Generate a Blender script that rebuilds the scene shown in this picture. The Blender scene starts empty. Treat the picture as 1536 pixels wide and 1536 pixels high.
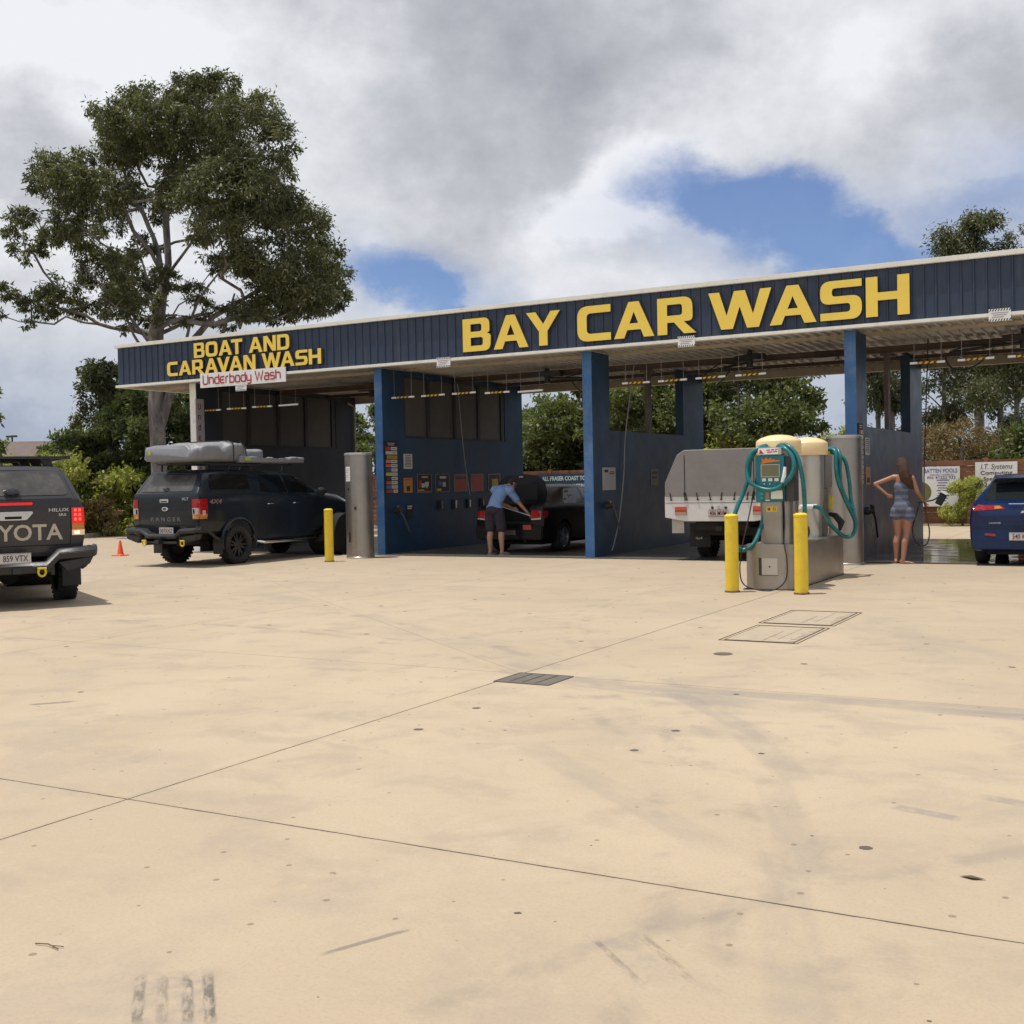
import bpy, bmesh, math, random
import numpy as np
from mathutils import Vector, Matrix
from mathutils.bvhtree import BVHTree
R = math.radians
scene = bpy.context.scene
col = scene.collection

# ------------------------------------------------------------------ camera
cam_d = bpy.data.cameras.new("camera")
cam = bpy.data.objects.new("camera", cam_d)
col.objects.link(cam)
cam_d.sensor_width = 36.0
cam_d.lens = 41.0
cam_d.clip_start = 0.05
cam_d.clip_end = 5000
CR, CU, CB = (0.87272, 0.4878, -0.02044), (0.00555, 0.03194, 0.99947), (0.48819, -0.87237, 0.02517)
CAM = Vector((11.369, -20.316, 1.487))
cam.matrix_world = Matrix(((CR[0], CU[0], CB[0], CAM.x), (CR[1], CU[1], CB[1], CAM.y), (CR[2], CU[2], CB[2], CAM.z), (0, 0, 0, 1)))
scene.camera = cam
scene.view_settings.view_transform = 'Standard'
scene.view_settings.look = 'None'
scene.view_settings.exposure = 0.0
scene.view_settings.gamma = 1.0
try:
    scene.cycles.max_bounces = 7
    scene.cycles.transparent_max_bounces = 10
except Exception:
    pass

# ------------------------------------------------------------------ sun
SUN_EL, SUN_AZ = R(77), R(215)           # azimuth of the sun in the x-y plane, from +x
sdir = Vector((math.cos(SUN_EL) * math.cos(SUN_AZ), math.cos(SUN_EL) * math.sin(SUN_AZ), math.sin(SUN_EL)))
sl = bpy.data.lights.new("sun", 'SUN')
sl.energy = 3.8
sl.angle = R(0.5)
sl.color = (1.0, 0.955, 0.88)
sun = bpy.data.objects.new("sun", sl)
sun.rotation_euler = sdir.to_track_quat('Z', 'Y').to_euler()
sun.location = (0, 0, 40)
col.objects.link(sun)

# ------------------------------------------------------------------ world: sky with broken cloud
world = bpy.data.worlds.new("World")
scene.world = world
world.use_nodes = True
nt = world.node_tree
for n in list(nt.nodes):
    nt.nodes.remove(n)


class G:
    """tiny helper for writing node graphs"""
    def __init__(s, nt):
        s.nt = nt

    def node(s, t, **k):
        n = s.nt.nodes.new(t)
        for a, b in k.items():
            setattr(n, a, b)
        return n

    def put(s, sock, v):
        if isinstance(v, bpy.types.NodeSocket):
            s.nt.links.new(v, sock)
        elif v is not None:
            sock.default_value = v

    def math(s, op, a, b=None, c=None, clamp=False):
        n = s.node('ShaderNodeMath', operation=op)
        n.use_clamp = clamp
        s.put(n.inputs[0], a)
        s.put(n.inputs[1], b)
        s.put(n.inputs[2], c)
        return n.outputs[0]

    def vmath(s, op, a, b=None):
        n = s.node('ShaderNodeVectorMath', operation=op)
        s.put(n.inputs[0], a)
        s.put(n.inputs[1], b)
        return n.outputs['Value'] if op in ('DOT_PRODUCT', 'LENGTH', 'DISTANCE') else n.outputs[0]

    def noise(s, vec, scale, detail=4.0, rough=0.5, dist=0.0):
        n = s.node('ShaderNodeTexNoise')
        s.put(n.inputs['Vector'], vec)
        n.inputs['Scale'].default_value = scale
        n.inputs['Detail'].default_value = detail
        n.inputs['Roughness'].default_value = rough
        n.inputs['Distortion'].default_value = dist
        return n.outputs[0]

    def ramp(s, fac, stops, interp='LINEAR'):
        n = s.node('ShaderNodeValToRGB')
        n.color_ramp.interpolation = interp
        cr = n.color_ramp
        while len(cr.elements) < len(stops):
            cr.elements.new(0.5)
        for e, (p, c) in zip(cr.elements, stops):
            e.position = p
            e.color = (c, c, c, 1) if isinstance(c, (int, float)) else (c[0], c[1], c[2], 1)
        s.put(n.inputs[0], fac)
        return n.outputs[0]

    def mix(s, fac, a, b, mode='MIX'):
        n = s.node('ShaderNodeMix', data_type='RGBA', blend_type=mode)
        s.put(n.inputs[0], fac)
        for k, v in ((6, a), (7, b)):
            if isinstance(v, tuple) and len(v) == 3:
                v = (v[0], v[1], v[2], 1)
            s.put(n.inputs[k], v)
        return n.outputs[2]

    def smooth(s, x, lo, hi):
        n = s.node('ShaderNodeMapRange', interpolation_type='SMOOTHSTEP')
        s.put(n.inputs[0], x)
        n.inputs[1].default_value = lo
        n.inputs[2].default_value = hi
        n.inputs[3].default_value = 0
        n.inputs[4].default_value = 1
        return n.outputs[0]

    def xyz(s, v):
        n = s.node('ShaderNodeSeparateXYZ')
        s.put(n.inputs[0], v)
        return n.outputs

    def comb(s, x, y, z):
        n = s.node('ShaderNodeCombineXYZ')
        s.put(n.inputs[0], x)
        s.put(n.inputs[1], y)
        s.put(n.inputs[2], z)
        return n.outputs[0]


g = G(nt)
out = g.node('ShaderNodeOutputWorld')
bg = g.node('ShaderNodeBackground')
sky = g.node('ShaderNodeTexSky', sky_type='NISHITA')
sky.sun_disc = False
sky.sun_elevation = SUN_EL
sky.sun_rotation = R(90) - SUN_AZ
sky.altitude = 10
sky.air_density = 1.0
sky.dust_density = 0.6
sky.ozone_density = 1.6
skyc = g.mix(1.0, sky.outputs[0], (0.058, 0.074, 0.105, 1), 'MULTIPLY')
tc = g.node('ShaderNodeTexCoord')
d = tc.outputs['Generated']
# compass frame: E = 60.8 deg direction ("front" of the yard), used to place the cloud gaps on the dome
fr = (-0.48834, 0.87265, 0)
ri = (0.87265, 0.48834, 0)
X = g.vmath('DOT_PRODUCT', d, ri)
Y = g.vmath('DOT_PRODUCT', d, fr)
Z = g.xyz(d)[2]
flat = g.comb(g.math('MULTIPLY', X, 1.0), g.math('MULTIPLY', Y, 1.0), g.math('MULTIPLY', Z, 1.35))
wob = g.math('SUBTRACT', g.noise(flat, 9.0, 9.0, 0.62), 0.5)
wob2 = g.math('SUBTRACT', g.noise(g.vmath('ADD', flat, (3.1, 1.7, 4.2)), 9.0, 9.0, 0.62), 0.5)


def hole(cx, cz, rx, rz, tilt=0.0, soft=(0.86, 1.16), wobble=0.13):
    dx = g.math('SUBTRACT', g.math('ADD', X, g.math('MULTIPLY', wob, wobble)), cx)
    dz = g.math('SUBTRACT', g.math('ADD', Z, g.math('MULTIPLY', wob2, wobble * 0.6)), cz)
    c, s = math.cos(tilt), math.sin(tilt)
    a = g.math('DIVIDE', g.math('ADD', g.math('MULTIPLY', dx, c), g.math('MULTIPLY', dz, s)), rx)
    b = g.math('DIVIDE', g.math('SUBTRACT', g.math('MULTIPLY', dz, c), g.math('MULTIPLY', dx, s)), rz)
    r = g.math('SQRT', g.math('ADD', g.math('MULTIPLY', a, a), g.math('MULTIPLY', b, b)))
    m = g.math('SUBTRACT', 1.0, g.smooth(r, soft[0], soft[1]))
    return g.math('MULTIPLY', m, g.math('GREATER_THAN', Y, 0.0))


holes = [hole(0.207, 0.217, 0.108, 0.034, -0.28, (0.55, 1.30)), hole(0.275, 0.188, 0.115, 0.028, -0.12, (0.5, 1.3)), g.math('MULTIPLY', hole(0.38, 0.208, 0.085, 0.022, 0.0, (0.2, 1.4)), 0.7), hole(-0.078, 0.168, 0.075, 0.024, -0.50, (0.35, 1.35)),
         hole(-0.045, 0.150, 0.05, 0.012, -0.15, (0.2, 1.4))]
halo = [hole(0.26, 0.195, 0.19, 0.045, -0.10, (0.1, 1.4)), hole(-0.07, 0.168, 0.11, 0.035, -0.35, (0.1, 1.4)), hole(0.42, 0.215, 0.12, 0.05, 0.0, (0.1, 1.4))]
holes += [g.math('MULTIPLY', k, 0.55) for k in halo]
h = holes[0]
for k in holes[1:]:
    h = g.math('MAXIMUM', h, k)
# open sky elsewhere round the dome (not seen from the yard entrance)
back = g.math('MULTIPLY', g.smooth(g.noise(flat, 1.7, 6.0, 0.55), 0.52, 0.62), g.math('LESS_THAN', Y, 0.25))
h = g.math('MAXIMUM', h, back)
def at_px(dx, dz):
    """direction offsets (tangent units right / up of the yard's axis) -> unit sphere"""
    n_ = math.sqrt(1 + dx * dx + dz * dz)
    return dx / n_, dz / n_


def blob(dx, dz, rx, rz, tilt=0.0, amt=1.0):
    cx, cz = at_px(dx, dz)
    return g.math('MULTIPLY', hole(cx, cz, rx, rz, tilt, (0.0, 1.5), 0.20), amt)


cl1 = g.noise(flat, 3.6, 10.0, 0.55, 0.0)
cl2 = g.noise(g.vmath('ADD', flat, (5.2, 0.3, 1.1)), 10.0, 9.0, 0.60, 0.0)
cl4 = g.noise(g.vmath('ADD', flat, (2.2, 4.3, 0.1)), 26.0, 6.0, 0.60, 0.0)
shade = g.math('MULTIPLY', g.math('SUBTRACT', cl1, 0.5), 1.9)
shade = g.math('ADD', shade, g.math('MULTIPLY', g.math('SUBTRACT', cl2, 0.5), 0.85))
shade = g.math('ADD', shade, g.math('MULTIPLY', g.math('SUBTRACT', cl4, 0.5), 0.22))
shade = g.math('ADD', shade, 0.25)
for b_ in (blob(-0.41, 0.265, 0.13, 0.055, 0, 0.42), blob(0.04, 0.37, 0.20, 0.05, -0.1, 0.36), blob(0.41, 0.32, 0.17, 0.045, 0.1, 0.34), blob(-0.10, 0.31, 0.12, 0.05, 0, 0.18), blob(0.10, 0.20, 0.05, 0.02, 0.2, 0.22)):
    shade = g.math('ADD', shade, b_)
for b_ in (blob(-0.33, 0.39, 0.20, 0.06, -0.1, 0.42), blob(0.24, 0.345, 0.12, 0.050, 0.3, 0.22), blob(-0.40, 0.215, 0.10, 0.02, 0, 0.35), blob(0.10, 0.245, 0.045, 0.045, -0.6, 0.55), blob(0.06, 0.215, 0.05, 0.03, 0, 0.35), blob(0.335, 0.197, 0.022, 0.014, 0, 0.4)):
    shade = g.math('SUBTRACT', shade, b_)
shade = g.math('ADD', shade, 0.0, clamp=True)
ccol = g.ramp(shade, [(0.0, (0.87, 0.88, 0.92)), (0.25, (0.72, 0.735, 0.78)), (0.55, (0.53, 0.545, 0.59)), (1.0, (0.34, 0.355, 0.40))])
low = g.math('SUBTRACT', 1.0, g.smooth(Z, 0.06, 0.17))
ccol = g.mix(g.math('MULTIPLY', low, 0.80), ccol, g.mix(g.smooth(cl2, 0.42, 0.6), (0.44, 0.50, 0.60), (0.33, 0.39, 0.51)))
fin = g.mix(g.math('MULTIPLY', h, 0.90), ccol, skyc)
below = g.math('LESS_THAN', Z, -0.01)
fin = g.mix(below, fin, (0.30, 0.27, 0.22))
g.put(bg.inputs[0], fin)
bg.inputs[1].default_value = 1.0
nt.links.new(bg.outputs[0], out.inputs[0])

# ------------------------------------------------------------------ materials
MATS = {}


def pmat(name, color, rough=0.6, metal=0.0, var=0.0, scale=6.0, bump=0.0, bscale=40.0, coat=0.0, emit=0.0, dirt=None, dscale=3.0, damt=0.5, aniso=None, spec=None, ecol=None, dst=None):
    if name in MATS:
        return MATS[name]
    m = bpy.data.materials.new(name)
    m.use_nodes = True
    nt = m.node_tree
    q = G(nt)
    b = nt.nodes['Principled BSDF']
    tc = q.node('ShaderNodeTexCoord')
    v = tc.outputs['Object']
    c = (color[0], color[1], color[2], 1)
    cs = None
    if var > 0:
        nz = q.noise(v, scale, 5, 0.6)
        f = q.ramp(nz, [(0.28, 1 - var), (0.72, 1 + var)])
        cs = q.mix(1.0, c, f, 'MULTIPLY')
    if dirt:
        nz = q.noise(q.vmath('MULTIPLY', v, dst) if dst else v, dscale, 7, 0.66)
        f = q.math('MULTIPLY', q.smooth(nz, 0.48, 0.68), damt)
        cs = q.mix(f, cs if cs else c, dirt)
    if cs:
        q.put(b.inputs['Base Color'], cs)
    else:
        b.inputs['Base Color'].default_value = c
    b.inputs['Roughness'].default_value = rough
    if var > 0 and rough < 0.95:
        nz = q.noise(v, scale * 2.3, 4, 0.6)
        q.put(b.inputs['Roughness'], q.math('ADD', q.math('MULTIPLY', q.math('SUBTRACT', nz, 0.5), 0.3), rough, clamp=True))
    b.inputs['Metallic'].default_value = metal
    if coat:
        b.inputs['Coat Weight'].default_value = coat
        b.inputs['Coat Roughness'].default_value = 0.06
    if spec is not None:
        b.inputs['Specular IOR Level'].default_value = spec
    if emit:
        e = ecol or color
        b.inputs['Emission Color'].default_value = (e[0], e[1], e[2], 1)
        b.inputs['Emission Strength'].default_value = emit
    if bump:
        bn = q.node('ShaderNodeBump')
        bn.inputs['Strength'].default_value = bump
        bn.inputs['Distance'].default_value = 0.02
        vv = v
        if aniso:
            vv = q.vmath('MULTIPLY', v, aniso)
        q.put(bn.inputs['Height'], q.noise(vv, bscale, 4, 0.6))
        q.put(b.inputs['Normal'], bn.outputs[0])
    MATS[name] = m
    return m


# ------------------------------------------------------------------ object helpers
def tag(o, label=None, cat=None, group=None, kind=None):
    if label:
        o['label'] = label
    if cat:
        o['category'] = cat
    if group:
        o['group'] = group
    if kind:
        o['kind'] = kind
    return o


def empty(name, loc=(0, 0, 0), rz=0.0, label=None, cat=None, group=None):
    o = bpy.data.objects.new(name, None)
    o.empty_display_size = 0.2
    col.objects.link(o)
    o.location = loc
    o.rotation_euler = (0, 0, rz)
    return tag(o, label, cat, group)


def link_mesh(name, me, parent=None):
    o = bpy.data.objects.new(name, me)
    col.objects.link(o)
    if parent:
        o.parent = parent
    return o


def copy_tree(o, parent=None):
    c = o.copy()
    col.objects.link(c)
    c.parent = parent
    for ch in list(o.children):
        copy_tree(ch, c)
    return c


def basis(d):
    d = Vector(d).normalized()
    a = Vector((0, 0, 1)) if abs(d.z) < 0.95 else Vector((1, 0, 0))
    x = d.cross(a).normalized()
    return x, d.cross(x).normalized()


class MB:
    """collects shapes that become ONE mesh object"""
    def __init__(s):
        s.v, s.f, s.m = [], [], []

    def add(s, vs, fs, mi=0):
        o = len(s.v)
        s.v += [tuple(v) for v in vs]
        s.f += [tuple(i + o for i in f) for f in fs]
        s.m += [mi] * len(fs)
        return s

    def box(s, x0, x1, y0, y1, z0, z1, mi=0):
        vs = [(x, y, z) for z in (z0, z1) for y in (y0, y1) for x in (x0, x1)]
        return s.add(vs, [(0, 2, 3, 1), (4, 5, 7, 6), (0, 1, 5, 4), (2, 6, 7, 3), (0, 4, 6, 2), (1, 3, 7, 5)], mi)

    def cyl(s, p0, p1, r0, r1=None, n=20, mi=0, caps=True):
        r1 = r0 if r1 is None else r1
        p0, p1 = Vector(p0), Vector(p1)
        a, b = basis(p1 - p0)
        vs, fs = [], []
        for p, r in ((p0, r0), (p1, r1)):
            for k in range(n):
                t = 2 * math.pi * k / n
                vs.append(p + (a * math.cos(t) + b * math.sin(t)) * r)
        for k in range(n):
            fs.append((k, (k + 1) % n, n + (k + 1) % n, n + k))
        if caps:
            fs.append(tuple(range(n))[::-1])
            fs.append(tuple(range(n, 2 * n)))
        return s.add(vs, fs, mi)

    def lathe(s, prof, c=(0, 0, 0), axis=(0, 0, 1), n=32, mi=0):
        """prof: (radius, height) pairs along axis"""
        c = Vector(c)
        ax = Vector(axis).normalized()
        a, b = basis(ax)
        vs, fs = [], []
        for r, hh in prof:
            for k in range(n):
                t = 2 * math.pi * k / n
                vs.append(c + ax * hh + (a * math.cos(t) + b * math.sin(t)) * max(r, 1e-4))
        for j in range(len(prof) - 1):
            for k in range(n):
                fs.append((j * n + k, j * n + (k + 1) % n, (j + 1) * n + (k + 1) % n, (j + 1) * n + k))
        return s.add(vs, fs, mi)

    def tube(s, pts, r, n=8, mi=0, closed=False, smooth=0):
        pts = [Vector(p) for p in pts]
        if smooth:
            pts = catmull(pts, smooth)
        N = len(pts)
        rr = r if isinstance(r, (list, tuple)) else [r] * N
        vs, fs = [], []
        prev = None
        for i, p in enumerate(pts):
            d_ = (pts[min(i + 1, N - 1)] - pts[max(i - 1, 0)])
            if d_.length < 1e-9:
                d_ = Vector((0, 0, 1))
            d_.normalize()
            if prev is None:
                a, b = basis(d_)
            else:
                a = prev - d_ * prev.dot(d_)
                if a.length < 1e-6:
                    a, b = basis(d_)
                a.normalize()
                b = d_.cross(a)
            prev = a
            for k in range(n):
                t = 2 * math.pi * k / n
                vs.append(p + (a * math.cos(t) + b * math.sin(t)) * rr[min(i, len(rr) - 1)])
        for i in range(N - 1):
            for k in range(n):
                fs.append((i * n + k, i * n + (k + 1) % n, (i + 1) * n + (k + 1) % n, (i + 1) * n + k))
        fs.append(tuple(range(n))[::-1])
        fs.append(tuple(range((N - 1) * n, N * n)))
        return s.add(vs, fs, mi)

    def prism(s, poly, a0, a1, axis='y', mi=0):
        """poly 2d extruded along axis; axis y -> poly is (x,z); x -> (y,z); z -> (x,y)"""
        def p3(p, t):
            return (p[0], t, p[1]) if axis == 'y' else ((t, p[0], p[1]) if axis == 'x' else (p[0], p[1], t))
        n = len(poly)
        vs = [p3(p, a0) for p in poly] + [p3(p, a1) for p in poly]
        fs = [tuple(range(n)), tuple(range(n, 2 * n))[::-1]]
        for k in range(n):
            fs.append((k, (k + 1) % n, n + (k + 1) % n, n + k)[::-1])
        return s.add(vs, fs, mi)

    def mesh(s, name, mats, angle=40, bevel=0.0, seg=2, recalc=True):
        me = bpy.data.meshes.new(name)
        me.from_pydata(s.v, [], s.f)
        if not isinstance(mats, (list, tuple)):
            mats = [mats]
        for m in mats:
            me.materials.append(m)
        me.polygons.foreach_set('material_index', s.m)
        if recalc or bevel:
            bm = bmesh.new()
            bm.from_mesh(me)
            if recalc:
                bmesh.ops.recalc_face_normals(bm, faces=bm.faces)
            if bevel:
                es = [e for e in bm.edges if len(e.link_faces) == 2 and e.calc_face_angle(0) > R(35)]
                bmesh.ops.bevel(bm, geom=es, offset=bevel, segments=seg, affect='EDGES', clamp_overlap=True)
            bm.to_mesh(me)
            bm.free()
        me.polygons.foreach_set('use_smooth', [True] * len(me.polygons))
        me.set_sharp_from_angle(angle=R(angle))
        me.update()
        return me

    def build(s, name, mats, parent=None, **k):
        return link_mesh(name, s.mesh(name, mats, **k), parent)


def catmull(pts, n):
    P_ = [pts[0] * 2 - pts[1]] + list(pts) + [pts[-1] * 2 - pts[-2]]
    res = []
    for i in range(1, len(P_) - 2):
        p0, p1, p2, p3 = P_[i - 1], P_[i], P_[i + 1], P_[i + 2]
        for k in range(n):
            t = k / n
            res.append(0.5 * ((2 * p1) + (p2 - p0) * t + (2 * p0 - 5 * p1 + 4 * p2 - p3) * t * t + (3 * p1 - p0 - 3 * p2 + p3) * t ** 3))
    res.append(pts[-1])
    return res


def evaluated_mesh(me, mods, name):
    """run modifiers on a mesh without bpy.ops, return the resulting mesh"""
    o = bpy.data.objects.new("tmp", me)
    col.objects.link(o)
    for t, kw in mods:
        m = o.modifiers.new("m", t)
        for a, b in kw.items():
            setattr(m, a, b)
    bpy.context.view_layer.update()
    dg = bpy.context.evaluated_depsgraph_get()
    r = bpy.data.meshes.new_from_object(o.evaluated_get(dg), preserve_all_data_layers=True, depsgraph=dg)
    r.name = name
    bpy.data.objects.remove(o)
    return r


def text_mesh(txt, size, depth=0.003, bold=0.0, width=1.0, align='CENTER', shear=0.0, space=1.0):
    """lettering lying in x-z, facing -y, depth towards -y; origin at its baseline"""
    c = bpy.data.curves.new("t", 'FONT')
    c.body = txt
    c.size = size
    c.extrude = depth / 2
    c.offset = bold * size
    c.align_x = align
    c.shear = shear
    c.space_character = space
    c.resolution_u = 3
    o = bpy.data.objects.new("t", c)
    col.objects.link(o)
    bpy.context.view_layer.update()
    dg = bpy.context.evaluated_depsgraph_get()
    me = bpy.data.meshes.new_from_object(o.evaluated_get(dg))
    bpy.data.objects.remove(o)
    bpy.data.curves.remove(c)
    me.transform(Matrix(((width, 0, 0, 0), (0, 0, -1, 0), (0, 1, 0, 0), (0, 0, 0, 1))))
    return me


def put_text(mb, txt, size, x, y, z, mi=0, face='-y', **k):
    """append lettering into a MB. face '-y' (reads along +x) or '+x' (reads along +y)"""
    me = text_mesh(txt, size, **k)
    vs = []
    for v in me.vertices:
        a, b, c = v.co
        if face == '-y':
            vs.append((x + a, y + b, z + c))
        else:
            vs.append((x - b, y + a, z + c))
    mb.add(vs, [tuple(p.vertices) for p in me.polygons], mi)
    bpy.data.meshes.remove(me)


def round_poly(pts, seg=6, closed=True):
    """pts: (x,y[,r]); rounds corners with radius r"""
    out_ = []
    n = len(pts)
    for i, p in enumerate(pts):
        r = p[2] if len(p) > 2 else 0
        c = Vector((p[0], p[1]))
        if r <= 0 or (not closed and i in (0, n - 1)):
            out_.append((c.x, c.y))
            continue
        a = Vector(pts[(i - 1) % n][:2]) - c
        b = Vector(pts[(i + 1) % n][:2]) - c
        ang = a.angle(b)
        t = min(r / max(math.tan(ang / 2), 1e-3), a.length * 0.5, b.length * 0.5) if ang < 3.1 else 0
        p0, p1 = c + a.normalized() * t, c + b.normalized() * t
        for k in range(seg + 1):
            u = k / seg
            q = p0 * (1 - u) ** 2 + c * 2 * u * (1 - u) + p1 * u * u
            out_.append((q.x, q.y))
    return out_


def ribbon(pts, w):
    """flat polyline of width w -> outline polygon (2d)"""
    P_ = [Vector(p) for p in pts]
    L, Rr = [], []
    for i, p in enumerate(P_):
        a = (P_[i] - P_[i - 1]).normalized() if i > 0 else None
        b = (P_[i + 1] - P_[i]).normalized() if i < len(P_) - 1 else None
        a = a or b
        b = b or a
        na, nb = Vector((-a.y, a.x)), Vector((-b.y, b.x))
        m = (na + nb)
        m = m.normalized() if m.length > 1e-6 else na
        k = w / 2 / max(m.dot(na), 0.5)
        L.append(p + m * k)
        Rr.append(p - m * k)
    return L, Rr


def bevel_mesh_outline(loops, depth, name, mats, side_mat=1):
    """polygon with holes (x,z) -> solid letter facing -y. loops[0] outer"""
    c = bpy.data.curves.new("o", 'CURVE')
    c.dimensions = '2D'
    c.fill_mode = 'BOTH'
    c.extrude = depth / 2
    for lp in loops:
        sp = c.splines.new('POLY')
        sp.points.add(len(lp) - 1)
        for i, (x, y) in enumerate(lp):
            sp.points[i].co = (x, y, 0, 1)
        sp.use_cyclic_u = True
    o = bpy.data.objects.new("o", c)
    col.objects.link(o)
    bpy.context.view_layer.update()
    dg = bpy.context.evaluated_depsgraph_get()
    me = bpy.data.meshes.new_from_object(o.evaluated_get(dg))
    bpy.data.objects.remove(o)
    bpy.data.curves.remove(c)
    me.name = name
    me.transform(Matrix(((1, 0, 0, 0), (0, 0, -1, 0), (0, 1, 0, 0), (0, 0, 0, 1))))
    me.materials.clear()
    for m in mats:
        me.materials.append(m)
    for p in me.polygons:
        p.material_index = 0 if abs(p.normal.y) > 0.7 else side_mat
        p.use_smooth = False
    return me
# ------------------------------------------------------------------ ground
def ground_mat():
    m = bpy.data.materials.new("earth")
    m.use_nodes = True
    q = G(m.node_tree)
    b = m.node_tree.nodes['Principled BSDF']
    tc = q.node('ShaderNodeTexCoord')
    v = tc.outputs['Object']
    n1 = q.noise(v, 0.25, 6, 0.6)
    n2 = q.noise(v, 3.5, 6, 0.65)
    c = q.mix(q.smooth(n1, 0.42, 0.58), (0.20, 0.165, 0.105), (0.115, 0.125, 0.05))
    c = q.mix(q.math('MULTIPLY', q.smooth(n2, 0.45, 0.7), 0.6), c, (0.26, 0.21, 0.14))
    q.put(b.inputs['Base Color'], c)
    b.inputs['Roughness'].default_value = 0.95
    return m


mb = MB()
mb.add([(-900, -300, -0.03), (700, -300, -0.03), (700, 1500, -0.03), (-900, 1500, -0.03)], [(0, 1, 2, 3)])
tag(mb.build("ground", ground_mat(), recalc=False), kind='structure')


def concrete_mat():
    m = bpy.data.materials.new("yard_concrete")
    m.use_nodes = True
    q = G(m.node_tree)
    b = m.node_tree.nodes['Principled BSDF']
    tc = q.node('ShaderNodeTexCoord')
    v = tc.outputs['Object']
    x, y, z = q.xyz(v)
    n1 = q.noise(v, 0.35, 5, 0.55, 0.6)
    n2 = q.noise(v, 1.7, 8, 0.65, 0.4)
    n3 = q.noise(v, 9.0, 8, 0.7)
    n4 = q.noise(v, 70.0, 4, 0.6)
    n5 = q.noise(q.vmath('ADD', v, (13.0, 5.0, 0.0)), 0.8, 7, 0.62, 0.8)
    c = q.mix(q.smooth(n1, 0.35, 0.65), (0.470, 0.376, 0.262), (0.422, 0.334, 0.232))
    c = q.mix(q.math('MULTIPLY', q.smooth(n2, 0.46, 0.66), 0.62), c, (0.350, 0.285, 0.215))
    c = q.mix(q.math('MULTIPLY', q.smooth(n5, 0.52, 0.72), 0.42), c, (0.325, 0.278, 0.222))
    c = q.mix(q.math('MULTIPLY', q.smooth(n3, 0.50, 0.75), 0.30), c, (0.49, 0.41, 0.31))
    c = q.mix(q.math('MULTIPLY', q.smooth(n4, 0.45, 0.75), 0.34), c, (0.29, 0.24, 0.18))

    def stain(c, cx, cy, L, W, ang, col_, amt, ns=9.0, th=(0.38, 0.62), soft=0.45, st=1.0):
        """patch of dirt or rubber: long axis L, width W, metres, angle from +x"""
        dx = q.math('SUBTRACT', x, cx)
        dy = q.math('SUBTRACT', y, cy)
        ca, sa = math.cos(R(ang)), math.sin(R(ang))
        a = q.math('ADD', q.math('MULTIPLY', dx, ca), q.math('MULTIPLY', dy, sa))
        bb = q.math('SUBTRACT', q.math('MULTIPLY', dy, ca), q.math('MULTIPLY', dx, sa))
        nn = q.noise(q.comb(q.math('MULTIPLY', a, st), bb, float(cx)), ns, 6, 0.65)
        wv = q.math('MULTIPLY', q.math('SUBTRACT', nn, 0.5), soft)
        ra = q.math('ADD', q.math('ABSOLUTE', q.math('DIVIDE', a, L / 2)), wv)
        rb = q.math('ADD', q.math('ABSOLUTE', q.math('DIVIDE', bb, W / 2)), wv)
        mk = q.math('MULTIPLY', q.math('SUBTRACT', 1.0, q.smooth(ra, 0.75, 1.1)), q.math('SUBTRACT', 1.0, q.smooth(rb, 0.6, 1.1)))
        mk = q.math('MULTIPLY', mk, q.smooth(nn, th[0], th[1]))
        return q.mix(q.math('MULTIPLY', mk, amt), c, col_)
    RUB = (0.085, 0.072, 0.062)
    GR = (0.245, 0.218, 0.190)
    # rubber left at the bottom edge: three short parallel bars
    for ox, oy, am in ((8.745, -17.92, .7), (8.81, -17.89, .45), (8.87, -17.85, .75), (8.925, -17.82, .9)):
        c = stain(c, ox, oy, 0.36, 0.040, -45, RUB, am, 30, (0.36, 0.60), 1.3, 0.35)
    c = stain(c, 8.84, -17.87, 0.42, 0.30, -45, GR, 0.55, 18, (0.35, 0.7), 1.0)
    # skid pair lower right
    c = stain(c, 9.86, -17.03, 0.40, 0.030, -42, RUB, 0.50, 34, (0.35, 0.65), 1.3, 0.4)
    c = stain(c, 10.0, -16.95, 0.42, 0.045, -43, RUB, 0.42, 34, (0.38, 0.65), 1.3, 0.4)
    c = stain(c, 9.92, -17.0, 0.44, 0.20, -43, GR, 0.35, 20, (0.4, 0.7), 1.0)
    # smear
    c = stain(c, 9.09, -17.27, 0.32, 0.030, 66, (0.19, 0.16, 0.135), 0.75, 22, (0.25, 0.45), 0.9)
    c = stain(c, 4.52, -14.77, 0.32, 0.07, 48, (0.17, 0.15, 0.13), 0.75, 14, (0.2, 0.45), 0.7)
    # tyre tracks: broad worn bands
    c = stain(c, 9.85, -12.55, 3.6, 0.30, 1, GR, 0.60, 2.6, (0.25, 0.6), 0.9, 0.4)
    c = stain(c, 8.15, -12.70, 1.9, 0.36, -14, GR, 0.55, 3.0, (0.25, 0.6), 0.9, 0.4)
    c = stain(c, 11.5, -12.7, 3.2, 0.24, -2, GR, 0.60, 3.0, (0.2, 0.6), 0.9, 0.4)
    c = stain(c, 8.9, -13.3, 1.7, 0.20, -48, GR, 0.36, 4.0, (0.25, 0.6), 0.9, 0.4)
    c = stain(c, 9.5, -14.2, 1.2, 0.22, -58, GR, 0.34, 4.0, (0.25, 0.6), 0.9, 0.4)
    c = stain(c, 9.95, -15.4, 1.5, 0.20, -68, GR, 0.34, 5.0, (0.25, 0.6), 0.9, 0.4)
    c = stain(c, 10.3, -16.6, 1.4, 0.20, -72, GR, 0.28, 5.0, (0.25, 0.6), 0.9, 0.4)
    c = stain(c, 9.0, -15.2, 2.2, 0.22, -40, GR, 0.28, 5.0, (0.25, 0.6), 0.9, 0.4)
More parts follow.
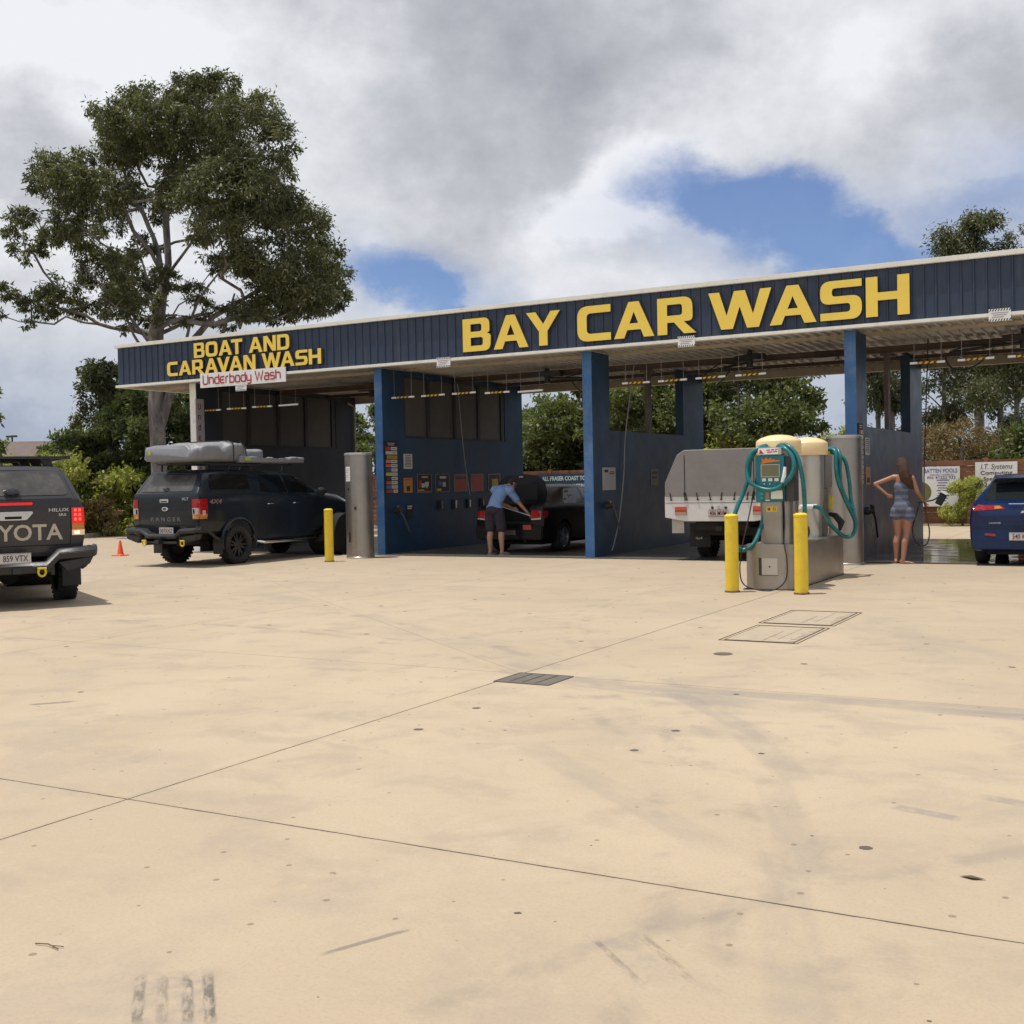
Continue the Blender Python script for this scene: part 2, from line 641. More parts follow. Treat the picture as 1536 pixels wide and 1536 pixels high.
    c = stain(c, 10.45, -15.0, 0.32, 0.10, -15, GR, 0.7, 10.0, (0.25, 0.6), 0.9)
    c = stain(c, 10.9, -14.7, 0.6, 0.12, -15, GR, 0.6, 10.0, (0.25, 0.6), 0.9)
    c = stain(c, 9.3, -9.4, 3.2, 0.9, -52, GR, 0.38, 1.8, (0.3, 0.7), 0.9, 0.5)
    c = stain(c, 5.5, -11.0, 4.2, 0.7, -30, GR, 0.34, 1.8, (0.35, 0.7), 0.9, 0.5)
    c = stain(c, 2.4, -9.0, 6.0, 0.55, -32, GR, 0.36, 1.8, (0.35, 0.7), 0.9, 0.5)
    c = stain(c, -1.5, -5.6, 6.0, 0.6, -24, GR, 0.36, 1.8, (0.35, 0.7), 0.9, 0.5)
    c = stain(c, 3.0, -4.2, 9.0, 0.6, 4, GR, 0.30, 1.4, (0.35, 0.7), 0.9, 0.5)
    c = stain(c, -12.0, -2.5, 7.0, 2.6, 20, (0.36, 0.31, 0.25), 0.6, 0.9, (0.3, 0.7), 0.9, 0.5)
    c = stain(c, 6.8, -14.2, 1.4, 0.3, 20, GR, 0.25, 5.0, (0.35, 0.7), 0.9)
    c = q.mix(q.math('MULTIPLY', q.smooth(q.math('ADD', y, q.math('MULTIPLY', n1, 3.0)), -13.0, -2.0), 0.42), c, (0.375, 0.305, 0.222))
    for (cx_, cy_, R0, am) in ((2.0, -19.0, 8.2, .30), (2.0, -19.0, 8.42, .24), (14.0, -6.0, 8.6, .26), (14.0, -6.0, 8.78, .20), (-2.0, -22.0, 13.5, .24), (-2.0, -22.0, 13.72, .18), (16.0, -20.0, 6.9, .25), (4.0, -2.0, 9.4, .22), (4.0, -2.0, 10.9, .22)):
        dx_ = q.math('SUBTRACT', x, cx_)
        dy_ = q.math('SUBTRACT', y, cy_)
        rr_ = q.math('SQRT', q.math('ADD', q.math('MULTIPLY', dx_, dx_), q.math('MULTIPLY', dy_, dy_)))
        bd = q.math('ABSOLUTE', q.math('SUBTRACT', rr_, R0))
        bd = q.math('ADD', bd, q.math('MULTIPLY', q.math('SUBTRACT', n3, 0.5), 0.10))
        mk_ = q.math('MULTIPLY', q.math('SUBTRACT', 1.0, q.smooth(bd, 0.01, 0.09)), q.smooth(n2, 0.44, 0.62))
        c = q.mix(q.math('MULTIPLY', mk_, am), c, (0.20, 0.175, 0.15))
    # gum and oil spots
    vo = q.node('ShaderNodeTexVoronoi', feature='F1', voronoi_dimensions='2D')
    q.put(vo.inputs['Vector'], q.vmath('MULTIPLY', v, (1.0, 1.0, 0.0)))
    vo.inputs['Scale'].default_value = 1.35
    rnd = q.xyz(vo.outputs['Color'])[0]
    rad = q.math('MULTIPLY', q.math('SUBTRACT', rnd, 0.50), 0.085)
    dd = q.math('ADD', vo.outputs['Distance'], q.math('MULTIPLY', q.math('SUBTRACT', q.noise(v, 60, 3), 0.5), 0.02))
    c = q.mix(q.math('MULTIPLY', q.math('LESS_THAN', dd, rad), 0.92), c, (0.085, 0.065, 0.05))
    vo = q.node('ShaderNodeTexVoronoi', feature='F1', voronoi_dimensions='2D')
    q.put(vo.inputs['Vector'], q.vmath('MULTIPLY', v, (1.0, 1.0, 0.0)))
    vo.inputs['Scale'].default_value = 3.7
    rnd = q.xyz(vo.outputs['Color'])[1]
    rad = q.math('MULTIPLY', q.math('SUBTRACT', rnd, 0.40), 0.085)
    dd = q.math('ADD', vo.outputs['Distance'], q.math('MULTIPLY', q.math('SUBTRACT', q.noise(v, 90, 3), 0.5), 0.02))
    c = q.mix(q.math('MULTIPLY', q.math('LESS_THAN', dd, rad), 0.60), c, (0.15, 0.115, 0.085))
    # saw-cut joints of the slabs, a little ragged
    jn = q.math('MULTIPLY', q.math('SUBTRACT', q.noise(v, 6.0, 5, 0.7), 0.5), 0.016)
    jw = q.math('MULTIPLY', q.noise(v, 3.0, 4, 0.6), 0.0095)
    for s_, p in ((x, 7.0), (y, -16.36), (x, 2.0), (x, -3.0), (x, -8.0), (x, 12.0), (y, -12.4), (y, -6.0), (y, -20.4)):
        j = q.math('ABSOLUTE', q.math('ADD', q.math('SUBTRACT', s_, p), jn))
        k = 1.0 if p in (7.0, -16.36) else 0.45
        c = q.mix(q.math('MULTIPLY', q.math('LESS_THAN', j, jw), k), c, (0.035, 0.027, 0.02))
        c = q.mix(q.math('MULTIPLY', q.math('SUBTRACT', 1.0, q.smooth(j, 0.0, 0.035)), 0.16), c, (0.25, 0.20, 0.15))
    # diagonal joint towards the drain
    dj = q.math('ABSOLUTE', q.math('ADD', q.math('ADD', q.math('MULTIPLY', q.math('SUBTRACT', x, 7.0), 0.62), q.math('MULTIPLY', q.math('SUBTRACT', y, -12.4), 0.785)), jn))
    dm = q.math('MULTIPLY', q.math('LESS_THAN', dj, jw), q.math('MULTIPLY', q.math('LESS_THAN', x, 7.0), q.math('GREATER_THAN', x, -1.0)))
    c = q.mix(q.math('MULTIPLY', dm, 0.4), c, (0.085, 0.068, 0.05))
    q.put(b.inputs['Base Color'], c)
    q.put(b.inputs['Roughness'], q.math('ADD', 0.72, q.math('MULTIPLY', n2, 0.2)))
    b.inputs['Specular IOR Level'].default_value = 0.3
    bn = q.node('ShaderNodeBump')
    bn.inputs['Strength'].default_value = 0.45
    bn.inputs['Distance'].default_value = 0.01
    q.put(bn.inputs['Height'], q.math('ADD', q.noise(v, 30, 6, 0.7), q.math('MULTIPLY', n2, 0.8)))
    q.put(b.inputs['Normal'], bn.outputs[0])
    return m


kerb_line = [(-12.0, -26.0), (-14.2, -12.0), (-16.6, -2.0), (-18.9, 6.0), (-20.2, 9.2), (-21.6, 14.9)]
mb = MB()
poly = [(30, -26), (30, 14.9)] + kerb_line[::-1]
mb.prism(poly, -0.10, 0.0, 'z')
conc = mb.build("forecourt_pavement", concrete_mat())
tag(conc, kind='structure')


def wet_mat():
    m = bpy.data.materials.new("wet_bay_floor")
    m.use_nodes = True
    q = G(m.node_tree)
    b = m.node_tree.nodes['Principled BSDF']
    tc = q.node('ShaderNodeTexCoord')
    v = tc.outputs['Object']
    n1 = q.noise(v, 0.9, 6, 0.6, 0.5)
    n2 = q.noise(q.vmath('MULTIPLY', v, (1, 3, 1)), 1.2, 6, 0.6, 1.0)
    wet = q.math('MULTIPLY', q.smooth(n2, 0.36, 0.50), q.math('ADD', 0.35, q.math('MULTIPLY', q.smooth(q.xyz(v)[0], 6.0, 7.0), 0.65)))
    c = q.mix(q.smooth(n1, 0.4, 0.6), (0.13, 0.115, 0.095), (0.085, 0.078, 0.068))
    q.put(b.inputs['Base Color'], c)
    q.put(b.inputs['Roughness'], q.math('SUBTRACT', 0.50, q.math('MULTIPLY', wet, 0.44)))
    bn = q.node('ShaderNodeBump')
    bn.inputs['Strength'].default_value = 0.06
    bn.inputs['Distance'].default_value = 0.01
    q.put(bn.inputs['Height'], q.noise(v, 9, 4, 0.6))
    q.put(b.inputs['Normal'], bn.outputs[0])
    return m


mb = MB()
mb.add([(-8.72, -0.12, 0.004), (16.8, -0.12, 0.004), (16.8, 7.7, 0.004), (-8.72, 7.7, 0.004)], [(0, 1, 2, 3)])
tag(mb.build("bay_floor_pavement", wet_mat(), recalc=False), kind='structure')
# trench drain along the mouth of the bays
mb = MB()
mb.box(-8.7, 16.8, -0.10, 0.04, 0.002, 0.009)
tag(mb.build("trench_drain", pmat("drain_dark", (0.045, 0.042, 0.038), 0.7, var=0.3, scale=20), None),
    "long narrow dark trench drain along the mouth of the wash bays", "drain")

# kerb and garden bed at the left
km = pmat("kerb_concrete", (0.38, 0.34, 0.28), 0.9, var=0.25, scale=3, bump=0.3)
mb = MB()
for (a, b_) in zip(kerb_line[:-1], kerb_line[1:]):
    a, b_ = Vector((a[0], a[1], 0)), Vector((b_[0], b_[1], 0))
    n_ = (b_ - a).normalized().cross(Vector((0, 0, 1))) * -1
    ps = [a, b_, b_ + n_ * 0.28, a + n_ * 0.28]
    mb.prism([(p.x, p.y) for p in ps], -0.08, 0.13, 'z')
tag(mb.build("kerb", km, bevel=0.02), kind='structure')
gm = pmat("garden_soil", (0.17, 0.13, 0.085), 0.95, var=0.4, scale=2.5, bump=0.8, bscale=8, dirt=(0.12, 0.13, 0.045), dscale=1.0, damt=0.8)
vs, fs = [], []
rg = random.Random(3)
ky = lambda t: kerb_line[int(t)] if t >= len(kerb_line) - 1 else tuple(kerb_line[int(t)][i] * (1 - t % 1) + kerb_line[int(t) + 1][i] * (t % 1) for i in (0, 1))
NT, NS = 60, 14
for i in range(NT + 1):
    p = ky(i / NT * (len(kerb_line) - 1))
    for j in range(NS + 1):
        w_ = (j / NS) ** 1.6 * 60 + 0.26
        vs.append((p[0] - w_, p[1] + w_ * 0.25, 0.09 + (0 if j == 0 else rg.random() * 0.10 + min(w_, 6) * 0.03)))
for i in range(NT):
    for j in range(NS):
        a = i * (NS + 1) + j
        fs.append((a, a + 1, a + NS + 2, a + NS + 1))
me = bpy.data.meshes.new("garden_bed")
me.from_pydata(vs, [], fs)
me.materials.append(gm)
tag(link_mesh("garden_bed_ground", me), kind='structure')

# ------------------------------------------------------------------ the car wash building
NAVY = (0.023, 0.040, 0.072)
m_fascia = pmat("navy_cladding", (0.024, 0.040, 0.074), 0.50, var=0.10, scale=1.5, dirt=(0.075, 0.085, 0.10), dscale=2.2, damt=0.34, dst=(2.5, 1, 0.3))
m_trim = pmat("cream_trim", (0.80, 0.78, 0.70), 0.45, var=0.06, scale=2, dirt=(0.45, 0.41, 0.33), dscale=4, damt=0.35)
m_zinc = pmat("zinc_sheet", (0.62, 0.60, 0.57), 0.45, metal=0.25, var=0.10, scale=2, dirt=(0.34, 0.28, 0.22), dscale=1.6, damt=0.5)
m_beige = pmat("beige_steel", (0.47, 0.40, 0.30), 0.55, var=0.12, scale=2, dirt=(0.25, 0.19, 0.13), dscale=3, damt=0.4)
m_brown = pmat("brown_steel", (0.10, 0.065, 0.05), 0.55, var=0.2, scale=4)
m_dark = pmat("dark_equipment", (0.035, 0.032, 0.030), 0.5, var=0.2)
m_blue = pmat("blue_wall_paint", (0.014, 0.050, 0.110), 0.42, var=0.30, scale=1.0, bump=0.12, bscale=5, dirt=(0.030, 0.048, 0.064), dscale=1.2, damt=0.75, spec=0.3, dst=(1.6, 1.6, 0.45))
m_bluef = pmat("blue_wall_lit_edge", (0.038, 0.130, 0.31), 0.5, var=0.14, scale=3, dirt=(0.15, 0.21, 0.29), dscale=2.2, damt=0.5)  # wall blue made lighter: skylight on the front faces put into the colour
m_panel = pmat("grey_screen_panel", (0.085, 0.078, 0.072), 0.6, var=0.10, scale=2)
m_frame = pmat("dark_frame", (0.03, 0.026, 0.028), 0.55)

bld = empty("car_wash_building", (2.0, 3.2, 0), 0, "long open car wash building with navy ribbed fascia and blue bay walls", "car wash")
BL = Vector((2.0, 3.2, 0))


def bpart(mb, name, mats, parent=None, **k):
    o = mb.build(name, mats, parent or bld, **k)
    if parent is None or parent is bld:
        for v in o.data.vertices:
            v.co -= BL
    return o


U0, U1 = -10.99, 16.6
# ribbed fascia
mb = MB()
rib = 0.195
xs = [U0]
prof = []
x_ = U0
while x_ < U1:
    prof += [(x_, 0.02), (x_ + 0.150, 0.02), (x_ + 0.160, 0.0), (x_ + 0.185, 0.0), (x_ + rib, 0.02)]
    x_ += rib
vs = []
for (a, b_) in prof:
    vs += [(a, b_, 4.05), (a, b_, 4.98)]
fs = [(2 * i, 2 * i + 2, 2 * i + 3, 2 * i + 1) for i in range(len(prof) - 1)]
mb.add(vs, fs)
o = bpart(mb, "fascia", m_fascia, angle=20, recalc=False)
# side and rear fascia
mb = MB()
mb.box(U0 - 0.01, U0 + 0.04, 0.03, 6.6, 4.05, 4.98)
o = bpart(mb, "side_fascia", m_fascia)
mb = MB()
mb.box(U0, U1, 6.60, 6.66, 3.82, 4.60)
bpart(mb, "rear_fascia", m_beige)
# gutter / trim
mb = MB()
mb.box(U0 - 0.04, U1, -0.05, 0.06, 4.965, 5.05)
mb.box(U0 - 0.04, U0 + 0.06, 0.063, 6.7, 4.965, 5.05)
bpart(mb, "top_trim", m_trim, bevel=0.006)
mb = MB()
mb.box(U0 - 0.04, U1, -0.045, 0.10, 4.0, 4.06)
mb.box(U0 - 0.04, U0 + 0.10, 0.103, 6.6, 4.0, 4.06)
bpart(mb, "bottom_trim", m_trim, bevel=0.006)
# roof top sheet
mb = MB()
mb.box(U0 + 0.05, U1, 0.07, 6.6, 4.62, 4.66)
bpart(mb, "roof", m_zinc)
# ribbed ceiling sheet, falls slightly to the rear
mb = MB()
prof = []
x_ = U0 + 0.06
while x_ < U1:
    prof += [(x_, 0.0), (x_ + 0.145, 0.0), (x_ + 0.155, -0.042), (x_ + 0.185, -0.042), (x_ + rib, 0.0)]
    x_ += rib
vs = []
for (a, dz) in prof:
    for (yy, zz) in ((0.10, 4.10), (6.6, 4.02)):
        vs.append((a, yy, zz + dz))
fs = [(2 * i, 2 * i + 1, 2 * i + 3, 2 * i + 2) for i in range(len(prof) - 1)]
mb.add(vs, fs)
bpart(mb, "ceiling", m_zinc, angle=20, recalc=False)
# beams
for (y0, y1, z0, z1, m) in ((3.13, 3.25, 3.86, 3.99, m_brown), (5.2, 5.28, 3.90, 3.98, m_brown), (6.42, 6.58, 3.80, 3.99, m_beige), (1.25, 1.33, 4.0, 4.065, m_beige)):
    mb = MB()
    if m is m_brown:
        mb.box(U0 + 0.1, U1, y0 - 0.02, y1 + 0.02, z0, z0 + 0.018)
        mb.box(U0 + 0.1, U1, (y0 + y1) / 2 - 0.01, (y0 + y1) / 2 + 0.01, z0 + 0.018, z1 - 0.018)
        mb.box(U0 + 0.1, U1, y0 - 0.02, y1 + 0.02, z1 - 0.018, z1)
    else:
        mb.box(U0 + 0.1, U1, y0, y1, z0, z1)
    bpart(mb, "beam", m)

WF, WB = 0.2, 6.45
T = 0.19


m_greyw = pmat("grey_wall_paint", (0.034, 0.040, 0.054), 0.5, var=0.25, scale=1.0, bump=0.12, bscale=5, dirt=(0.055, 0.055, 0.055), dscale=1.2, damt=0.6, spec=0.3, dst=(1.6, 1.6, 0.45))


def side_wall(u, low, windows=False, end=False):
    """block wall between bays: right face at x=u"""
    mb = MB()
    a, b_ = u - T, u
    y1, y2 = 1.02, 5.12
    top = 3.99
    if windows:
        zw, z2 = 2.52, 3.86
        mb.box(a, b_, WF + 0.004, 1.04, 0, top)
        mb.box(a, b_, 1.04, 5.53, 0, zw)
        mb.box(a, b_, 5.53, WB, 0, top)
        mb.box(a, b_, 1.04, 5.53, z2, top)
    else:
        mb.box(a, b_, WF + 0.004, y1, 0, top)
        mb.box(a, b_, y1, y2, 0, low)
        mb.box(a, b_, y2, WB, 0, top)
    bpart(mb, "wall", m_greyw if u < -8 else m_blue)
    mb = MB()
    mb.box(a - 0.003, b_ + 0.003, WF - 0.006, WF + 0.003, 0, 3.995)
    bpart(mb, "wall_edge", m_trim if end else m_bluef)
    if windows:
        mb = MB()
        # four dull screens with dark posts between
        ed = [1.04, 2.04, 3.18, 4.28, 5.42]
        for e0, e1 in zip(ed[:-1], ed[1:]):
            mb.box(a + 0.06, b_ - 0.05, e0 + 0.05, e1 - 0.05, 2.56, 3.85)
        bpart(mb, "screen_panel", m_panel, bevel=0.004)
        mb = MB()
        for e0 in ed:
            mb.box(a + 0.02, b_ - 0.015, e0 - 0.05 if e0 > 1.1 else e0, e0 + 0.05 if e0 < 5.4 else e0 + 0.11, 2.522, 3.858)
        for e0, e1 in zip(ed[:-1], ed[1:]):
            mb.box(a + 0.03, b_ - 0.02, e0 + 0.05, e1 - 0.05, 2.522, 2.56)
        bpart(mb, "window_frame", m_frame)
    # steel column standing in the wall line
    mb = MB()
    zc = 2.53 if windows else low
    if not windows:
        mb.box(u - 0.13, u - 0.05, 3.14, 3.34, low + 0.002, 3.858)
        mb.box(u - 0.19, u + 0.01, 3.06, 3.42, 3.80, 3.856)
        bpart(mb, "column", m_brown)


side_wall(-8.62, 2.5, True, True)
side_wall(-3.25, 2.5, True)
side_wall(1.71, 2.49)
side_wall(6.74, 2.36)
side_wall(11.75, 2.4)
side_wall(16.6, 2.4, True)
# blockwork rear returns seen past wall ends: conduit pipe on the end wall of the boat bay
mb = MB()
mb.tube([(-8.55, 6.30, 0.3), (-8.55, 6.30, 3.7), (-8.55, 6.0, 3.8)], 0.025)
bpart(mb, "conduit", m_beige)
# white downlight battens and gantry gear under the roof
def boom(u, y, ang):
    r_ = empty("wash_boom", (u, y, 3.86), ang, None, "ceiling boom")
    mb = MB()
    mb.cyl((0, 0, 0.20), (0, 0, -0.02), 0.05)
    mb.box(-0.34, 0.34, -0.13, 0.13, -0.02, 0.10)
    mb.build("mount", m_dark, r_, bevel=0.01)
    mb = MB()
    mb.tube([(0, 0, -0.05), (0.55, 0, -0.07), (1.35, 0, -0.12)], 0.028)
    mb.tube([(0.3, 0, -0.06), (0.9, 0, 0.03), (1.3, 0, -0.1)], 0.014)
    mb.cyl((0, 0, -0.02), (0, 0, -0.16), 0.07)
    mb.build("swing_arm", m_dark, r_)
    mb = MB()
    mb.tube([(1.35, 0, -0.12), (1.42, 0, -0.22), (1.30, 0.04, -0.40), (1.0, 0.1, -0.46), (0.7, 0.1, -0.33), (0.55, 0, -0.12)], 0.013, smooth=5)
    mb.build("hose", m_dark, r_)
    return r_


for (u, y, a, lb) in ((-5.9, 3.5, 0.4, "dark swing arm boom with black hose under the boat bay roof"),
                      (-0.7, 3.0, 0.15, "dark swing arm boom under the roof over the black sedan"),
                      (4.1, 2.6, 2.6, "dark boom on a wide plate under the roof over the white tray ute"),
                      (9.2, 2.4, 2.9, "dark boom on a plate under the roof over the blue hatchback")):
    tag(boom(u, y, a), lb)
# floodlight under the roof of the middle bay
r_ = empty("floodlight", (5.55, 3.0, 3.80), -0.15, "grey rectangular floodlight tilted under the roof beside the third blue pillar", "light")
mb = MB()
mb.prism([(-0.14, -0.05), (0.14, 0.02), (0.14, 0.06), (-0.14, 0.03)], -0.22, 0.22, 'x')
mb.build("lamp_body", pmat("lamp_grey", (0.42, 0.42, 0.40), 0.35), r_, bevel=0.006)
mb = MB()
mb.tube([(-0.23, 0, 0.0), (-0.23, 0, 0.16), (0.23, 0, 0.16), (0.23, 0, 0.0)], 0.012)
mb.build("bracket", m_dark, r_)

# ------------------------------------------------------------------ big letters
s_ = 0.24
GL = {
    'A': (1.10, [[(0, 0), (.41, 1), (.69, 1), (1.10, 0), (.82, 0), (.735, .22), (.365, .22), (.28, 0)], [(.43, .40), (.67, .40), (.55, .72)]]),
    'B': (.92, [[(0, 0), (.90, 0, .24), (.92, .49, .16), (.78, .53, 0.02), (.88, .57, .12), (.88, 1, .24), (0, 1)], [(.26, .17), (.66, .17, .08), (.66, .42, .08), (.26, .42)], [(.26, .60), (.62, .60, .08), (.62, .83, .08), (.26, .83)]]),
    'Y': (1.04, [[(0, 1), (.29, 1), (.52, .63), (.75, 1), (1.04, 1), (.65, .42), (.65, 0), (.39, 0), (.39, .42)]]),
    'C': (.95, [[(.95, 0), (0, 0, .34), (0, 1, .34), (.95, 1), (.95, .79), (.27, .79, .13), (.27, .21, .13), (.95, .21)]]),
    'R': (1.02, [[(0, 0), (0, 1), (.93, 1, .28), (.93, .34, .24), (.70, .33), (1.02, 0), (.70, 0), (.44, .32), (.26, .32), (.26, 0)], [(.26, .51), (.66, .51, .09), (.66, .81, .09), (.26, .81)]]),
    'W': (1.55, [[(0, 1), (.27, 1), (.45, .36), (.64, 1), (.91, 1), (1.10, .36), (1.28, 1), (1.55, 1), (1.24, 0), (.95, 0), (.775, .58), (.60, 0), (.31, 0)]]),
    'S': (.94, [[(.94, 1), (0, 1, .27), (0, .41, .24), (.68, .41, .09), (.68, .19, .09), (0, .19), (0, 0), (.94, 0, .28), (.94, .60, .26), (.27, .60, .09), (.27, .81, .09), (.94, .81)]]),
    'H': (.95, [[(0, 0), (0, 1), (.26, 1), (.26, .60), (.69, .60), (.69, 1), (.95, 1), (.95, 0), (.69, 0), (.69, .40), (.26, .40), (.26, 0)]]),
    'O': (1.0, [[(0, 0, .34), (1.0, 0, .34), (1.0, 1, .34), (0, 1, .34)], [(.26, .21, .14), (.74, .21, .14), (.74, .79, .14), (.26, .79, .14)]]),
    'T': (.92, [[(0, 1), (.92, 1), (.92, .79), (.59, .79), (.59, 0), (.33, 0), (.33, .79), (0, .79)]]),
    'N': (.98, [[(0, 0), (0, 1), (.30, 1), (.72, .38), (.72, 1), (.98, 1), (.98, 0), (.68, 0), (.26, .62), (.26, 0)]]),
    'D': (.95, [[(0, 0), (.95, 0, .34), (.95, 1, .34), (0, 1)], [(.26, .20), (.69, .20, .14), (.69, .80, .14), (.26, .80)]]),
    'V': (1.08, [[(0, 1), (.28, 1), (.54, .34), (.80, 1), (1.08, 1), (.68, 0), (.40, 0)]]),
}
m_yel = pmat("letter_yellow", (0.88, 0.635, 0.095), 0.42, var=0.04, scale=3)
m_yside = pmat("letter_side_brown", (0.16, 0.09, 0.03), 0.6)


def word_sign(name, rows, label, cat, depth=0.05):
    root = empty(name, (rows[0][1], -0.03, rows[0][3]), 0, label, cat)
    for (txt, x0, x1, z0, h_) in rows:
        tot = 0
        sp = 0.09
        for i, ch in enumerate(txt):
            tot += (0.42 if ch == ' ' else GL[ch][0] + sp)
            if i and txt[i - 1:i + 1] in ('AY', 'AV', 'VA', 'AT', 'WA'):
                tot -= 0.14
        tot -= sp
        k = (x1 - x0) / tot
        x = 0
        for i, ch in enumerate(txt):
            if ch == ' ':
                x += 0.42
                continue
            if i and txt[i - 1:i + 1] in ('AY', 'AV', 'VA', 'AT', 'WA'):
                x -= 0.14
            w, loops = GL[ch]
            lp = [round_poly([(p[0] * k, p[1] * h_, (p[2] if len(p) > 2 else 0) * min(k, h_)) for p in l], 7) for l in loops]
            me = bevel_mesh_outline(lp, depth, "letter", [m_yel, m_yside])
            o = link_mesh("letter", me, root)
            o.location = (x0 + x * k - rows[0][1], 0, z0 - rows[0][3])
            x += w + sp
    return root


word_sign("lettering_sign", [("BAY", -1.03, 1.18, 4.15, 0.66), ("CAR", 1.55, 3.95, 4.155, 0.67), ("WASH", 4.19, 7.69, 4.16, 0.67)],
          "big yellow raised letters BAY CAR WASH on the navy fascia", "lettering")
word_sign("lettering_sign", [("BOAT AND", -8.40, -5.54, 4.545, 0.345), ("CARAVAN WASH", -9.27, -4.66, 4.17, 0.335)],
          "smaller yellow raised letters BOAT AND CARAVAN WASH on the fascia's left part", "lettering")

# ------------------------------------------------------------------ thin-stroke letters for the underbody signs
m_white = pmat("sign_white", (0.80, 0.79, 0.77), 0.35, var=0.03)
m_red = pmat("letter_red", (0.42, 0.028, 0.035), 0.5)
m_redd = pmat("letter_dark_red", (0.20, 0.022, 0.02), 0.5)
m_black = pmat("print_black", (0.02, 0.02, 0.022), 0.6)
SG = {
    'U': (.58, [[(0, 1), (0, 0, .24), (.58, 0, .24), (.58, 1)]]),
    'n': (.50, [[(0, 0), (0, .70), (.50, .70, .22), (.50, 0)]]),
    'd': (.50, [[(.50, 1), (.50, 0), (0, 0, .22), (0, .68, .22), (.47, .68)]]),
    'e': (.50, [[(.50, 0), (0, 0, .24), (0, .70, .24), (.50, .70, .2)], [(.04, .35), (.44, .35)]]),
    'r': (.30, [[(0, 0), (0, .70, .2), (.30, .70)]]),
    'b': (.50, [[(0, 1), (0, 0), (.50, 0, .22), (.50, .68, .22), (.04, .68)]]),
    'o': (.50, [[(.25, 0), (.50, 0, .22), (.50, .70, .22), (0, .70, .22), (0, 0, .22), (.25, 0)]]),
    'y': (.48, [[(0, .70), (0, .06, .16), (.44, .06)], [(.48, .70), (.48, -.28, .2), (.06, -.28)]]),
    'W': (.90, [[(0, 1), (.22, 0), (.45, .85), (.68, 0), (.90, 1)]]),
    'a': (.50, [[(.04, .70), (.50, .70, .2), (.50, 0), (0, 0, .18), (0, .40, .18), (.46, .40)]]),
    's': (.46, [[(.46, .70), (0, .70, .16), (0, .36, .12), (.46, .36, .12), (.46, 0, .16), (0, 0)]]),
    'h': (.50, [[(0, 1), (0, 0)], [(.04, .68), (.50, .68, .22), (.50, 0)]]),
}


def stroke_word(mb, txt, x, z, size, w=0.125, mi=0, y=0.0, wid=1.0, face='-y', vertical=False, pitch=0.0):
    k = 0
    for ch in txt:
        if ch == ' ':
            x += .34 * size * wid
            continue
        adv, strokes = SG[ch]
        for st in strokes:
            pts = round_poly([(p[0] * wid, p[1], p[2] if len(p) > 2 else 0) for p in st], 6, closed=False)
            L_, R_ = ribbon(pts, w)
            yy = y - 0.0006 * (k % 5)
            k += 1
            n = len(L_)
            vs = []
            for p in L_ + R_:
                a, b_ = x + p.x * size, z + p.y * size
                vs.append((a, yy, b_) if face == '-y' else (-yy, a, b_))
            mb.add(vs, [(i, i + 1, n + i + 1, n + i) for i in range(n - 1)], mi)
        if vertical:
            z -= pitch
        else:
            x += (adv * wid + .22) * size
    return x


r_ = empty("underbody_wash_sign", (-6.93, -0.06, 4.0), 0, "white board reading Underbody Wash in red hung over the fascia edge", "sign")
mb = MB()
mb.box(-1.28, 1.28, -0.012, 0.012, -0.165, 0.165)
mb.build("board", m_white, r_, bevel=0.003)
mb = MB()
stroke_word(mb, "Underbody Wash", -1.18, -0.085, 0.205, 0.165, 0, -0.016, 1.22)
mb.build("lettering", m_red, r_, recalc=False)
r_ = empty("vertical_sign", (-8.61, 0.31, 3.0), 0, "tall narrow grey board with red letters down it on the left end wall", "sign")
mb = MB()
mb.box(0.002, 0.018, -0.15, 0.12, -1.6, 0.62)
mb.build("board", pmat("board_grey", (0.42, 0.38, 0.37), 0.5, var=0.08), r_)
for k, ch in enumerate("Underbody"):
    mb = MB()
    stroke_word(mb, ch, -0.075, 0.38 - 0.245 * k, 0.13, 0.18, 0, -0.021, 1.0, '+x')
    mb.build("letter", m_redd, r_, recalc=False)

# small striped warning plates on the fascia edge
def warn_plate(x, z, label):
    r_ = empty("warning_plate", (x, -0.062, z), 0, label, "sign", "striped height warning plates on the fascia edge")
    mb = MB()
    mb.box(-0.165, 0.165, -0.004, 0.004, -0.10, 0.10)
    mb.build("plate", m_white, r_)
    mb = MB()
    for k in range(8):
        a = -0.16 + k * 0.042
        for zz in (0.062, -0.098):
            mb.add([(a, -0.0062, zz), (a + 0.018, -0.0062, zz), (a + 0.038, -0.0062, zz + 0.036), (a + 0.020, -0.0062, zz + 0.036)], [(0, 1, 2, 3)])
    mb.build("stripe", m_black, r_, recalc=False)
    mb = MB()
    for j, (a, b_) in enumerate(((-.13, .13), (-.10, .10), (-.12, .06))):
        z0 = 0.028 - j * 0.034
        mb.box(a, b_, -0.0065, -0.0045, z0, z0 + 0.012)
    mb.build("print", pmat("print_grey", (0.30, 0.30, 0.33), 0.6), r_)
    return r_


warn_plate(-6.97, 3.80, "small striped warning plate hanging below the Underbody Wash board")
warn_plate(-1.5, 3.98, "small striped warning plate on the fascia edge left of the word BAY")
warn_plate(3.76, 4.0, "small striped warning plate on the fascia edge under the R of CAR")
warn_plate(9.08, 4.02, "small striped warning plate on the fascia edge at the far right")

# clearance bars hanging on wires
m_barw = pmat("bar_white", (0.80, 0.80, 0.78), 0.35)
m_bary = pmat("bar_yellow", (0.75, 0.45, 0.03), 0.4)


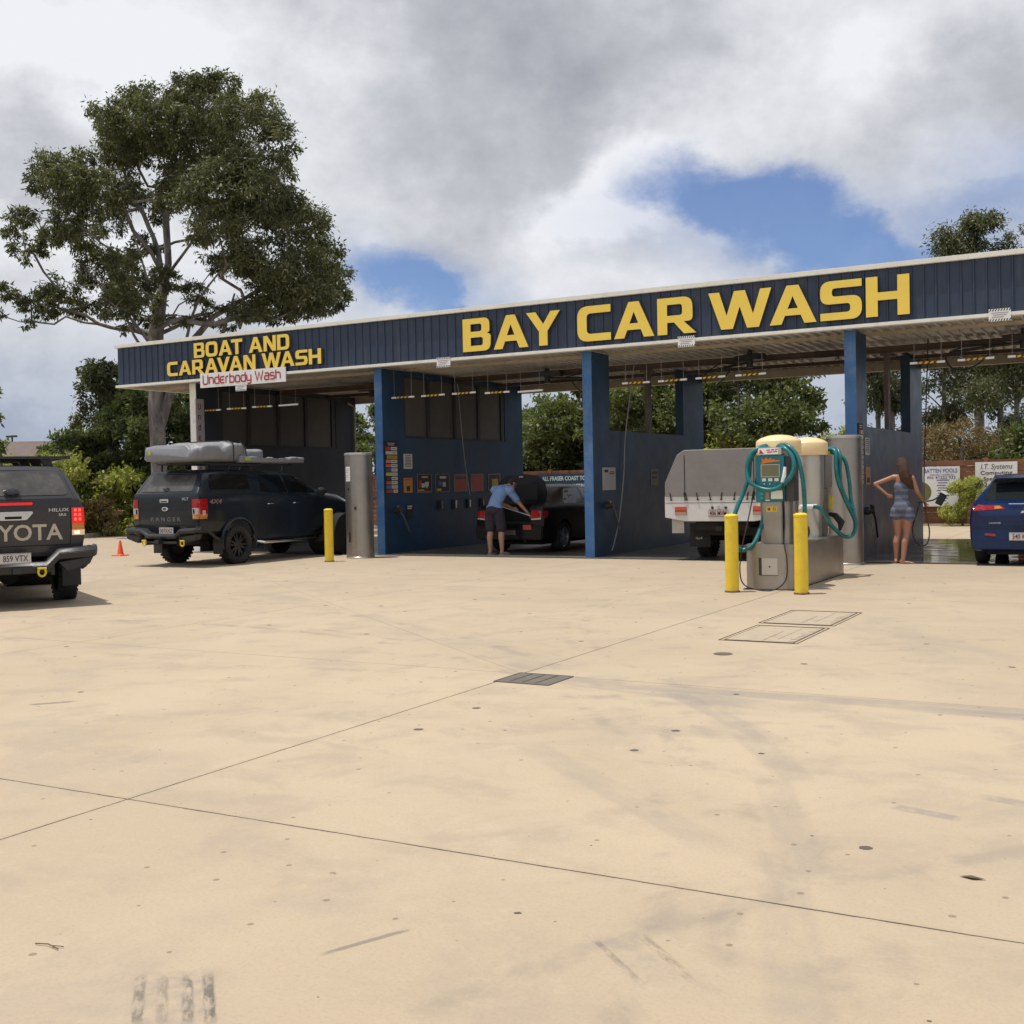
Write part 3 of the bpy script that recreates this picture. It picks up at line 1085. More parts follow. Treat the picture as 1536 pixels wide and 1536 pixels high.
def bar_mesh(n_, striped=True):
    L = 0.57
    mb = MB()
    secs = [(-L / 2, 0)]
    if striped:
        # helical tape: yellow and black bands across the middle
        ns, seg = 28, 12
        xs_ = [-L / 2 + L * i / ns for i in range(ns + 1)]
        vs = []
        for x in xs_:
            for k in range(seg):
                t = 2 * math.pi * k / seg
                vs.append((x, 0.021 * math.cos(t), 0.021 * math.sin(t)))
        fs, ms = [], []
        for i in range(ns):
            for k in range(seg):
                fs.append((i * seg + k, i * seg + (k + 1) % seg, (i + 1) * seg + (k + 1) % seg, (i + 1) * seg + k))
                xm = (xs_[i] + xs_[i + 1]) / 2
                if abs(xm) > 0.17:
                    ms.append(0)
                else:
                    ph = (xm / 0.095 + k / seg) % 1.0
                    ms.append(1 if ph < 0.55 else 2)
        fs.append(tuple(range(seg))[::-1])
        fs.append(tuple(range(ns * seg, (ns + 1) * seg)))
        ms += [0, 0]
        mb.v, mb.f, mb.m = vs, fs, ms
    else:
        mb.cyl((-L / 2, 0, 0), (L / 2, 0, 0), 0.021, n=12)
    return mb.mesh("bar", [m_barw, m_bary, m_black], angle=60)


bar_s, bar_p = bar_mesh(0), bar_mesh(0, False)
mbw = MB()
mbw.cyl((0, 0, 0.02), (0, 0, 0.70), 0.0022, n=5)
wire_me = mbw.mesh("wire", pmat("wire_grey", (0.5, 0.5, 0.48), 0.4, metal=0.5))
bars = [(-8.42, 3.355, 1, "over the boat bay, nearest the left end wall"), (-7.63, 3.36, 1, "over the boat bay, second from the left end wall"),
        (-6.85, 3.365, 1, "over the boat bay, third from the left end wall"), (-6.07, 3.365, 0, "over the boat bay, the plain white one"),
        (-2.91, 3.37, 1, "before the dark screens, nearest the first blue pillar"), (-2.14, 3.37, 1, "before the dark screens, second from the first blue pillar"),
        (-1.37, 3.375, 1, "before the dark screens, third from the first blue pillar"), (-0.57, 3.345, 1, "before the dark screens, fourth from the first blue pillar"),
        (0.20, 3.33, 0, "over the sedan, the plain white one"),
        (2.51, 3.36, 1, "right of the second blue pillar, lowest left of four"), (3.26, 3.36, 1, "right of the second blue pillar, second of four"),
        (4.01, 3.37, 1, "over the white tray ute, third of four"), (4.78, 3.375, 1, "above the vacuum domes, last of four"),
        (7.87, 3.385, 1, "right of the third blue pillar, above the woman"), (8.64, 3.39, 1, "over the blue hatchback, middle of the right bay"),
        (9.42, 3.39, 1, "over the blue hatchback, at the photo's right edge")]
rb = random.Random(5)
for (u, z, st, lb) in bars:
    r_ = empty("clearance_bar", (u, 0.5, z), rb.uniform(-0.03, 0.03), ("striped" if st else "white") + " clearance bar on wires " + lb, "height bar", "clearance bars hanging at the bay mouths")
    r_.rotation_euler[1] = rb.uniform(-0.02, 0.012)
    link_mesh("bar", bar_s if st else bar_p, r_)
    for sx in (-0.22, 0.22):
        link_mesh("wire", wire_me, r_).location = (sx, 0, 0)
# ------------------------------------------------------------------ wall furniture
m_steel = pmat("brushed_stainless", (0.36, 0.335, 0.30), 0.38, metal=0.85, var=0.10, scale=2.5, bump=0.05, bscale=30, aniso=(8, 8, 0.3), dirt=(0.30, 0.26, 0.21), dscale=1.8, damt=0.45)
m_steel2 = pmat("stainless_light", (0.52, 0.50, 0.46), 0.36, metal=0.75, var=0.03)
m_yb = pmat("bollard_yellow", (0.78, 0.56, 0.03), 0.40, var=0.06, scale=5, dirt=(0.45, 0.28, 0.04), dscale=7, damt=0.35)
m_rub = pmat("black_rubber", (0.022, 0.021, 0.021), 0.75, var=0.2, scale=9)
m_label = pmat("label_cream", (0.60, 0.57, 0.48), 0.5, var=0.08, scale=12)
PCOL = [(0.42, 0.04, 0.03), (0.50, 0.48, 0.42), (0.50, 0.33, 0.03), (0.42, 0.22, 0.30), (0.55, 0.14, 0.06), (0.06, 0.08, 0.30), (0.55, 0.48, 0.06), (0.05, 0.05, 0.06), (0.50, 0.10, 0.07), (0.03, 0.20, 0.38), (0.34, 0.06, 0.05)]
PM = [pmat("menu_%s" % n, c, 0.5) for n, c in zip(("red", "cream", "amber", "pink", "orange", "navy", "yellow", "black", "scarlet", "teal", "maroon"), PCOL)]


def menu_board(u, y0, y1, z0, z1, label):
    r_ = empty("menu_board", (u, (y0 + y1) / 2, z0), 0, label, "menu board")
    w, h_ = y1 - y0, z1 - z0
    mb = MB()
    mb.box(0, 0.012, -w / 2, w / 2, 0, h_)
    mb.build("board", m_black, r_)
    n = 11
    mb = MB()
    mt = [m_label] + PM + [m_black]
    top = h_ * 0.90
    for i in range(n):
        zb = top - (i + 1) * top / n + 0.008
        zt = top - i * top / n - 0.014
        s0, s1 = -w / 2 + 0.02, w / 2 - 0.015
        sm = s0 + (s1 - s0) * (0.47 if i not in (2, 10) else (0.12 if i == 2 else 0.62))
        if i == 2:
            mb.box(0.0125, 0.016, sm, s1, zb, zt, 1 + 2)
        else:
            mb.box(0.0125, 0.016, s0, sm, zb, zt, 1 + i)
            mb.box(0.0125, 0.0162, sm, s1, zb, zt, 0)
        zc = (zb + zt) / 2
        mb.box(0.0165, 0.0172, sm + 0.02, s1 - 0.03 - 0.02 * (i % 3), zc - 0.006, zc + 0.006, 12)
    put_text(mb, "", 0.03, 0, 0, 0) if False else None
    for k in range(2):
        mb.box(0.0125, 0.0135, -w / 4 - 0.02 * k, w / 4 + 0.02 * k, top + 0.025 + 0.035 * k, top + 0.037 + 0.035 * k, 0)
    mb.build("price_strip", mt, r_)
    return r_


menu_board(-3.247, 0.25, 0.71, 1.31, 2.44, "tall black board of coloured price strips on the first blue pillar")
menu_board(6.743, 0.28, 0.62, 1.33, 2.40, "tall black board of pale strips on the third blue pillar behind the steel drum")


def poster(u, y0, y1, z0, z1, label, cb, details, cat="sign", group=None, lines=0):
    r_ = empty("poster" if cat == "poster" else "notice", (u, (y0 + y1) / 2, z0), 0, label, cat, group)
    w, h_ = y1 - y0, z1 - z0
    mb = MB()
    mb.box(0, 0.008, -w / 2, w / 2, 0, h_)
    mb.build("sheet", cb, r_)
    if details or lines:
        mb = MB()
        mt = [m_black] + PM + [m_label]
        for k, (a, b_, c, d_, mi) in enumerate(details):
            mb.box(0.0085 + 0.0003 * k, 0.0095 + 0.0004 * k, -w / 2 + a * w, -w / 2 + b_ * w, c * h_, d_ * h_, mi)
        rl = random.Random(int(u * 100 + y0 * 31))
        for k in range(lines):
            zt = h_ * (0.9 - 0.82 * k / lines)
            ww = w * (0.30 + 0.12 * rl.random())
            mb.box(0.0085, 0.0093, -ww, ww, zt - h_ * 0.32 / lines, zt, 0)
        mb.build("print", mt, r_)
    return r_


notices = [
    (-3.247, 0.96, 1.29, 1.84, 2.17, "pale text notice beside the price board, above the orange one", m_label, [], 8),
    (-3.247, 0.94, 1.28, 1.31, 1.64, "orange notice beside the price board on the first blue wall", pmat("notice_orange", (0.52, 0.23, 0.035), 0.5, var=0.1), [(.1, .9, .82, .93, 9), (.3, .7, .12, .45, 0)], 0),
    (-3.247, 1.03, 1.27, 0.72, 1.05, "small black and white wash brush pictogram below the orange notice", m_black, [(.1, .9, .84, .92, 12), (.1, .8, .70, .78, 12)], 0),
    (1.713, 0.61, 1.23, 1.30, 1.75, "grey notice with black print on the second blue wall", pmat("notice_grey", (0.42, 0.41, 0.40), 0.5, var=0.06), [(.14, .42, .78, .90, 0), (.55, .9, .78, .82, 0), (.5, .9, .70, .74, 0)], 0),
    (6.743, 0.81, 1.17, 1.85, 2.16, "dim pale notice on the third blue wall above the orange one", m_label, [], 7),
    (6.743, 0.83, 1.19, 1.32, 1.64, "dim orange notice on the third blue wall behind the woman", pmat("notice_orange", (0.52, 0.23, 0.035)), [(.2, .8, .12, .4, 0)], 0),
    (1.713, 3.08, 3.50, 1.37, 1.72, "faded small notice deep in the second blue wall by the tray ute", pmat("notice_faded", (0.17, 0.15, 0.10), 0.6), [(.15, .85, .7, .85, 0), (.15, .85, .4, .55, 0)], 0),
]
for (u, a, b_, c, d_, lb, mm, det, ln) in notices:
    poster(u, a, b_, c, d_, lb, mm, det, "notice", None, ln)
# pictogram ring
o = None
for (y0, lb, det) in ((1.47, "framed poster of a dark car scene, first of the row on the blue wall", [(.04, .96, .04, .97, 0), (.05, .45, .05, .18, 3), (.1, .9, .05, .10, 11), (.30, .50, .28, .50, 12), (.52, .76, .34, .58, 12), (.12, .28, .28, .66, 1), (.56, .70, .24, .34, 7), (.30, .72, .80, .88, 7)]),
                       (2.22, "framed poster with a pale title, second of the row on the blue wall", [(.04, .96, .04, .97, 0), (.1, .4, .08, .2, 7), (.3, .75, .75, .88, 12), (.5, .72, .30, .56, 2), (.2, .42, .36, .62, 6)]),
                       (3.02, "faded reddish framed poster, third of the row on the blue wall", [(.06, .94, .06, .94, 11), (.2, .8, .2, .45, 1), (.1, .9, .7, .85, 8)]),
                       (3.78, "red framed poster, fourth of the row on the blue wall", [(.06, .94, .06, .94, 1), (.2, .8, .5, .75, 11)]),
                       (4.62, "small amber framed poster beside the open boot lid, last of the row", [(.06, .94, .06, .94, 0), (.3, .8, .2, .7, 3)])):
    poster(-3.247, y0, y0 + 0.60, 1.30, 1.72, lb, pmat("poster_frame", (0.20, 0.17, 0.13), 0.5), det, "poster", "row of framed posters on the blue wall")
for k, (yy, lb) in enumerate(((2.38, "dull grey coin slot handle under the first posters"), (3.0, "white coin slot handle under the third poster"), (3.63, "white coin slot handle under the fourth poster"), (4.25, "dim coin slot handle nearest the man"))):
    r_ = empty("slot_handle", (-3.248, yy, 0.92), 0, lb, "handle", "upright slot handles on the blue wall")
    mb = MB()
    mb.box(0, 0.05, -0.055, 0.055, -0.02, 0.20)
    mb.build("backplate", m_dark, r_, bevel=0.008)
    mb = MB()
    mb.box(0.052, 0.075, 0.0, 0.035, 0.0, 0.18)
    mb.build("grip", m_steel if k in (0, 3) else m_white, r_, bevel=0.005)


def wash_gun(u, y, z, label, hose_pts, hcol=None):
    r_ = empty("spray_gun_holder", (u, y, z), 0, label, "spray gun")
    mb = MB()
    mb.lathe([(0.0, 0.0), (0.07, 0.0), (0.075, 0.03), (0.055, 0.09), (0.06, 0.16), (0.0, 0.16)], (0, 0, 0), (1, 0, 0.15), 16)
    mb.build("holster", m_dark, r_)
    mb = MB()
    mb.tube([(0.10, -0.02, 0.02), (0.13, 0.12, -0.12), (0.12, 0.30, -0.38), (0.11, 0.38, -0.48)], 0.018)
    mb.tube([(0.10, -0.02, 0.02), (0.12, -0.04, 0.10), (0.10, -0.10, 0.10)], 0.02)
    mb.build("lance", hcol or m_rub, r_)
    if hose_pts:
        mb = MB()
        mb.tube([Vector(p) - Vector((u, y, z)) for p in hose_pts], 0.011, smooth=6)
        mb.build("hose", pmat("hose_grey", (0.30, 0.30, 0.31), 0.5), r_)
    return r_


wash_gun(-3.25, 0.60, 0.93, "black spray lance in its holster low on the first blue wall", [(-3.2, 3.2, 3.9), (-3.15, 3.35, 2.2), (-3.1, 3.5, 1.2)], pmat("lance_grey", (0.12, 0.11, 0.105), 0.5))
wash_gun(1.71, 0.78, 0.99, "spray lance and long thin grey hose on the second blue wall", [(1.76, 2.2, 3.95), (1.76, 1.68, 2.45), (1.76, 1.55, 1.6), (1.76, 1.30, 0.75), (1.77, 1.0, 0.25), (1.8, 0.80, 0.10)], m_steel)
wash_gun(6.74, 0.86, 0.85, "dark spray lance low on the third blue wall beside the steel drum", [(6.8, 0.8, 0.9), (6.82, 1.1, 0.35), (6.8, 1.35, 0.2)])


def drum(u, v, label, sticker):
    r_ = empty("steel_drum", (u, v, 0), 0, label, "steel drum", "tall stainless drums at the pillars")
    mb = MB()
    mb.lathe([(0.285, 0.0), (0.285, 2.13)], n=48)
    mb.build("shell", m_steel, r_)
    mb = MB()
    mb.lathe([(0.287, 2.11), (0.296, 2.115), (0.296, 2.15), (0.27, 2.165), (0.0, 2.17)], n=48)
    mb.lathe([(0.288, 0.0), (0.293, 0.0), (0.293, 0.03), (0.288, 0.035)], n=48)
    mb.build("rim", m_steel2, r_)
    mb = MB()
    if sticker:
        for (a0, a1, z0, z1, mi) in ((-118, -91, 1.58, 1.88, 0), (-108, -98, 1.40, 1.44, 1), (-107, -96, 0.34, 0.54, 1), (-112, -86, 1.305, 1.315, 2), (-110, -84, 0.30, 0.31, 2)):
            n = 5
            vs = []
            for k in range(n + 1):
                t = R(a0 + (a1 - a0) * k / n)
                for z in (z0, z1):
                    vs.append((0.2885 * math.cos(t), 0.2885 * math.sin(t), z))
            mb.add(vs, [(2 * k, 2 * k + 2, 2 * k + 3, 2 * k + 1) for k in range(n)], mi)
        for k in range(7):
            t0, t1 = R(-115), R(-95 - (k % 3) * 3)
            z = 1.83 - k * 0.035
            mb.add([(0.2892 * math.cos(t0), 0.2892 * math.sin(t0), z), (0.2892 * math.cos((t0 + t1) / 2), 0.2892 * math.sin((t0 + t1) / 2), z), (0.2892 * math.cos(t1), 0.2892 * math.sin(t1), z),
                    (0.2892 * math.cos(t1), 0.2892 * math.sin(t1), z + 0.014), (0.2892 * math.cos((t0 + t1) / 2), 0.2892 * math.sin((t0 + t1) / 2), z + 0.014), (0.2892 * math.cos(t0), 0.2892 * math.sin(t0), z + 0.014)],
                   [(0, 1, 4, 5), (1, 2, 3, 4)], 3 if k else 4)
        mb.build("sticker", [m_white, m_black, m_steel2, pmat("print_grey", (0.3, 0.3, 0.33), 0.6), m_red], r_, recalc=False)
    mb = MB()
    t = R(-70)
    mb.box(0.285 * math.cos(t) - 0.02, 0.285 * math.cos(t) + 0.02, 0.285 * math.sin(t) - 0.02, 0.285 * math.sin(t) + 0.01, 1.0, 1.06)
    mb.build("latch", m_dark, r_)
    return r_


drum(-3.12, -0.86, "tall stainless drum with a white sticker beside the short yellow bollard", True)
drum(6.69, -0.46, "tall stainless drum behind the vacuum station at the third blue pillar", False)


def bollard_obj(u, v, z_, label):
    r_ = empty("bollard", (u, v, 0), 0, label, "bollard", "yellow steel bollards")
    mb = MB()
    mb.lathe([(0.087, 0.0), (0.087, z_ - 0.045)], n=32)
    mb.build("post", m_yb, r_)
    mb = MB()
    mb.lathe([(0.091, z_ - 0.045), (0.091, z_ - 0.02), (0.06, z_ - 0.002), (0.0, z_ + 0.004)], n=32)
    mb.build("cap", m_yb, r_)
    mb = MB()
    mb.lathe([(0.095, 0.0), (0.100, 0.002), (0.097, 0.02), (0.0875, 0.024)], n=24)
    mb.build("base_ring", pmat("rust", (0.16, 0.09, 0.05), 0.8, var=0.3, scale=20), r_)
    return r_


bollard_obj(-3.02, -2.02, 1.05, "yellow bollard standing between the grey ute and the steel drum")
bollard_obj(6.44, -5.66, 1.02, "yellow bollard at the left front corner of the vacuum station")
bollard_obj(7.35, -5.66, 1.03, "yellow bollard at the right front corner of the vacuum station")

# traffic cone
r_ = empty("traffic_cone", (-9.47, -1.45, 0), 0, "small plain orange traffic cone on the concrete between the two dark utes", "traffic cone")
m_cone = pmat("cone_orange", (0.85, 0.10, 0.025), 0.45, var=0.05)
mb = MB()
mb.lathe([(0.095, 0.02), (0.075, 0.035), (0.022, 0.34), (0.018, 0.35), (0.0, 0.35)], n=24)
mb.build("cone", m_cone, r_)
mb = MB()
mb.box(-0.14, 0.14, -0.14, 0.14, 0, 0.02)
mb.build("base", m_cone, r_, bevel=0.005)

# ------------------------------------------------------------------ drain grate, lids
mb = MB()
mb.box(-0.26, 0.26, -0.24, 0.24, 0.0, 0.006)
r_ = empty("drain_grate", (7.21, -12.60, 0.0), 0, "grey metal drain grate with rows of holes where the slab joints meet", "drain grate")
mb.build("plate", pmat("grate_steel", (0.15, 0.13, 0.105), 0.55, metal=0.2, var=0.25, scale=9), r_, bevel=0.002)
mb = MB()
for j, yy in enumerate((-0.13, 0.0, 0.13)):
    for k in range(11):
        xx = -0.20 + k * 0.04
        mb.lathe([(0.013, 0.0075), (0.0, 0.0075)], (yy, xx, 0), n=8)
mb.build("hole", m_black, r_, recalc=False)
mb = MB()
mb.box(-0.275, 0.275, -0.252, -0.243, 0.0, 0.008)
mb.box(-0.275, 0.275, 0.243, 0.252, 0.0, 0.008)
mb.box(-0.275, -0.264, -0.243, 0.243, 0.0, 0.008)
mb.box(0.264, 0.275, -0.243, 0.243, 0.0, 0.008)
mb.build("frame", pmat("frame_grey", (0.15, 0.13, 0.11), 0.7), r_)
r_.scale = (0.84, 0.84, 1)
lid_c = pmat("lid_concrete", (0.40, 0.325, 0.235), 0.8, var=0.14, scale=3, bump=0.2, dirt=(0.25, 0.2, 0.15), dscale=2.4, damt=0.55)
m_rust = pmat("rust_frame", (0.13, 0.09, 0.065), 0.8, var=0.3, scale=14)


def pit_lid(u0, u1, v0, v1, label):
    r_ = empty("access_cover", ((u0 + u1) / 2, (v0 + v1) / 2, 0.0), 0, label, "access cover", "concrete filled access covers in the yard")
    a, b_ = (u1 - u0) / 2, (v1 - v0) / 2
    mb = MB()
    mb.box(-a, a, -b_, b_, 0.0, 0.004)
    mb.build("infill", lid_c, r_)
    mb = MB()
    t = 0.008
    rr = random.Random(int(v0 * 10))
    for off in (0.0, 0.045):
        q_ = t if off == 0 else 0.004
        aa, bb = a - off * 0 + off, b_ + off
        mb.box(-aa, aa, -bb - q_, -bb, 0.0, 0.0055)
        mb.box(-aa, aa, bb, bb + q_ * 0.6, 0.0, 0.0055)
        mb.box(-aa - q_, -aa, -bb, bb, 0.0, 0.0055)
        mb.box(aa, aa + q_ * 1.4, -bb - q_, bb + q_ * .6, 0.0, 0.0055)
    mb.build("frame", m_rust, r_)
    mb = MB()
    for k in range(9):
        y = -b_ * 0.85 + k * b_ * 0.2 + rr.uniform(-.02, .02)
        l = rr.uniform(0.02, 0.10)
        mb.box(a - l, a - 0.003, y, y + 0.012, 0.003, 0.0052)
    mb.box(0.02, 0.026, -b_ * .9, b_ * rr.uniform(.2, .9), 0.003, 0.0050)
    mb.box(0.13, 0.134, -b_ * .7, b_ * .8, 0.003, 0.0050)
    mb.build("edge_notch", m_rust, r_)
    return r_


pit_lid(7.83, 8.46, -10.02, -8.95, "nearer of two rectangular concrete access covers in front of the vacuum station")
pit_lid(7.79, 8.46, -8.68, -7.54, "farther of two rectangular concrete access covers, closest to the yellow bollards")
r_ = empty("round_cap", (8.10, -10.87, 0), 0, "small dark round service cap set in the concrete left of the access covers", "service cap")
mb = MB()
mb.lathe([(0.10, 0.0), (0.10, 0.006), (0.085, 0.008), (0.0, 0.008)], n=24)
mb.build("cap", m_rust, r_)
mb = MB()
mb.lathe([(0.125, 0.0), (0.125, 0.004), (0.105, 0.004)], n=24)
mb.build("ring", pmat("cap_ring", (0.2, 0.15, 0.11), 0.8), r_)
r_.scale = (0.66, 0.66, 1)
# a leaf, a twig and a dark patch of gum lying on the slab
mb = MB()
mb.add([(-0.05, 0, 0.003), (-0.01, 0.018, 0.006), (0.045, 0.0, 0.004), (0.0, -0.02, 0.009)], [(0, 3, 2, 1)])
o = tag(mb.build("dry_leaf", pmat("leaf_brown", (0.10, 0.07, 0.04), 0.8), None, recalc=False), "small dark dry leaf lying on the concrete at the right", "leaf")
o.location = (10.75, -15.80, 0)
mb = MB()
mb.tube([(-0.05, 0, 0.005), (0.0, 0.01, 0.008), (0.06, 0.0, 0.006)], 0.002, n=5)
mb.tube([(0.02, 0.008, 0.007), (0.06, 0.022, 0.006)], 0.0015, n=5)
o = tag(mb.build("twig", pmat("leaf_brown", (0.10, 0.07, 0.04)), None), "thin dry twig lying on the concrete near the bottom left", "twig")
o.location = (8.17, -17.78, 0)

# ------------------------------------------------------------------ vacuum station
m_teal = pmat("hose_teal", (0.015, 0.205, 0.205), 0.38, var=0.08, scale=4, bump=0.5, bscale=0.1)
m_tealp = pmat("panel_teal", (0.010, 0.165, 0.20), 0.35, var=0.08)
m_dome = pmat("dome_cream", (0.80, 0.60, 0.32), 0.36, var=0.05, scale=2, dirt=(0.6, 0.42, 0.2), dscale=3, damt=0.3)
m_lcd = pmat("display_olive", (0.16, 0.15, 0.08), 0.18, var=0.08)
m_sticker_y = pmat("sticker_yellow", (0.70, 0.55, 0.04), 0.45)


def hose_mat():
    m = bpy.data.materials.new("corrugated_teal_hose")
    m.use_nodes = True
    q = G(m.node_tree)
    b = m.node_tree.nodes['Principled BSDF']
    b.inputs['Roughness'].default_value = 0.34
    tc = q.node('ShaderNodeTexCoord')
    w = q.node('ShaderNodeTexWave')
    q.put(w.inputs[0], tc.outputs['UV'])
    nz = q.noise(tc.outputs['Object'], 6, 3)
    q.put(b.inputs['Base Color'], q.mix(q.smooth(nz, 0.4, 0.7), (0.006, 0.115, 0.125), (0.012, 0.175, 0.175)))
    return m


m_hose = hose_mat()
st = empty("vacuum_station", (6.80, -3.9, 0), 0, "twin car vacuum station with cream domes and teal hoses on a stainless island", "vacuum station")
SO = Vector((6.80, -3.9, 0))


def sp(mb, name, mats, **k):
    return mb.build(name, mats, st, **k)


# island plinth with rounded front corners
pl = round_poly([(-0.33, 1.40), (0.33, 1.40), (0.33, -1.36, 0.16), (-0.33, -1.36, 0.16)], 8)
mb = MB()
mb.prism(pl, 0.0, 0.60, 'z')
sp(mb, "plinth", m_steel, angle=30, bevel=0.006)
mb = MB()
mb.box(-0.115, 0.13, -1.366, -1.361, 0.20, 0.42)
sp(mb, "service_door", m_steel2, bevel=0.002)
mb = MB()
mb.box(-0.125, -0.085, -1.3685, -1.3665, 0.195, 0.425)
mb.box(-0.125, 0.14, -1.3685, -1.3665, 0.192, 0.198)
mb.lathe([(0.012, 0.0), (0.010, 0.006), (0, 0.006)], (0.02, -1.366, 0.31), (0, -1, 0), 12)
sp(mb, "door_gap", m_dark)
mb = MB()
mb.box(-0.34, 0.34, -1.37, 1.41, 0.0, 0.012)
sp(mb, "base_flange", m_dark)


def canister(y, front):
    mb = MB()
    mb.lathe([(0.25, 0.60), (0.25, 1.05), (0.255, 1.10), (0.255, 1.80)] if front else [(0.20, 0.60), (0.20, 0.86), (0.235, 1.2), (0.245, 1.80)], (0, y, 0), n=40)
    sp(mb, "canister", m_steel2 if not front else m_steel)
    mb = MB()
    mb.lathe([(0.27, 1.795), (0.298, 1.80), (0.302, 1.82), (0.302, 1.965), (0.292, 1.985), (0.24, 2.02), (0.14, 2.052), (0.05, 2.062), (0, 2.063)], (0, y, 0), n=48)
    sp(mb, "dome", m_dome)


canister(-0.80, True)
canister(0.62, False)
# outlet elbow and plate at foot of the second canister
mb = MB()
mb.lathe([(0.105, 0.0), (0.105, 0.20)], (0.03, -0.22, 0.72), (1, -0.35, 0), 24)
mb.box(-0.12, 0.29, -0.50, -0.1, 0.60, 0.615)
sp(mb, "elbow", m_steel2)
mb = MB()
mb.lathe([(0.09, 0.201), (0.0, 0.201)], (0.03, -0.22, 0.72), (1, -0.35, 0), 24)
sp(mb, "elbow_mouth", m_dark, recalc=False)
# front post and payment panel
mb = MB()
mb.box(-0.11, 0.15, -1.20, -1.05, 0.60, 1.20)
mb.box(0.16, 0.24, -1.16, -0.98, 0.60, 1.80)
sp(mb, "post", m_steel, bevel=0.01)
pn = MB()
pn.prism(round_poly([(-0.19, 1.16, 0.02), (0.20, 1.16, 0.02), (0.20, 1.78, 0.02), (-0.19, 1.78, 0.02)], 3), -1.24, -1.08, 'y')
panel = sp(pn, "control_panel", m_tealp, bevel=0.006)
mb = MB()
mb.box(0.205, 0.33, -1.22, -1.02, 1.17, 1.76)
sp(mb, "side_box", m_dark, bevel=0.006)
mb = MB()
mb.prism(round_poly([(-0.155, 1.785, 0.01), (0.17, 1.785, 0.01), (0.17, 1.885, 0.03), (-0.155, 1.885, 0.03)], 3), -1.26, -1.08, 'y')
sp(mb, "header_box", m_steel2, bevel=0.003)
mb = MB()
mb.box(-0.14, 0.13, -1.268, -1.262, 1.795, 1.875)
sp(mb, "header_sign", m_white)
mb = MB()
for (a, b_, z) in ((-0.03, 0.02, 1.838), (0.03, 0.075, 1.842), (0.085, 0.12, 1.846), (-0.02, 0.05, 1.812), (0.06, 0.115, 1.817)):
    mb.add([(a, -1.2695, z), (b_, -1.2695, z + 0.004), (b_ + 0.006, -1.2695, z + 0.018), (a + 0.006, -1.2695, z + 0.014)], [(0, 1, 2, 3)])
mb.add([(-0.13, -1.2695, 1.80), (-0.06, -1.2695, 1.80), (-0.085, -1.2695, 1.83), (-0.115, -1.2695, 1.862)], [(0, 1, 2, 3)])
sp(mb, "header_print", m_red, recalc=False)
mb = MB()
# display, buttons, coin slots, stickers
mb.box(-0.105, 0.13, -1.249, -1.243, 1.50, 1.65, 0)
mb.box(-0.115, 0.14, -1.246, -1.2425, 1.49, 1.66, 1)
for k in range(3):
    mb.box(-0.10 + k * 0.085, -0.045 + k * 0.085, -1.250, -1.243, 1.435, 1.475, 2)
for k in range(2):
    mb.lathe([(0.010, 0.0), (0.008, 0.006), (0, 0.006)], (-0.07 + k * 0.075, -1.243, 1.40), (0, -1, 0), 10, mi=2)
mb.box(0.02, 0.185, -1.248, -1.243, 1.20, 1.31, 2)
mb.box(-0.055, -0.005, -1.248, -1.243, 1.20, 1.30, 3)
mb.box(-0.125, -0.085, -1.248, -1.243, 1.20, 1.23, 4)
mb.box(-0.125, -0.085, -1.248, -1.243, 1.25, 1.285, 4)
mb.box(-0.055, 0.0, -1.248, -1.243, 1.175, 1.19, 2)
sp(mb, "control", [m_lcd, m_steel2, pmat("button_pale", (0.62, 0.62, 0.50), 0.4), pmat("slot_copper", (0.33, 0.14, 0.09), 0.5), pmat("led_green", (0.02, 0.30, 0.18), 0.4)])
# painted flame logo: orange script strip
mb = MB()
fl = [(-0.11, 1.665), (-0.04, 1.68), (0.13, 1.695), (0.155, 1.712), (0.06, 1.715), (0.08, 1.735), (0.02, 1.72), (0.03, 1.75), (-0.02, 1.725), (-0.04, 1.755), (-0.07, 1.72), (-0.105, 1.75), (-0.095, 1.70)]
mb.add([(a, -1.2455, b_) for a, b_ in fl], [tuple(range(len(fl)))])
sp(mb, "logo", pmat("logo_orange", (0.75, 0.20, 0.02), 0.5), recalc=False)
mb = MB()
mb.box(-0.06, 0.09, -1.204, -1.201, 1.03, 1.10)
sp(mb, "warning_sticker", m_sticker_y)
mb = MB()
mb.lathe([(0.022, 0), (0, 0)], (-0.025, -1.2052, 1.065), (0, -1, 0), 12)
mb.lathe([(0.022, 0), (0.013, 0)], (0.05, -1.2052, 1.065), (0, -1, 0), 12)
sp(mb, "sticker_print", m_red, recalc=False)
# second head facing the bays
mb = MB()
mb.box(-0.16, 0.16, 0.95, 1.18, 0.60, 1.30)
mb.box(-0.17, 0.20, 0.90, 1.30, 1.32, 1.80)
sp(mb, "rear_cabinet", m_steel, bevel=0.01)
mb = MB()
mb.box(0.205, 0.212, 1.02, 1.22, 1.80, 1.90)
mb.box(0.2, 0.24, 1.10, 1.2, 1.0, 1.2)
sp(mb, "yellow_tag", m_sticker_y)
mb = MB()
mb.tube([(0.20, 1.15, 0.92), (0.30, 1.05, 0.90), (0.40, 1.0, 0.80), (0.38, 0.98, 0.68)], [0.03, 0.045, 0.055, 0.02], n=8)
sp(mb, "nozzle_holder", m_rub)


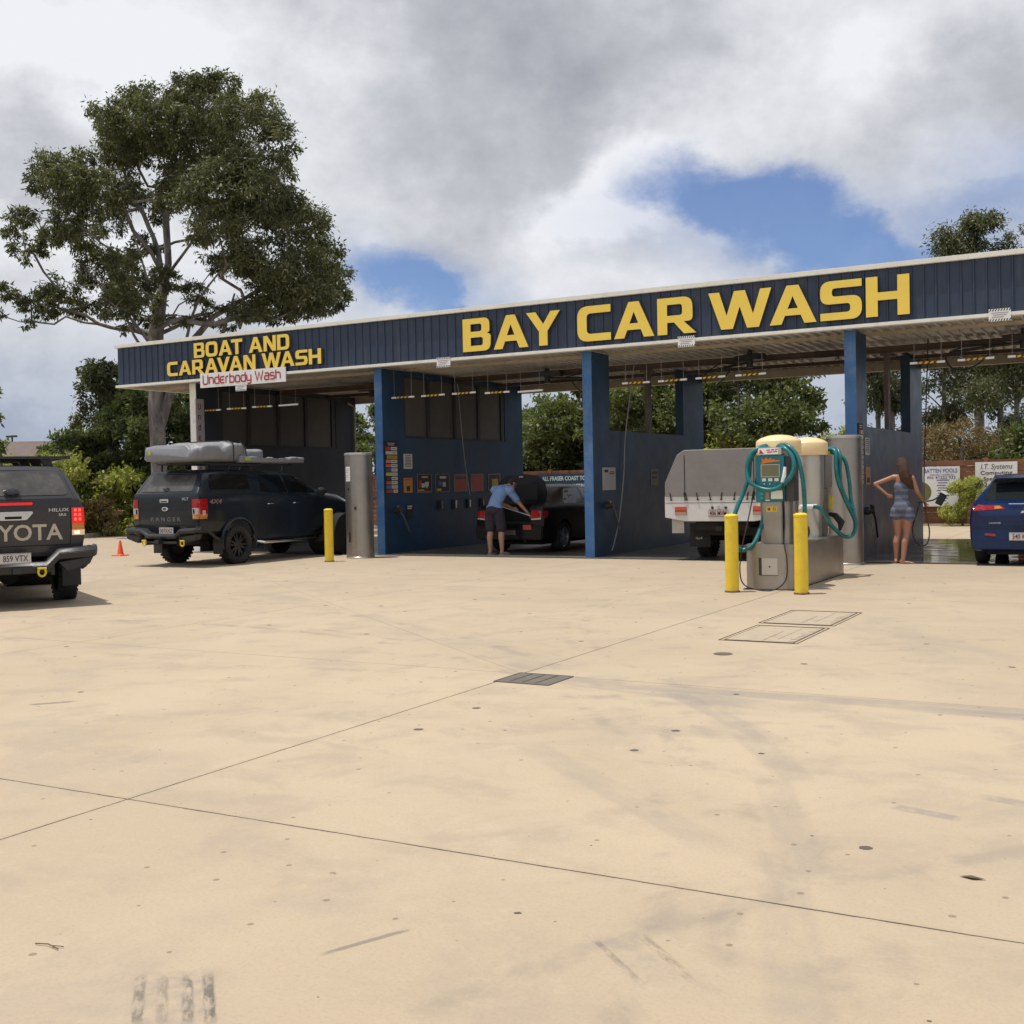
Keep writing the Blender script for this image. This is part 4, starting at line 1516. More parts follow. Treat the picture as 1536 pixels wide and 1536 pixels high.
def hose(pts, r=0.029, name="vacuum_hose", mat=None):
    mb = MB()
    P_ = catmull([Vector(p) for p in pts], 14)
    rr = []
    L_ = 0
    for i, p in enumerate(P_):
        if i:
            L_ += (p - P_[i - 1]).length
        rr.append(r)
    # resample with fine pitch so the corrugation is real geometry
    dense = []
    step = 0.007
    acc = 0
    for i in range(len(P_) - 1):
        seg = (P_[i + 1] - P_[i])
        n = max(1, int(seg.length / step))
        for k in range(n):
            dense.append(P_[i] + seg * (k / n))
    dense.append(P_[-1])
    rad = [r * (1.0 + (0.07 if i % 2 else -0.05)) for i in range(len(dense))] if mat is None else [r] * len(dense)
    mb.tube(dense, rad, n=10)
    return sp(mb, name, mat or m_hose, angle=80)


# loop hung over the payment head and its tails (local coordinates of the station)
hose([(0.0, -1.05, 1.86), (-0.12, -1.22, 1.88), (-0.24, -1.27, 1.80), (-0.29, -1.28, 1.62), (-0.26, -1.30, 1.45), (-0.12, -1.31, 1.35), (0.06, -1.32, 1.325), (0.22, -1.31, 1.40), (0.33, -1.28, 1.56), (0.32, -1.26, 1.74), (0.20, -1.22, 1.87), (0.05, -1.05, 1.90)])
hose([(0.02, -1.02, 1.91), (0.22, -1.15, 1.90), (0.36, -1.20, 1.76), (0.43, -1.22, 1.50), (0.45, -1.20, 1.22), (0.44, -1.15, 0.98), (0.41, -1.05, 0.78), (0.34, -0.9, 0.66)])
hose([(-0.02, -1.0, 1.92), (-0.16, -1.18, 1.88), (-0.26, -1.22, 1.72), (-0.29, -1.22, 1.50), (-0.36, -1.25, 1.28), (-0.42, -1.32, 1.10), (-0.46, -1.42, 0.88), (-0.44, -1.45, 0.66), (-0.34, -1.42, 0.53), (-0.20, -1.36, 0.60), (-0.14, -1.22, 0.80), (-0.12, -1.10, 0.98)])
hose([(0.05, 1.1, 1.86), (0.30, 1.05, 1.90), (0.40, 0.95, 1.80), (0.41, 0.90, 1.55), (0.44, 0.88, 1.30), (0.52, 0.95, 1.08), (0.58, 1.0, 0.98)])
hose([(0.1, 1.0, 1.88), (0.34, 0.88, 1.86), (0.38, 0.80, 1.62), (0.41, 0.80, 1.40), (0.50, 0.90, 1.10), (0.60, 1.02, 0.80), (0.56, 1.02, 0.62), (0.46, 0.9, 0.60), (0.36, 0.55, 0.78), (0.28, 0.28, 1.02), (0.20, 0.15, 1.06)])
hose([(0.2, 1.15, 1.86), (0.40, 1.20, 1.74), (0.47, 1.2, 1.45), (0.50, 1.18, 1.15), (0.57, 1.12, 0.85), (0.57, 1.08, 0.66), (0.52, 1.0, 0.60)])
mb = MB()
mb.cyl((0.23, 0.22, 1.06), (0.06, -0.02, 1.06), 0.032, n=14)
sp(mb, "hose_cuff", m_white)
# white crevice nozzle and thin black air line
mb = MB()
mb.tube([(0.245, -1.36, 1.62), (0.235, -1.37, 1.50), (0.20, -1.36, 1.42)], [0.018, 0.026, 0.016], n=10)
sp(mb, "nozzle", m_white)
hose([(-0.18, -1.10, 1.74), (-0.23, -1.20, 1.30), (-0.26, -1.35, 0.95), (-0.31, -1.46, 0.60), (-0.34, -1.50, 0.28), (-0.28, -1.52, 0.08), (-0.05, -1.54, 0.012), (0.15, -1.53, 0.03), (0.27, -1.48, 0.16), (0.27, -1.42, 0.40), (0.22, -1.36, 0.62), (0.20, -1.25, 0.9), (0.20, -1.30, 1.25), (0.21, -1.37, 1.44)], 0.0085, "air_line", m_rub)

# ------------------------------------------------------------------ fence at the back
m_fence = pmat("fence_board", (0.25, 0.105, 0.055), 0.85, var=0.35, scale=1.2, bump=0.3, bscale=12, aniso=(1, 1, 6), dirt=(0.14, 0.075, 0.045), dscale=1.0, damt=0.6)
fr_ = empty("board_fence", (0, 15.65, 0), 0, "long red brown board fence behind the wash bays", "fence")
mb = MB()
rf = random.Random(8)
x = -26.0
while x < 24.0:
    w = 2.35
    n = 11
    for k in range(n):
        z0 = 0.03 + k * 0.168
        mb.box(x + 0.01, x + w - 0.01, 0.0 + rf.uniform(-.006, .006), 0.025 + rf.uniform(0, .004), z0, z0 + 0.160)
    x += w
mb.build("boards", m_fence, fr_)
x = -26.0
pm_ = None
while x < 24.1:
    mb = MB()
    mb.box(-0.06, 0.06, -0.07, 0.05, 0, 1.93)
    if pm_ is None:
        pm_ = mb.mesh("post", m_fence, bevel=0.006)
    o = link_mesh("post", pm_, fr_)
    o.location = (x, 0, 0)
    x += 2.35


def fence_sign(u0, u1, z0, z1, label, mat, prints):
    r_ = empty("fence_sign", ((u0 + u1) / 2, 15.55, z0), 0, label, "sign")
    mb = MB()
    mb.box(-(u1 - u0) / 2, (u1 - u0) / 2, -0.008, 0.008, 0, z1 - z0)
    mb.build("board", mat, r_)
    for nm, m, items in prints:
        mb = MB()
        for it in items:
            if isinstance(it[0], str):
                put_text(mb, it[0], it[1], it[2], -0.011, it[3], **it[4])
            else:
                mb.add([(a, -0.0105, b_) for a, b_ in it], [tuple(range(len(it)))])
        mb.build(nm, m, r_, recalc=False)
    return r_


m_inkb = pmat("ink_blue", (0.07, 0.14, 0.36), 0.5)
m_inkp = pmat("ink_purple", (0.12, 0.08, 0.22), 0.5)
lines = [[(-0.05 + 0.03 * (k % 2), 0.75 - k * 0.075), (0.30 - 0.05 * (k % 3), 0.75 - k * 0.075), (0.30 - 0.05 * (k % 3), 0.775 - k * 0.075), (-0.05 + 0.03 * (k % 2), 0.775 - k * 0.075)] for k in range(9)]
arc = [(-0.55 + 0.30 * math.cos(R(a)) + 0.05, 0.42 + 0.30 * math.sin(R(a))) for a in range(-60, 100, 12)]
fence_sign(5.02, 6.20, 0.54, 1.70, "white and blue sign reading BATTEN POOLS on the back fence", m_white,
           [("title", m_inkb, [("BATTEN POOLS", 0.165, 0.06, 0.985, dict(bold=0.012, width=0.80))]),
            ("print", m_inkp, [("ONE CALL COVERS ALL", 0.062, 0.10, 0.90, dict(width=1.05)), ("PH: 41222 933", 0.115, 0.08, 0.80, dict(bold=0.008, width=1.15))] + lines),
            ("picture", pmat("sign_green", (0.16, 0.15, 0.05), 0.6), [arc + [(-0.55, 0.12)]])])
fence_sign(6.62, 7.74, 0.58, 1.80, "white sign with black lettering I.T. Systems on the back fence", m_white,
           [("title", pmat("ink_slate", (0.06, 0.06, 0.08), 0.5), [("I.T. Systems", 0.21, 0.0, 1.02, dict(shear=0.25, width=0.84))]),
            ("print", m_black, [("Computing", 0.155, 0.0, 0.86, dict(bold=0.012, width=1.22)), ("Specialists", 0.150, 0.0, 0.69, dict(bold=0.012, width=1.12)), ("412", 0.150, -0.36, 0.52, dict(bold=0.012, width=1.1))])])
m_navy = pmat("sign_navy", (0.012, 0.035, 0.075), 0.4)
fence_sign(-7.66, -5.2, 1.17, 1.75, "dark sign with pale letters ALL FRASER COAST on the back fence", m_navy,
           [("lettering", pmat("ink_pale", (0.50, 0.62, 0.62), 0.5), [("ALL FRASER COAST TOWING", 0.20, 0.02, 0.36, dict(bold=0.022, width=0.80)), ("AND 4WD RETRIEVAL", 0.20, 0.12, 0.09, dict(bold=0.022, width=0.84, shear=0.1))])])

# ------------------------------------------------------------------ far things
r_ = empty("street_light_pole", (-2.45, 17.2, 0), 0, "pale thin lamp pole standing among the trees behind the middle bay", "street light")
mb = MB()
mb.cyl((0, 0, 0), (0, 0, 6.4), 0.085, 0.06, n=12)
mb.build("pole", pmat("pole_pale", (0.55, 0.55, 0.50), 0.5, var=0.1), r_)
mb = MB()
mb.tube([(0, 0, 6.3), (0.2, 0, 6.7), (0.9, 0, 6.85)], 0.035)
mb.box(0.85, 1.35, -0.1, 0.1, 6.8, 6.9)
mb.build("lamp_arm", pmat("pole_pale", (0.55, 0.55, 0.50)), r_)

hs = empty("house", (-66, 41.5, -1.1), R(40), "distant low house with a brown tiled roof beyond the bushes at the left", "house")
mb = MB()
mb.box(-9, 9, -5, 5, 0, 3.6)
mb.build("wall", pmat("house_brick", (0.34, 0.24, 0.17), 0.9, var=0.15), hs)
mb = MB()
mb.add([(-10, -6, 3.6), (10, -6, 3.6), (10, 6, 3.6), (-10, 6, 3.6), (-5, 0, 6.6), (5, 0, 6.6)], [(0, 1, 5, 4), (2, 3, 4, 5), (1, 2, 5), (3, 0, 4), (3, 2, 1, 0)])
mb.build("roof", pmat("roof_tile", (0.13, 0.095, 0.08), 0.8, var=0.15, scale=1), hs, angle=10)
mb = MB()
mb.add([(-4.0, -4.9, 4.25), (-1.0, -4.9, 4.25), (-1.6, -3.3, 5.06), (-3.4, -3.3, 5.06)], [(0, 1, 2, 3)])
mb.build("skylight", m_white, hs, recalc=False)
for wx in (-6, -1, 4):
    mb = MB()
    mb.box(wx - 0.9, wx + 0.9, -5.04, -5.0, 1.0, 2.3)
    mb.build("window", pmat("glass_dark", (0.02, 0.025, 0.03), 0.08), hs)
r_ = empty("far_lamp_post", (-70.4, 42.8, -1.6), 0, "tiny far lamp post rising over the house roof at the left", "street light")
mb = MB()
mb.cyl((0, 0, 0), (0, 0, 7.6), 0.10, 0.07, n=8)
mb.build("pole", m_dark, r_)
mb = MB()
mb.box(-0.6, 0.5, -0.12, 0.12, 7.6, 7.75)
mb.build("head", m_dark, r_)
# ------------------------------------------------------------------ vehicles
def paint(name, c, rough=0.28, dirt=(0.12, 0.105, 0.09), damt=0.25, metal=0.0):
    return pmat(name, c, rough, metal=metal, var=0.05, scale=1.2, coat=0.22, spec=0.3, dirt=dirt, dscale=1.6, damt=damt)


m_glass = pmat("tinted_glass", (0.008, 0.009, 0.010), 0.08, var=0.0, spec=0.35)
m_glassd = pmat("dusty_glass", (0.050, 0.047, 0.044), 0.22, var=0.15, scale=3, dirt=(0.13, 0.12, 0.105), dscale=2.5, damt=0.5)
m_gap = pmat("panel_gap", (0.006, 0.006, 0.006), 0.8)
m_plast = pmat("black_plastic", (0.020, 0.020, 0.021), 0.50, var=0.15)
m_chrome = pmat("chrome", (0.75, 0.75, 0.76), 0.16, metal=1.0)
m_bumper = pmat("bumper_black_steel", (0.022, 0.022, 0.024), 0.45, var=0.12)
m_lampr = pmat("lamp_red", (0.36, 0.012, 0.012), 0.12, var=0.2, scale=26, coat=0.5)
m_lampc = pmat("lamp_clear", (0.50, 0.46, 0.43), 0.10, var=0.25, scale=26, coat=0.5)
m_lampa = pmat("lamp_amber", (0.55, 0.20, 0.03), 0.15, var=0.25, scale=26, coat=0.5)
m_lit = pmat("lamp_lit_red", (0.5, 0.012, 0.012), 0.2, var=0.3, scale=30, emit=0.42, ecol=(1.0, 0.02, 0.02))
m_litw = pmat("lamp_lit_warm", (0.6, 0.45, 0.3), 0.2, var=0.3, scale=30, emit=0.30, ecol=(1.0, 0.72, 0.45))
m_tyre = pmat("tyre", (0.020, 0.019, 0.019), 0.85, var=0.2, scale=7, dirt=(0.07, 0.06, 0.05), dscale=3, damt=0.3)
m_rimb = pmat("rim_black", (0.022, 0.022, 0.024), 0.35)
m_rims = pmat("rim_silver", (0.42, 0.42, 0.43), 0.3, metal=0.8)
m_plate = pmat("plate_white", (0.55, 0.54, 0.50), 0.4, var=0.05)
m_platet = pmat("plate_ink", (0.09, 0.02, 0.03), 0.5)
m_under = pmat("underbody", (0.014, 0.013, 0.012), 0.9)
m_shackle = pmat("shackle_yellow", (0.65, 0.48, 0.02), 0.4)


def section(y0, y1, zb, w, zs, wr, zr, yb=None):
    """one slice of a car body: returns right half points bottom centre -> roof centre. y leans from y0 (belt) to y1 (roof)"""
    t = zr - zs
    yb = y0 if yb is None else yb
    pts = [(0, zb), (w * .86, zb), (w * .96, zb + .05), (w * .995, zb + (zs - zb) * .30), (w, zb + (zs - zb) * .62), (w * .985, zs - .09), (w * .965, zs - .02),
           (w * .945 + (wr - w * .945) * .06, zs + t * .06), (w * .945 + (wr - w * .945) * .50, zs + t * .50), (wr + .012, zs + t * .86), (wr - .03, zs + t * .95), (wr * .80, zr), (wr * .4, zr + .008), (0, zr + .012)]
    res = []
    for x, z in pts:
        f = min(max((z - zs) / max(t, 1e-3), 0), 1)
        fb = min(max((z - zb) / max(zs - zb, 1e-3), 0), 1)
        y = (yb + (y0 - yb) * min(fb * 1.6, 1)) + (y1 - y0) * f
        res.append(Vector((x, y, z)))
    return res


def loft_body(secs, cap=True):
    mb = MB()
    rows = []
    for s in secs:
        half = section(*s)
        full = half + [Vector((-p.x, p.y, p.z)) for p in half[-2:0:-1]]
        rows.append(full)
    n = len(rows[0])
    vs = [p for r in rows for p in r]
    fs = []
    for i in range(len(rows) - 1):
        for k in range(n):
            a, b_ = i * n + k, i * n + (k + 1) % n
            fs.append((a, b_, b_ + n, a + n))
    # caps as strips so shading stays clean
    h_ = n // 2
    for base, flip in ((0, False), ((len(rows) - 1) * n, True)):
        for k in range(0, h_):
            a, b_ = base + k, base + k + 1
            c, d_ = base + (n - k - 1) % n, base + (n - k) % n
            if k == 0:
                f = (a, b_, c)
            elif k == h_ - 1:
                f = (a, b_, d_)
            else:
                f = (a, b_, c, d_)
            fs.append(f[::-1] if flip else f)
    mb.add(vs, fs)
    return mb


def cut(me, cutters, name):
    """boolean difference of the body with cutter meshes"""
    cm = MB()
    for c in cutters:
        cm.add(c.v, c.f, 0)
    cme = cm.mesh("cutter", m_under)
    co = bpy.data.objects.new("cutter", cme)
    col.objects.link(co)
    r = evaluated_mesh(me, [('BOOLEAN', dict(operation='DIFFERENCE', object=co, solver='EXACT', material_mode='TRANSFER'))], name)
    bpy.data.objects.remove(co)
    bpy.data.meshes.remove(cme)
    return r


def bvh_of(me):
    return BVHTree.FromPolygons([v.co for v in me.vertices], [tuple(p.vertices) for p in me.polygons])


class Decal:
    """patches that follow the body: 2-d outlines projected onto it, with a small thickness"""
    def __init__(s, bvh):
        s.b = bvh

    def cast(s, side, p, lift):
        a, b_ = p
        if side == 'R':
            o, d_ = Vector((3, a, b_)), Vector((-1, 0, 0))
        elif side == 'L':
            o, d_ = Vector((-3, a, b_)), Vector((1, 0, 0))
        elif side == 'B':
            o, d_ = Vector((a, -9, b_)), Vector((0, 1, 0))
        elif side == 'F':
            o, d_ = Vector((a, 9, b_)), Vector((0, -1, 0))
        else:
            o, d_ = Vector((a, b_, 5)), Vector((0, 0, -1))
        loc, nor, idx, dist = s.b.ray_cast(o, d_)
        if loc is None:
            return None, None
        if nor.dot(d_) > 0:
            nor = -nor
        return loc, nor

    def patch(s, mb, side, poly, mi=0, lift=0.005, grid=0.12):
        n = len(poly)
        bm = bmesh.new()
        vs = [bm.verts.new((p[0], p[1], 0)) for p in poly]
        f = bm.faces.new(vs)
        bmesh.ops.triangulate(bm, faces=[f])
        for ax in (0, 1):
            lo, hi = min(p[ax] for p in poly), max(p[ax] for p in poly)
            k = int((hi - lo) / grid)
            for i in range(1, k + 1):
                co = [0, 0, 0]
                no = [0, 0, 0]
                co[ax] = lo + (hi - lo) * i / (k + 1)
                no[ax] = 1
                bmesh.ops.bisect_plane(bm, geom=bm.verts[:] + bm.edges[:] + bm.faces[:], plane_co=co, plane_no=no)
        bm.verts.index_update()
        top, bad = [], False
        last = None
        for v in bm.verts:
            l, no = s.cast(side, (v.co.x, v.co.y), lift)
            if l is None:
                bad = True
                break
            top.append((l, no))
        if bad:
            bm.free()
            return
        N = len(top)
        allv = [l + no * lift for l, no in top] + [l - no * 0.004 for l, no in top]
        flip = side in ('L', 'B', 'T') and False
        fs = [tuple(v.index for v in f.verts) for f in bm.faces]
        for e in bm.edges:
            if len(e.link_faces) == 1:
                a, b_ = e.verts[0].index, e.verts[1].index
                fs.append((a, b_, b_ + N, a + N))
        bm.free()
        mb.add(allv, fs, mi)

    def line(s, mb, side, pts, w=0.008, mi=0, lift=0.0015):
        L_, R_ = ribbon(pts, w)
        for i in range(len(pts) - 1):
            s.patch(mb, side, [tuple(L_[i]), tuple(L_[i + 1]), tuple(R_[i + 1]), tuple(R_[i])], mi, lift, 0.15)


def wheel_meshes(r, w, style, rim):
    mb = MB()
    h_ = w / 2
    rr = r * 0.66 if style != 'car' else r * 0.70
    prof = [(rr, -h_ * .80), (rr + .01, -h_ * .92), (r * .86, -h_), (r * .95, -h_ * .92), (r, -h_ * .72), (r, h_ * .72), (r * .95, h_ * .92), (r * .86, h_), (rr + .01, h_ * .92), (rr, h_ * .80)]
    mb.lathe(prof, (0, 0, 0), (1, 0, 0), 48)
    if style != 'car':
        for k in range(30):
            t = 2 * math.pi * k / 30
            for sx in (-1, 1):
                c = Vector((sx * h_ * .62, math.cos(t + sx * .05) * r, math.sin(t + sx * .05) * r))
                u = Vector((0, -math.sin(t), math.cos(t)))
                n_ = Vector((0, math.cos(t), math.sin(t)))
                a, b_, d_ = Vector((h_ * .36, 0, 0)), u * 0.018, n_ * 0.010
                q = [c + sa * a + sb * b_ + sd * d_ for sd in (-1, 1) for sb in (-1, 1) for sa in (-1, 1)]
                mb.add(q, [(0, 2, 3, 1), (4, 5, 7, 6), (0, 1, 5, 4), (2, 6, 7, 3), (0, 4, 6, 2), (1, 3, 7, 5)])
    ty = mb.mesh("wheel", [m_tyre], angle=50)
    mb = MB()
    o_ = h_ * .72
    mb.lathe([(rr, -h_ * .8), (rr, o_), (rr * .965, o_ + .006), (rr * .93, o_), (rr * .90, o_ - .05), (rr * .88, -h_ * .3), (0, -h_ * .3)], (0, 0, 0), (1, 0, 0), 40)
    mb.lathe([(rr * .24, o_ - .06), (rr * .24, o_ - .02), (rr * .17, o_ - .005), (0, o_ - .005)], (0, 0, 0), (1, 0, 0), 20)
    ns = {'ute': 6, 'car': 5, 'steel': 0}[style]
    for k in range(ns * (2 if style == 'ute' else 1)):
        t = 2 * math.pi * (k + (0.25 if style == 'ute' and k % 2 else 0)) / (ns * (2 if style == 'ute' else 1))
        u = Vector((0, math.cos(t), math.sin(t)))
        s2 = Vector((0, -math.sin(t), math.cos(t)))
        wd = 0.018 if style == 'ute' else 0.032
        q = []
        for rad, xx, ww in ((rr * .18, o_ - .015, wd * 1.3), (rr * .93, o_ - .02, wd)):
            for dx in (0, -.035):
                for sg in (-1, 1):
                    q.append(Vector((xx + dx, 0, 0)) + u * rad + s2 * ww * sg)
        mb.add(q, [(0, 1, 5, 4), (2, 6, 7, 3), (0, 4, 6, 2), (1, 3, 7, 5)])
    ri = mb.mesh("rim", [rim], angle=40)
    return ty, ri


def add_wheels(root, r, w, xs_, ys_, style, rim):
    ty, ri = wheel_meshes(r, w, style, rim)
    for y in ys_:
        for sx in (-1, 1):
            o = link_mesh("wheel", ty, root)
            o.location = (sx * xs_, y, r)
            if sx < 0:
                o.rotation_euler = (0, 0, math.pi)
            link_mesh("rim", ri, o)


def plate(root, x, y, z, txt, w=0.372, h_=0.134, mat=None, ink=None):
    mb = MB()
    mb.box(x - w / 2, x + w / 2, y - 0.008, y, z - h_ / 2, z + h_ / 2)
    p = mb.build("number_plate", mat or m_plate, root, bevel=0.003)
    mb = MB()
    put_text(mb, txt, h_ * 0.82, x, y - 0.011, z - h_ * 0.27, width=w / (h_ * .82 * len(txt) * 0.66), bold=0.004)
    t = w / 2 - 0.006
    for (a, b_, c, d_) in ((-t, t, -h_ / 2 + .005, -h_ / 2 + .009), (-t, t, h_ / 2 - .009, h_ / 2 - .005)):
        mb.box(x + a, x + b_, y - 0.010, y - 0.0083, z + c, z + d_)
    mb.build("plate_text", ink or m_platet, p, recalc=False)
    return p


def arch_cutter(y, r, x0, x1, z):
    c = MB()
    c.cyl((x0, y, z), (x1, y, z), r, n=32)
    return c


def build_ute(root, pm, kind):
    """double cab ute with a full canopy; origin under the rear axle, x right, y ahead"""
    hil = kind == 'wide'
    zr = 1.84 if not hil else 1.82
    zs = 1.40
    secs = [(-1.06, -.76, .72, .84, zs, .64, zr - .05, -1.04), (-1.03, -.70, .66, .875, zs, .68, zr, -1.02), (-.80, -.55, .62, .89, zs, .69, zr + .015), (-.2, -.1, .60, .90, zs, .695, zr + .02),
            (.50, .50, .52, .90, zs - .01, .695, zr + .02), (.62, .62, .42, .905, zs - .02, .69, zr), (1.4, 1.3, .42, .905, zs - .04, .68, zr), (2.05, 1.75, .42, .905, zs - .06, .66, zr - .03),
            (2.70, 1.95, .42, .90, zs - .09, .62, zr - .07), (2.78, 2.70, .42, .90, zs - .11, .74, zs - .03), (3.3, 3.28, .42, .89, 1.22, .74, 1.32), (3.75, 3.72, .46, .86, 1.08, .66, 1.20), (3.92, 3.88, .52, .74, .92, .56, 1.04)]
    body = loft_body(secs).mesh("body", [pm, m_under], angle=38)
    cs = []
    for y in (0.0, 3.10):
        for sx in (-1, 1):
            cs.append(arch_cutter(y, 0.465, sx * 0.45, sx * 1.2, 0.44))
    c = MB()
    c.box(-0.62, 0.62, -1.3, 3.5, 0.2, 0.62)
    cs.append(c)
    body = cut(body, cs, "body")
    for p in body.polygons:
        p.use_smooth = True
    body.set_sharp_from_angle(angle=R(30))
    link_mesh("body", body, root)
    D_ = Decal(bvh_of(body))
    # flares
    for y in (0.0, 3.10):
        for sx in (-1, 1):
            mb = MB()
            pts = []
            for k in range(17):
                t = R(-15 + 210 * k / 16)
                pts.append((sx * 0.902, y + math.cos(t) * 0.475, 0.44 + math.sin(t) * 0.475))
            mb.tube(pts, 0.030 if not hil else 0.02, n=8)
            mb.build("wheel_flare", pm, root)
            mb = MB()
            mb.box(sx * .80 - .12, sx * .80 + .12, y - .50, y - .485, 0.22 if y == 0 else 0.3, 0.55)
            mb.build("mud_flap", m_plast, root, bevel=0.004)
    # glass
    gl = MB()
    rw = [(-.70, zs + .045), (.70, zs + .045), (.60, zr - .075), (-.60, zr - .075)]
    D_.patch(gl, 'B', round_poly([(p[0], p[1], .05) for p in rw], 4), 0, .008)
    gl.build("rear_window", m_glassd, root, angle=30)
    for sd in ('R', 'L'):
        for nm, pts in (("canopy_window", [(-.72, zs + .07, .05), (.42, zs + .07, .04), (.44, zr - .07, .04), (-.60, zr - .07, .05)]),
                        ("side_window", [(.72, zs + .02, .04), (1.50, zs - .01, .03), (1.46, zr - .09, .03), (.80, zr - .09, .05)]),
                        ("side_window", [(1.58, zs - .01, .03), (2.50, zs - .03, .03), (2.05, zr - .115, .12), (1.54, zr - .09, .03)])):
            gl = MB()
            D_.patch(gl, sd, round_poly(pts, 4), 0, .006)
            gl.build(nm, m_glass, root, angle=30)
        ln = MB()
        D_.line(ln, sd, [(-1.0, zs + .015), (.52, zs + .01)], 0.012)
        D_.line(ln, sd, [(.56, zr - .02), (.585, zs), (.60, zs - .2), (.60, .62), (.60, .48)], 0.014)
        D_.line(ln, sd, [(.68, zs - .04), (.68, .95), (.74, .80), (.78, .50), (1.52, .49), (1.54, zr - .04)], 0.008)
        D_.line(ln, sd, [(1.54, .49), (2.52, .50), (2.60, .9), (2.58, zs - .10)], 0.008)
        D_.line(ln, sd, [(.62, .47), (2.62, .47)], 0.02)
        ln.build("door_gap", m_gap, root)
        s = 1 if sd == 'R' else -1
        for hy in (0.86, 1.66):
            mb = MB()
            mb.tube([(s * .885, hy, 1.16), (s * .925, hy + .03, 1.165), (s * .925, hy + .15, 1.165), (s * .885, hy + .18, 1.16)], 0.011, n=8)
            mb.build("door_handle", m_chrome, root)
        mb = MB()
        mb.lathe([(0.0, -.10), (0.075, -.09), (0.095, 0.0), (0.085, .06), (0.0, .09)], (s * 1.03, 2.42, zs - .02), (0.25 * s, 1, 0), 16)
        mb.box(min(s * .88, s * 1.0), max(s * .88, s * 1.0), 2.38, 2.44, zs - .07, zs - .03)
        mb.build("mirror", m_plast, root)
        # side step
        mb = MB()
        mb.tube([(s * .78, .62, .42), (s * .90, .72, .385), (s * .90, 2.45, .385), (s * .78, 2.56, .42)], 0.032, n=10)
        mb.build("side_step", m_chrome if not hil else m_plast, root)
    fw = MB()
    D_.patch(fw, 'F', [(-.62, 1.40), (.62, 1.40), (.55, zr - .14), (-.55, zr - .14)], 0, .006)
    fw.build("windscreen", m_glass, root)
    for s in (-1, 1):
        mb = MB()
        D_.patch(mb, 'F', [(s * .42, .88), (s * .70, .90), (s * .70, 1.02), (s * .45, 1.0)], 0, .012)
        mb.build("headlight", m_lampc, root)
    mb = MB()
    D_.patch(mb, 'F', [(-.40, .72), (.40, .72), (.40, .98), (-.40, .98)], 0, .01)
    mb.build("grille", m_plast, root)
    # tailgate gaps
    ln = MB()
    for a, b_ in (((-.72, zs - .005), (.72, zs - .005)), ((-.70, .80), (.70, .80))):
        D_.line(ln, 'B', [a, b_], 0.014)
    for s in (-1, 1):
        D_.line(ln, 'B', [(s * .70, zs - .01), (s * .705, 1.0), (s * .69, .80)], 0.012)
        D_.line(ln, 'B', [(s * .745, zs + .03), (s * .64, zr - .04)], 0.010)
    ln.build("tailgate_gap", m_gap, root)
    # lamps wrap the corners
    for s in (-1, 1):
        sd = 'R' if s > 0 else 'L'
        lb, lt = (.92, 1.30) if not hil else (.92, 1.28)
        mb = MB()
        zz = [lb, lb + .09, lb + .21, lt] if not hil else [lb, lb + .07, lb + .15, lt]
        rows = [(2 if not hil else 3), 1, 0] if not hil else [3, 2, 4]
        for (z0, z1), mi in zip(zip(zz[:-1], zz[1:]), rows):
            x0, x1 = .715, .866
            D_.patch(mb, 'B', [(s * x0, z0), (s * x1, z0), (s * x1, z1), (s * x0, z1)], mi, .010, .05)
            y1 = -.84 if not hil else -.93
            D_.patch(mb, sd, [(-1.043, z0), (y1 - .02 * (z0 < lb + .05), z0), (y1, z1), (-1.043, z1)], mi if mi != 1 else 0, .010, .05)
        # small inner lenses
        if hil:
            for (a_, b_) in ((.745, .775), (.80, .83)):
                for zc in (lb + .19, lb + .25, lb + .31):
                    D_.patch(mb, 'B', [(s * a_, zc), (s * b_, zc), (s * b_, zc + .035), (s * a_, zc + .035)], 6, .014, .05)
            D_.patch(mb, 'B', [(s * .745, lb + .015), (s * .81, lb + .015), (s * .81, lb + .055), (s * .745, lb + .055)], 7, .014, .05)
        if not hil:
            D_.patch(mb, 'B', [(s * .735, lb + .10), (s * .775, lb + .10), (s * .775, lb + .19), (s * .735, lb + .19)], 5, .014, .05)
            D_.patch(mb, 'B', [(s * .735, lb + .015), (s * .765, lb + .015), (s * .765, lb + .08), (s * .735, lb + .08)], 1, .014, .05)
            D_.patch(mb, sd, [(-.97, lb + .05), (-.90, lb + .07), (-.90, lb + .16), (-.97, lb + .16)], 1, .014, .05)
        mb.build("tail_light", [m_lampr, m_lampc, m_lampa, m_litw, m_lit, m_gap, pmat('led_hot', (0.9, 0.1, 0.08), 0.2, emit=1.0, ecol=(1.0, 0.12, 0.08)), pmat('bulb_hot', (0.9, 0.8, 0.6), 0.2, emit=0.9, ecol=(1.0, 0.85, 0.6))], root)
    # rear bumper bar of folded steel
    mb = MB()
    prof = [(-1.03, .63), (-1.19, .64), (-1.23, .69), (-1.20, .735), (-1.02, .745)] if not hil else [(-1.03, .60), (-1.22, .62), (-1.25, .70), (-1.20, .755), (-1.02, .76)]
    if hil:
        xsn = [(-1.0, .05, .04), (-.96, .0, .02), (-.52, 0, 0), (-.36, .0, -.16), (.36, .0, -.16), (.52, 0, 0), (.96, .0, .02), (1.0, .05, .04)]
    else:
        xsn = [(-.98, .10, .03), (-.90, .0, .02), (-.50, 0, 0), (-.36, .02, -.10), (.36, .02, -.10), (.50, 0, 0), (.90, .0, .02), (.98, .10, .03)]
    vs = []
    for x, dy, dz in xsn:
        for y, z in prof:
            lo = 0.0
            vs.append((x, y + dy, z + dz + lo))
    n = len(prof)
    fs = []
    for i in range(len(xsn) - 1):
        for k in range(n):
            fs.append((i * n + k, i * n + (k + 1) % n, (i + 1) * n + (k + 1) % n, (i + 1) * n + k))
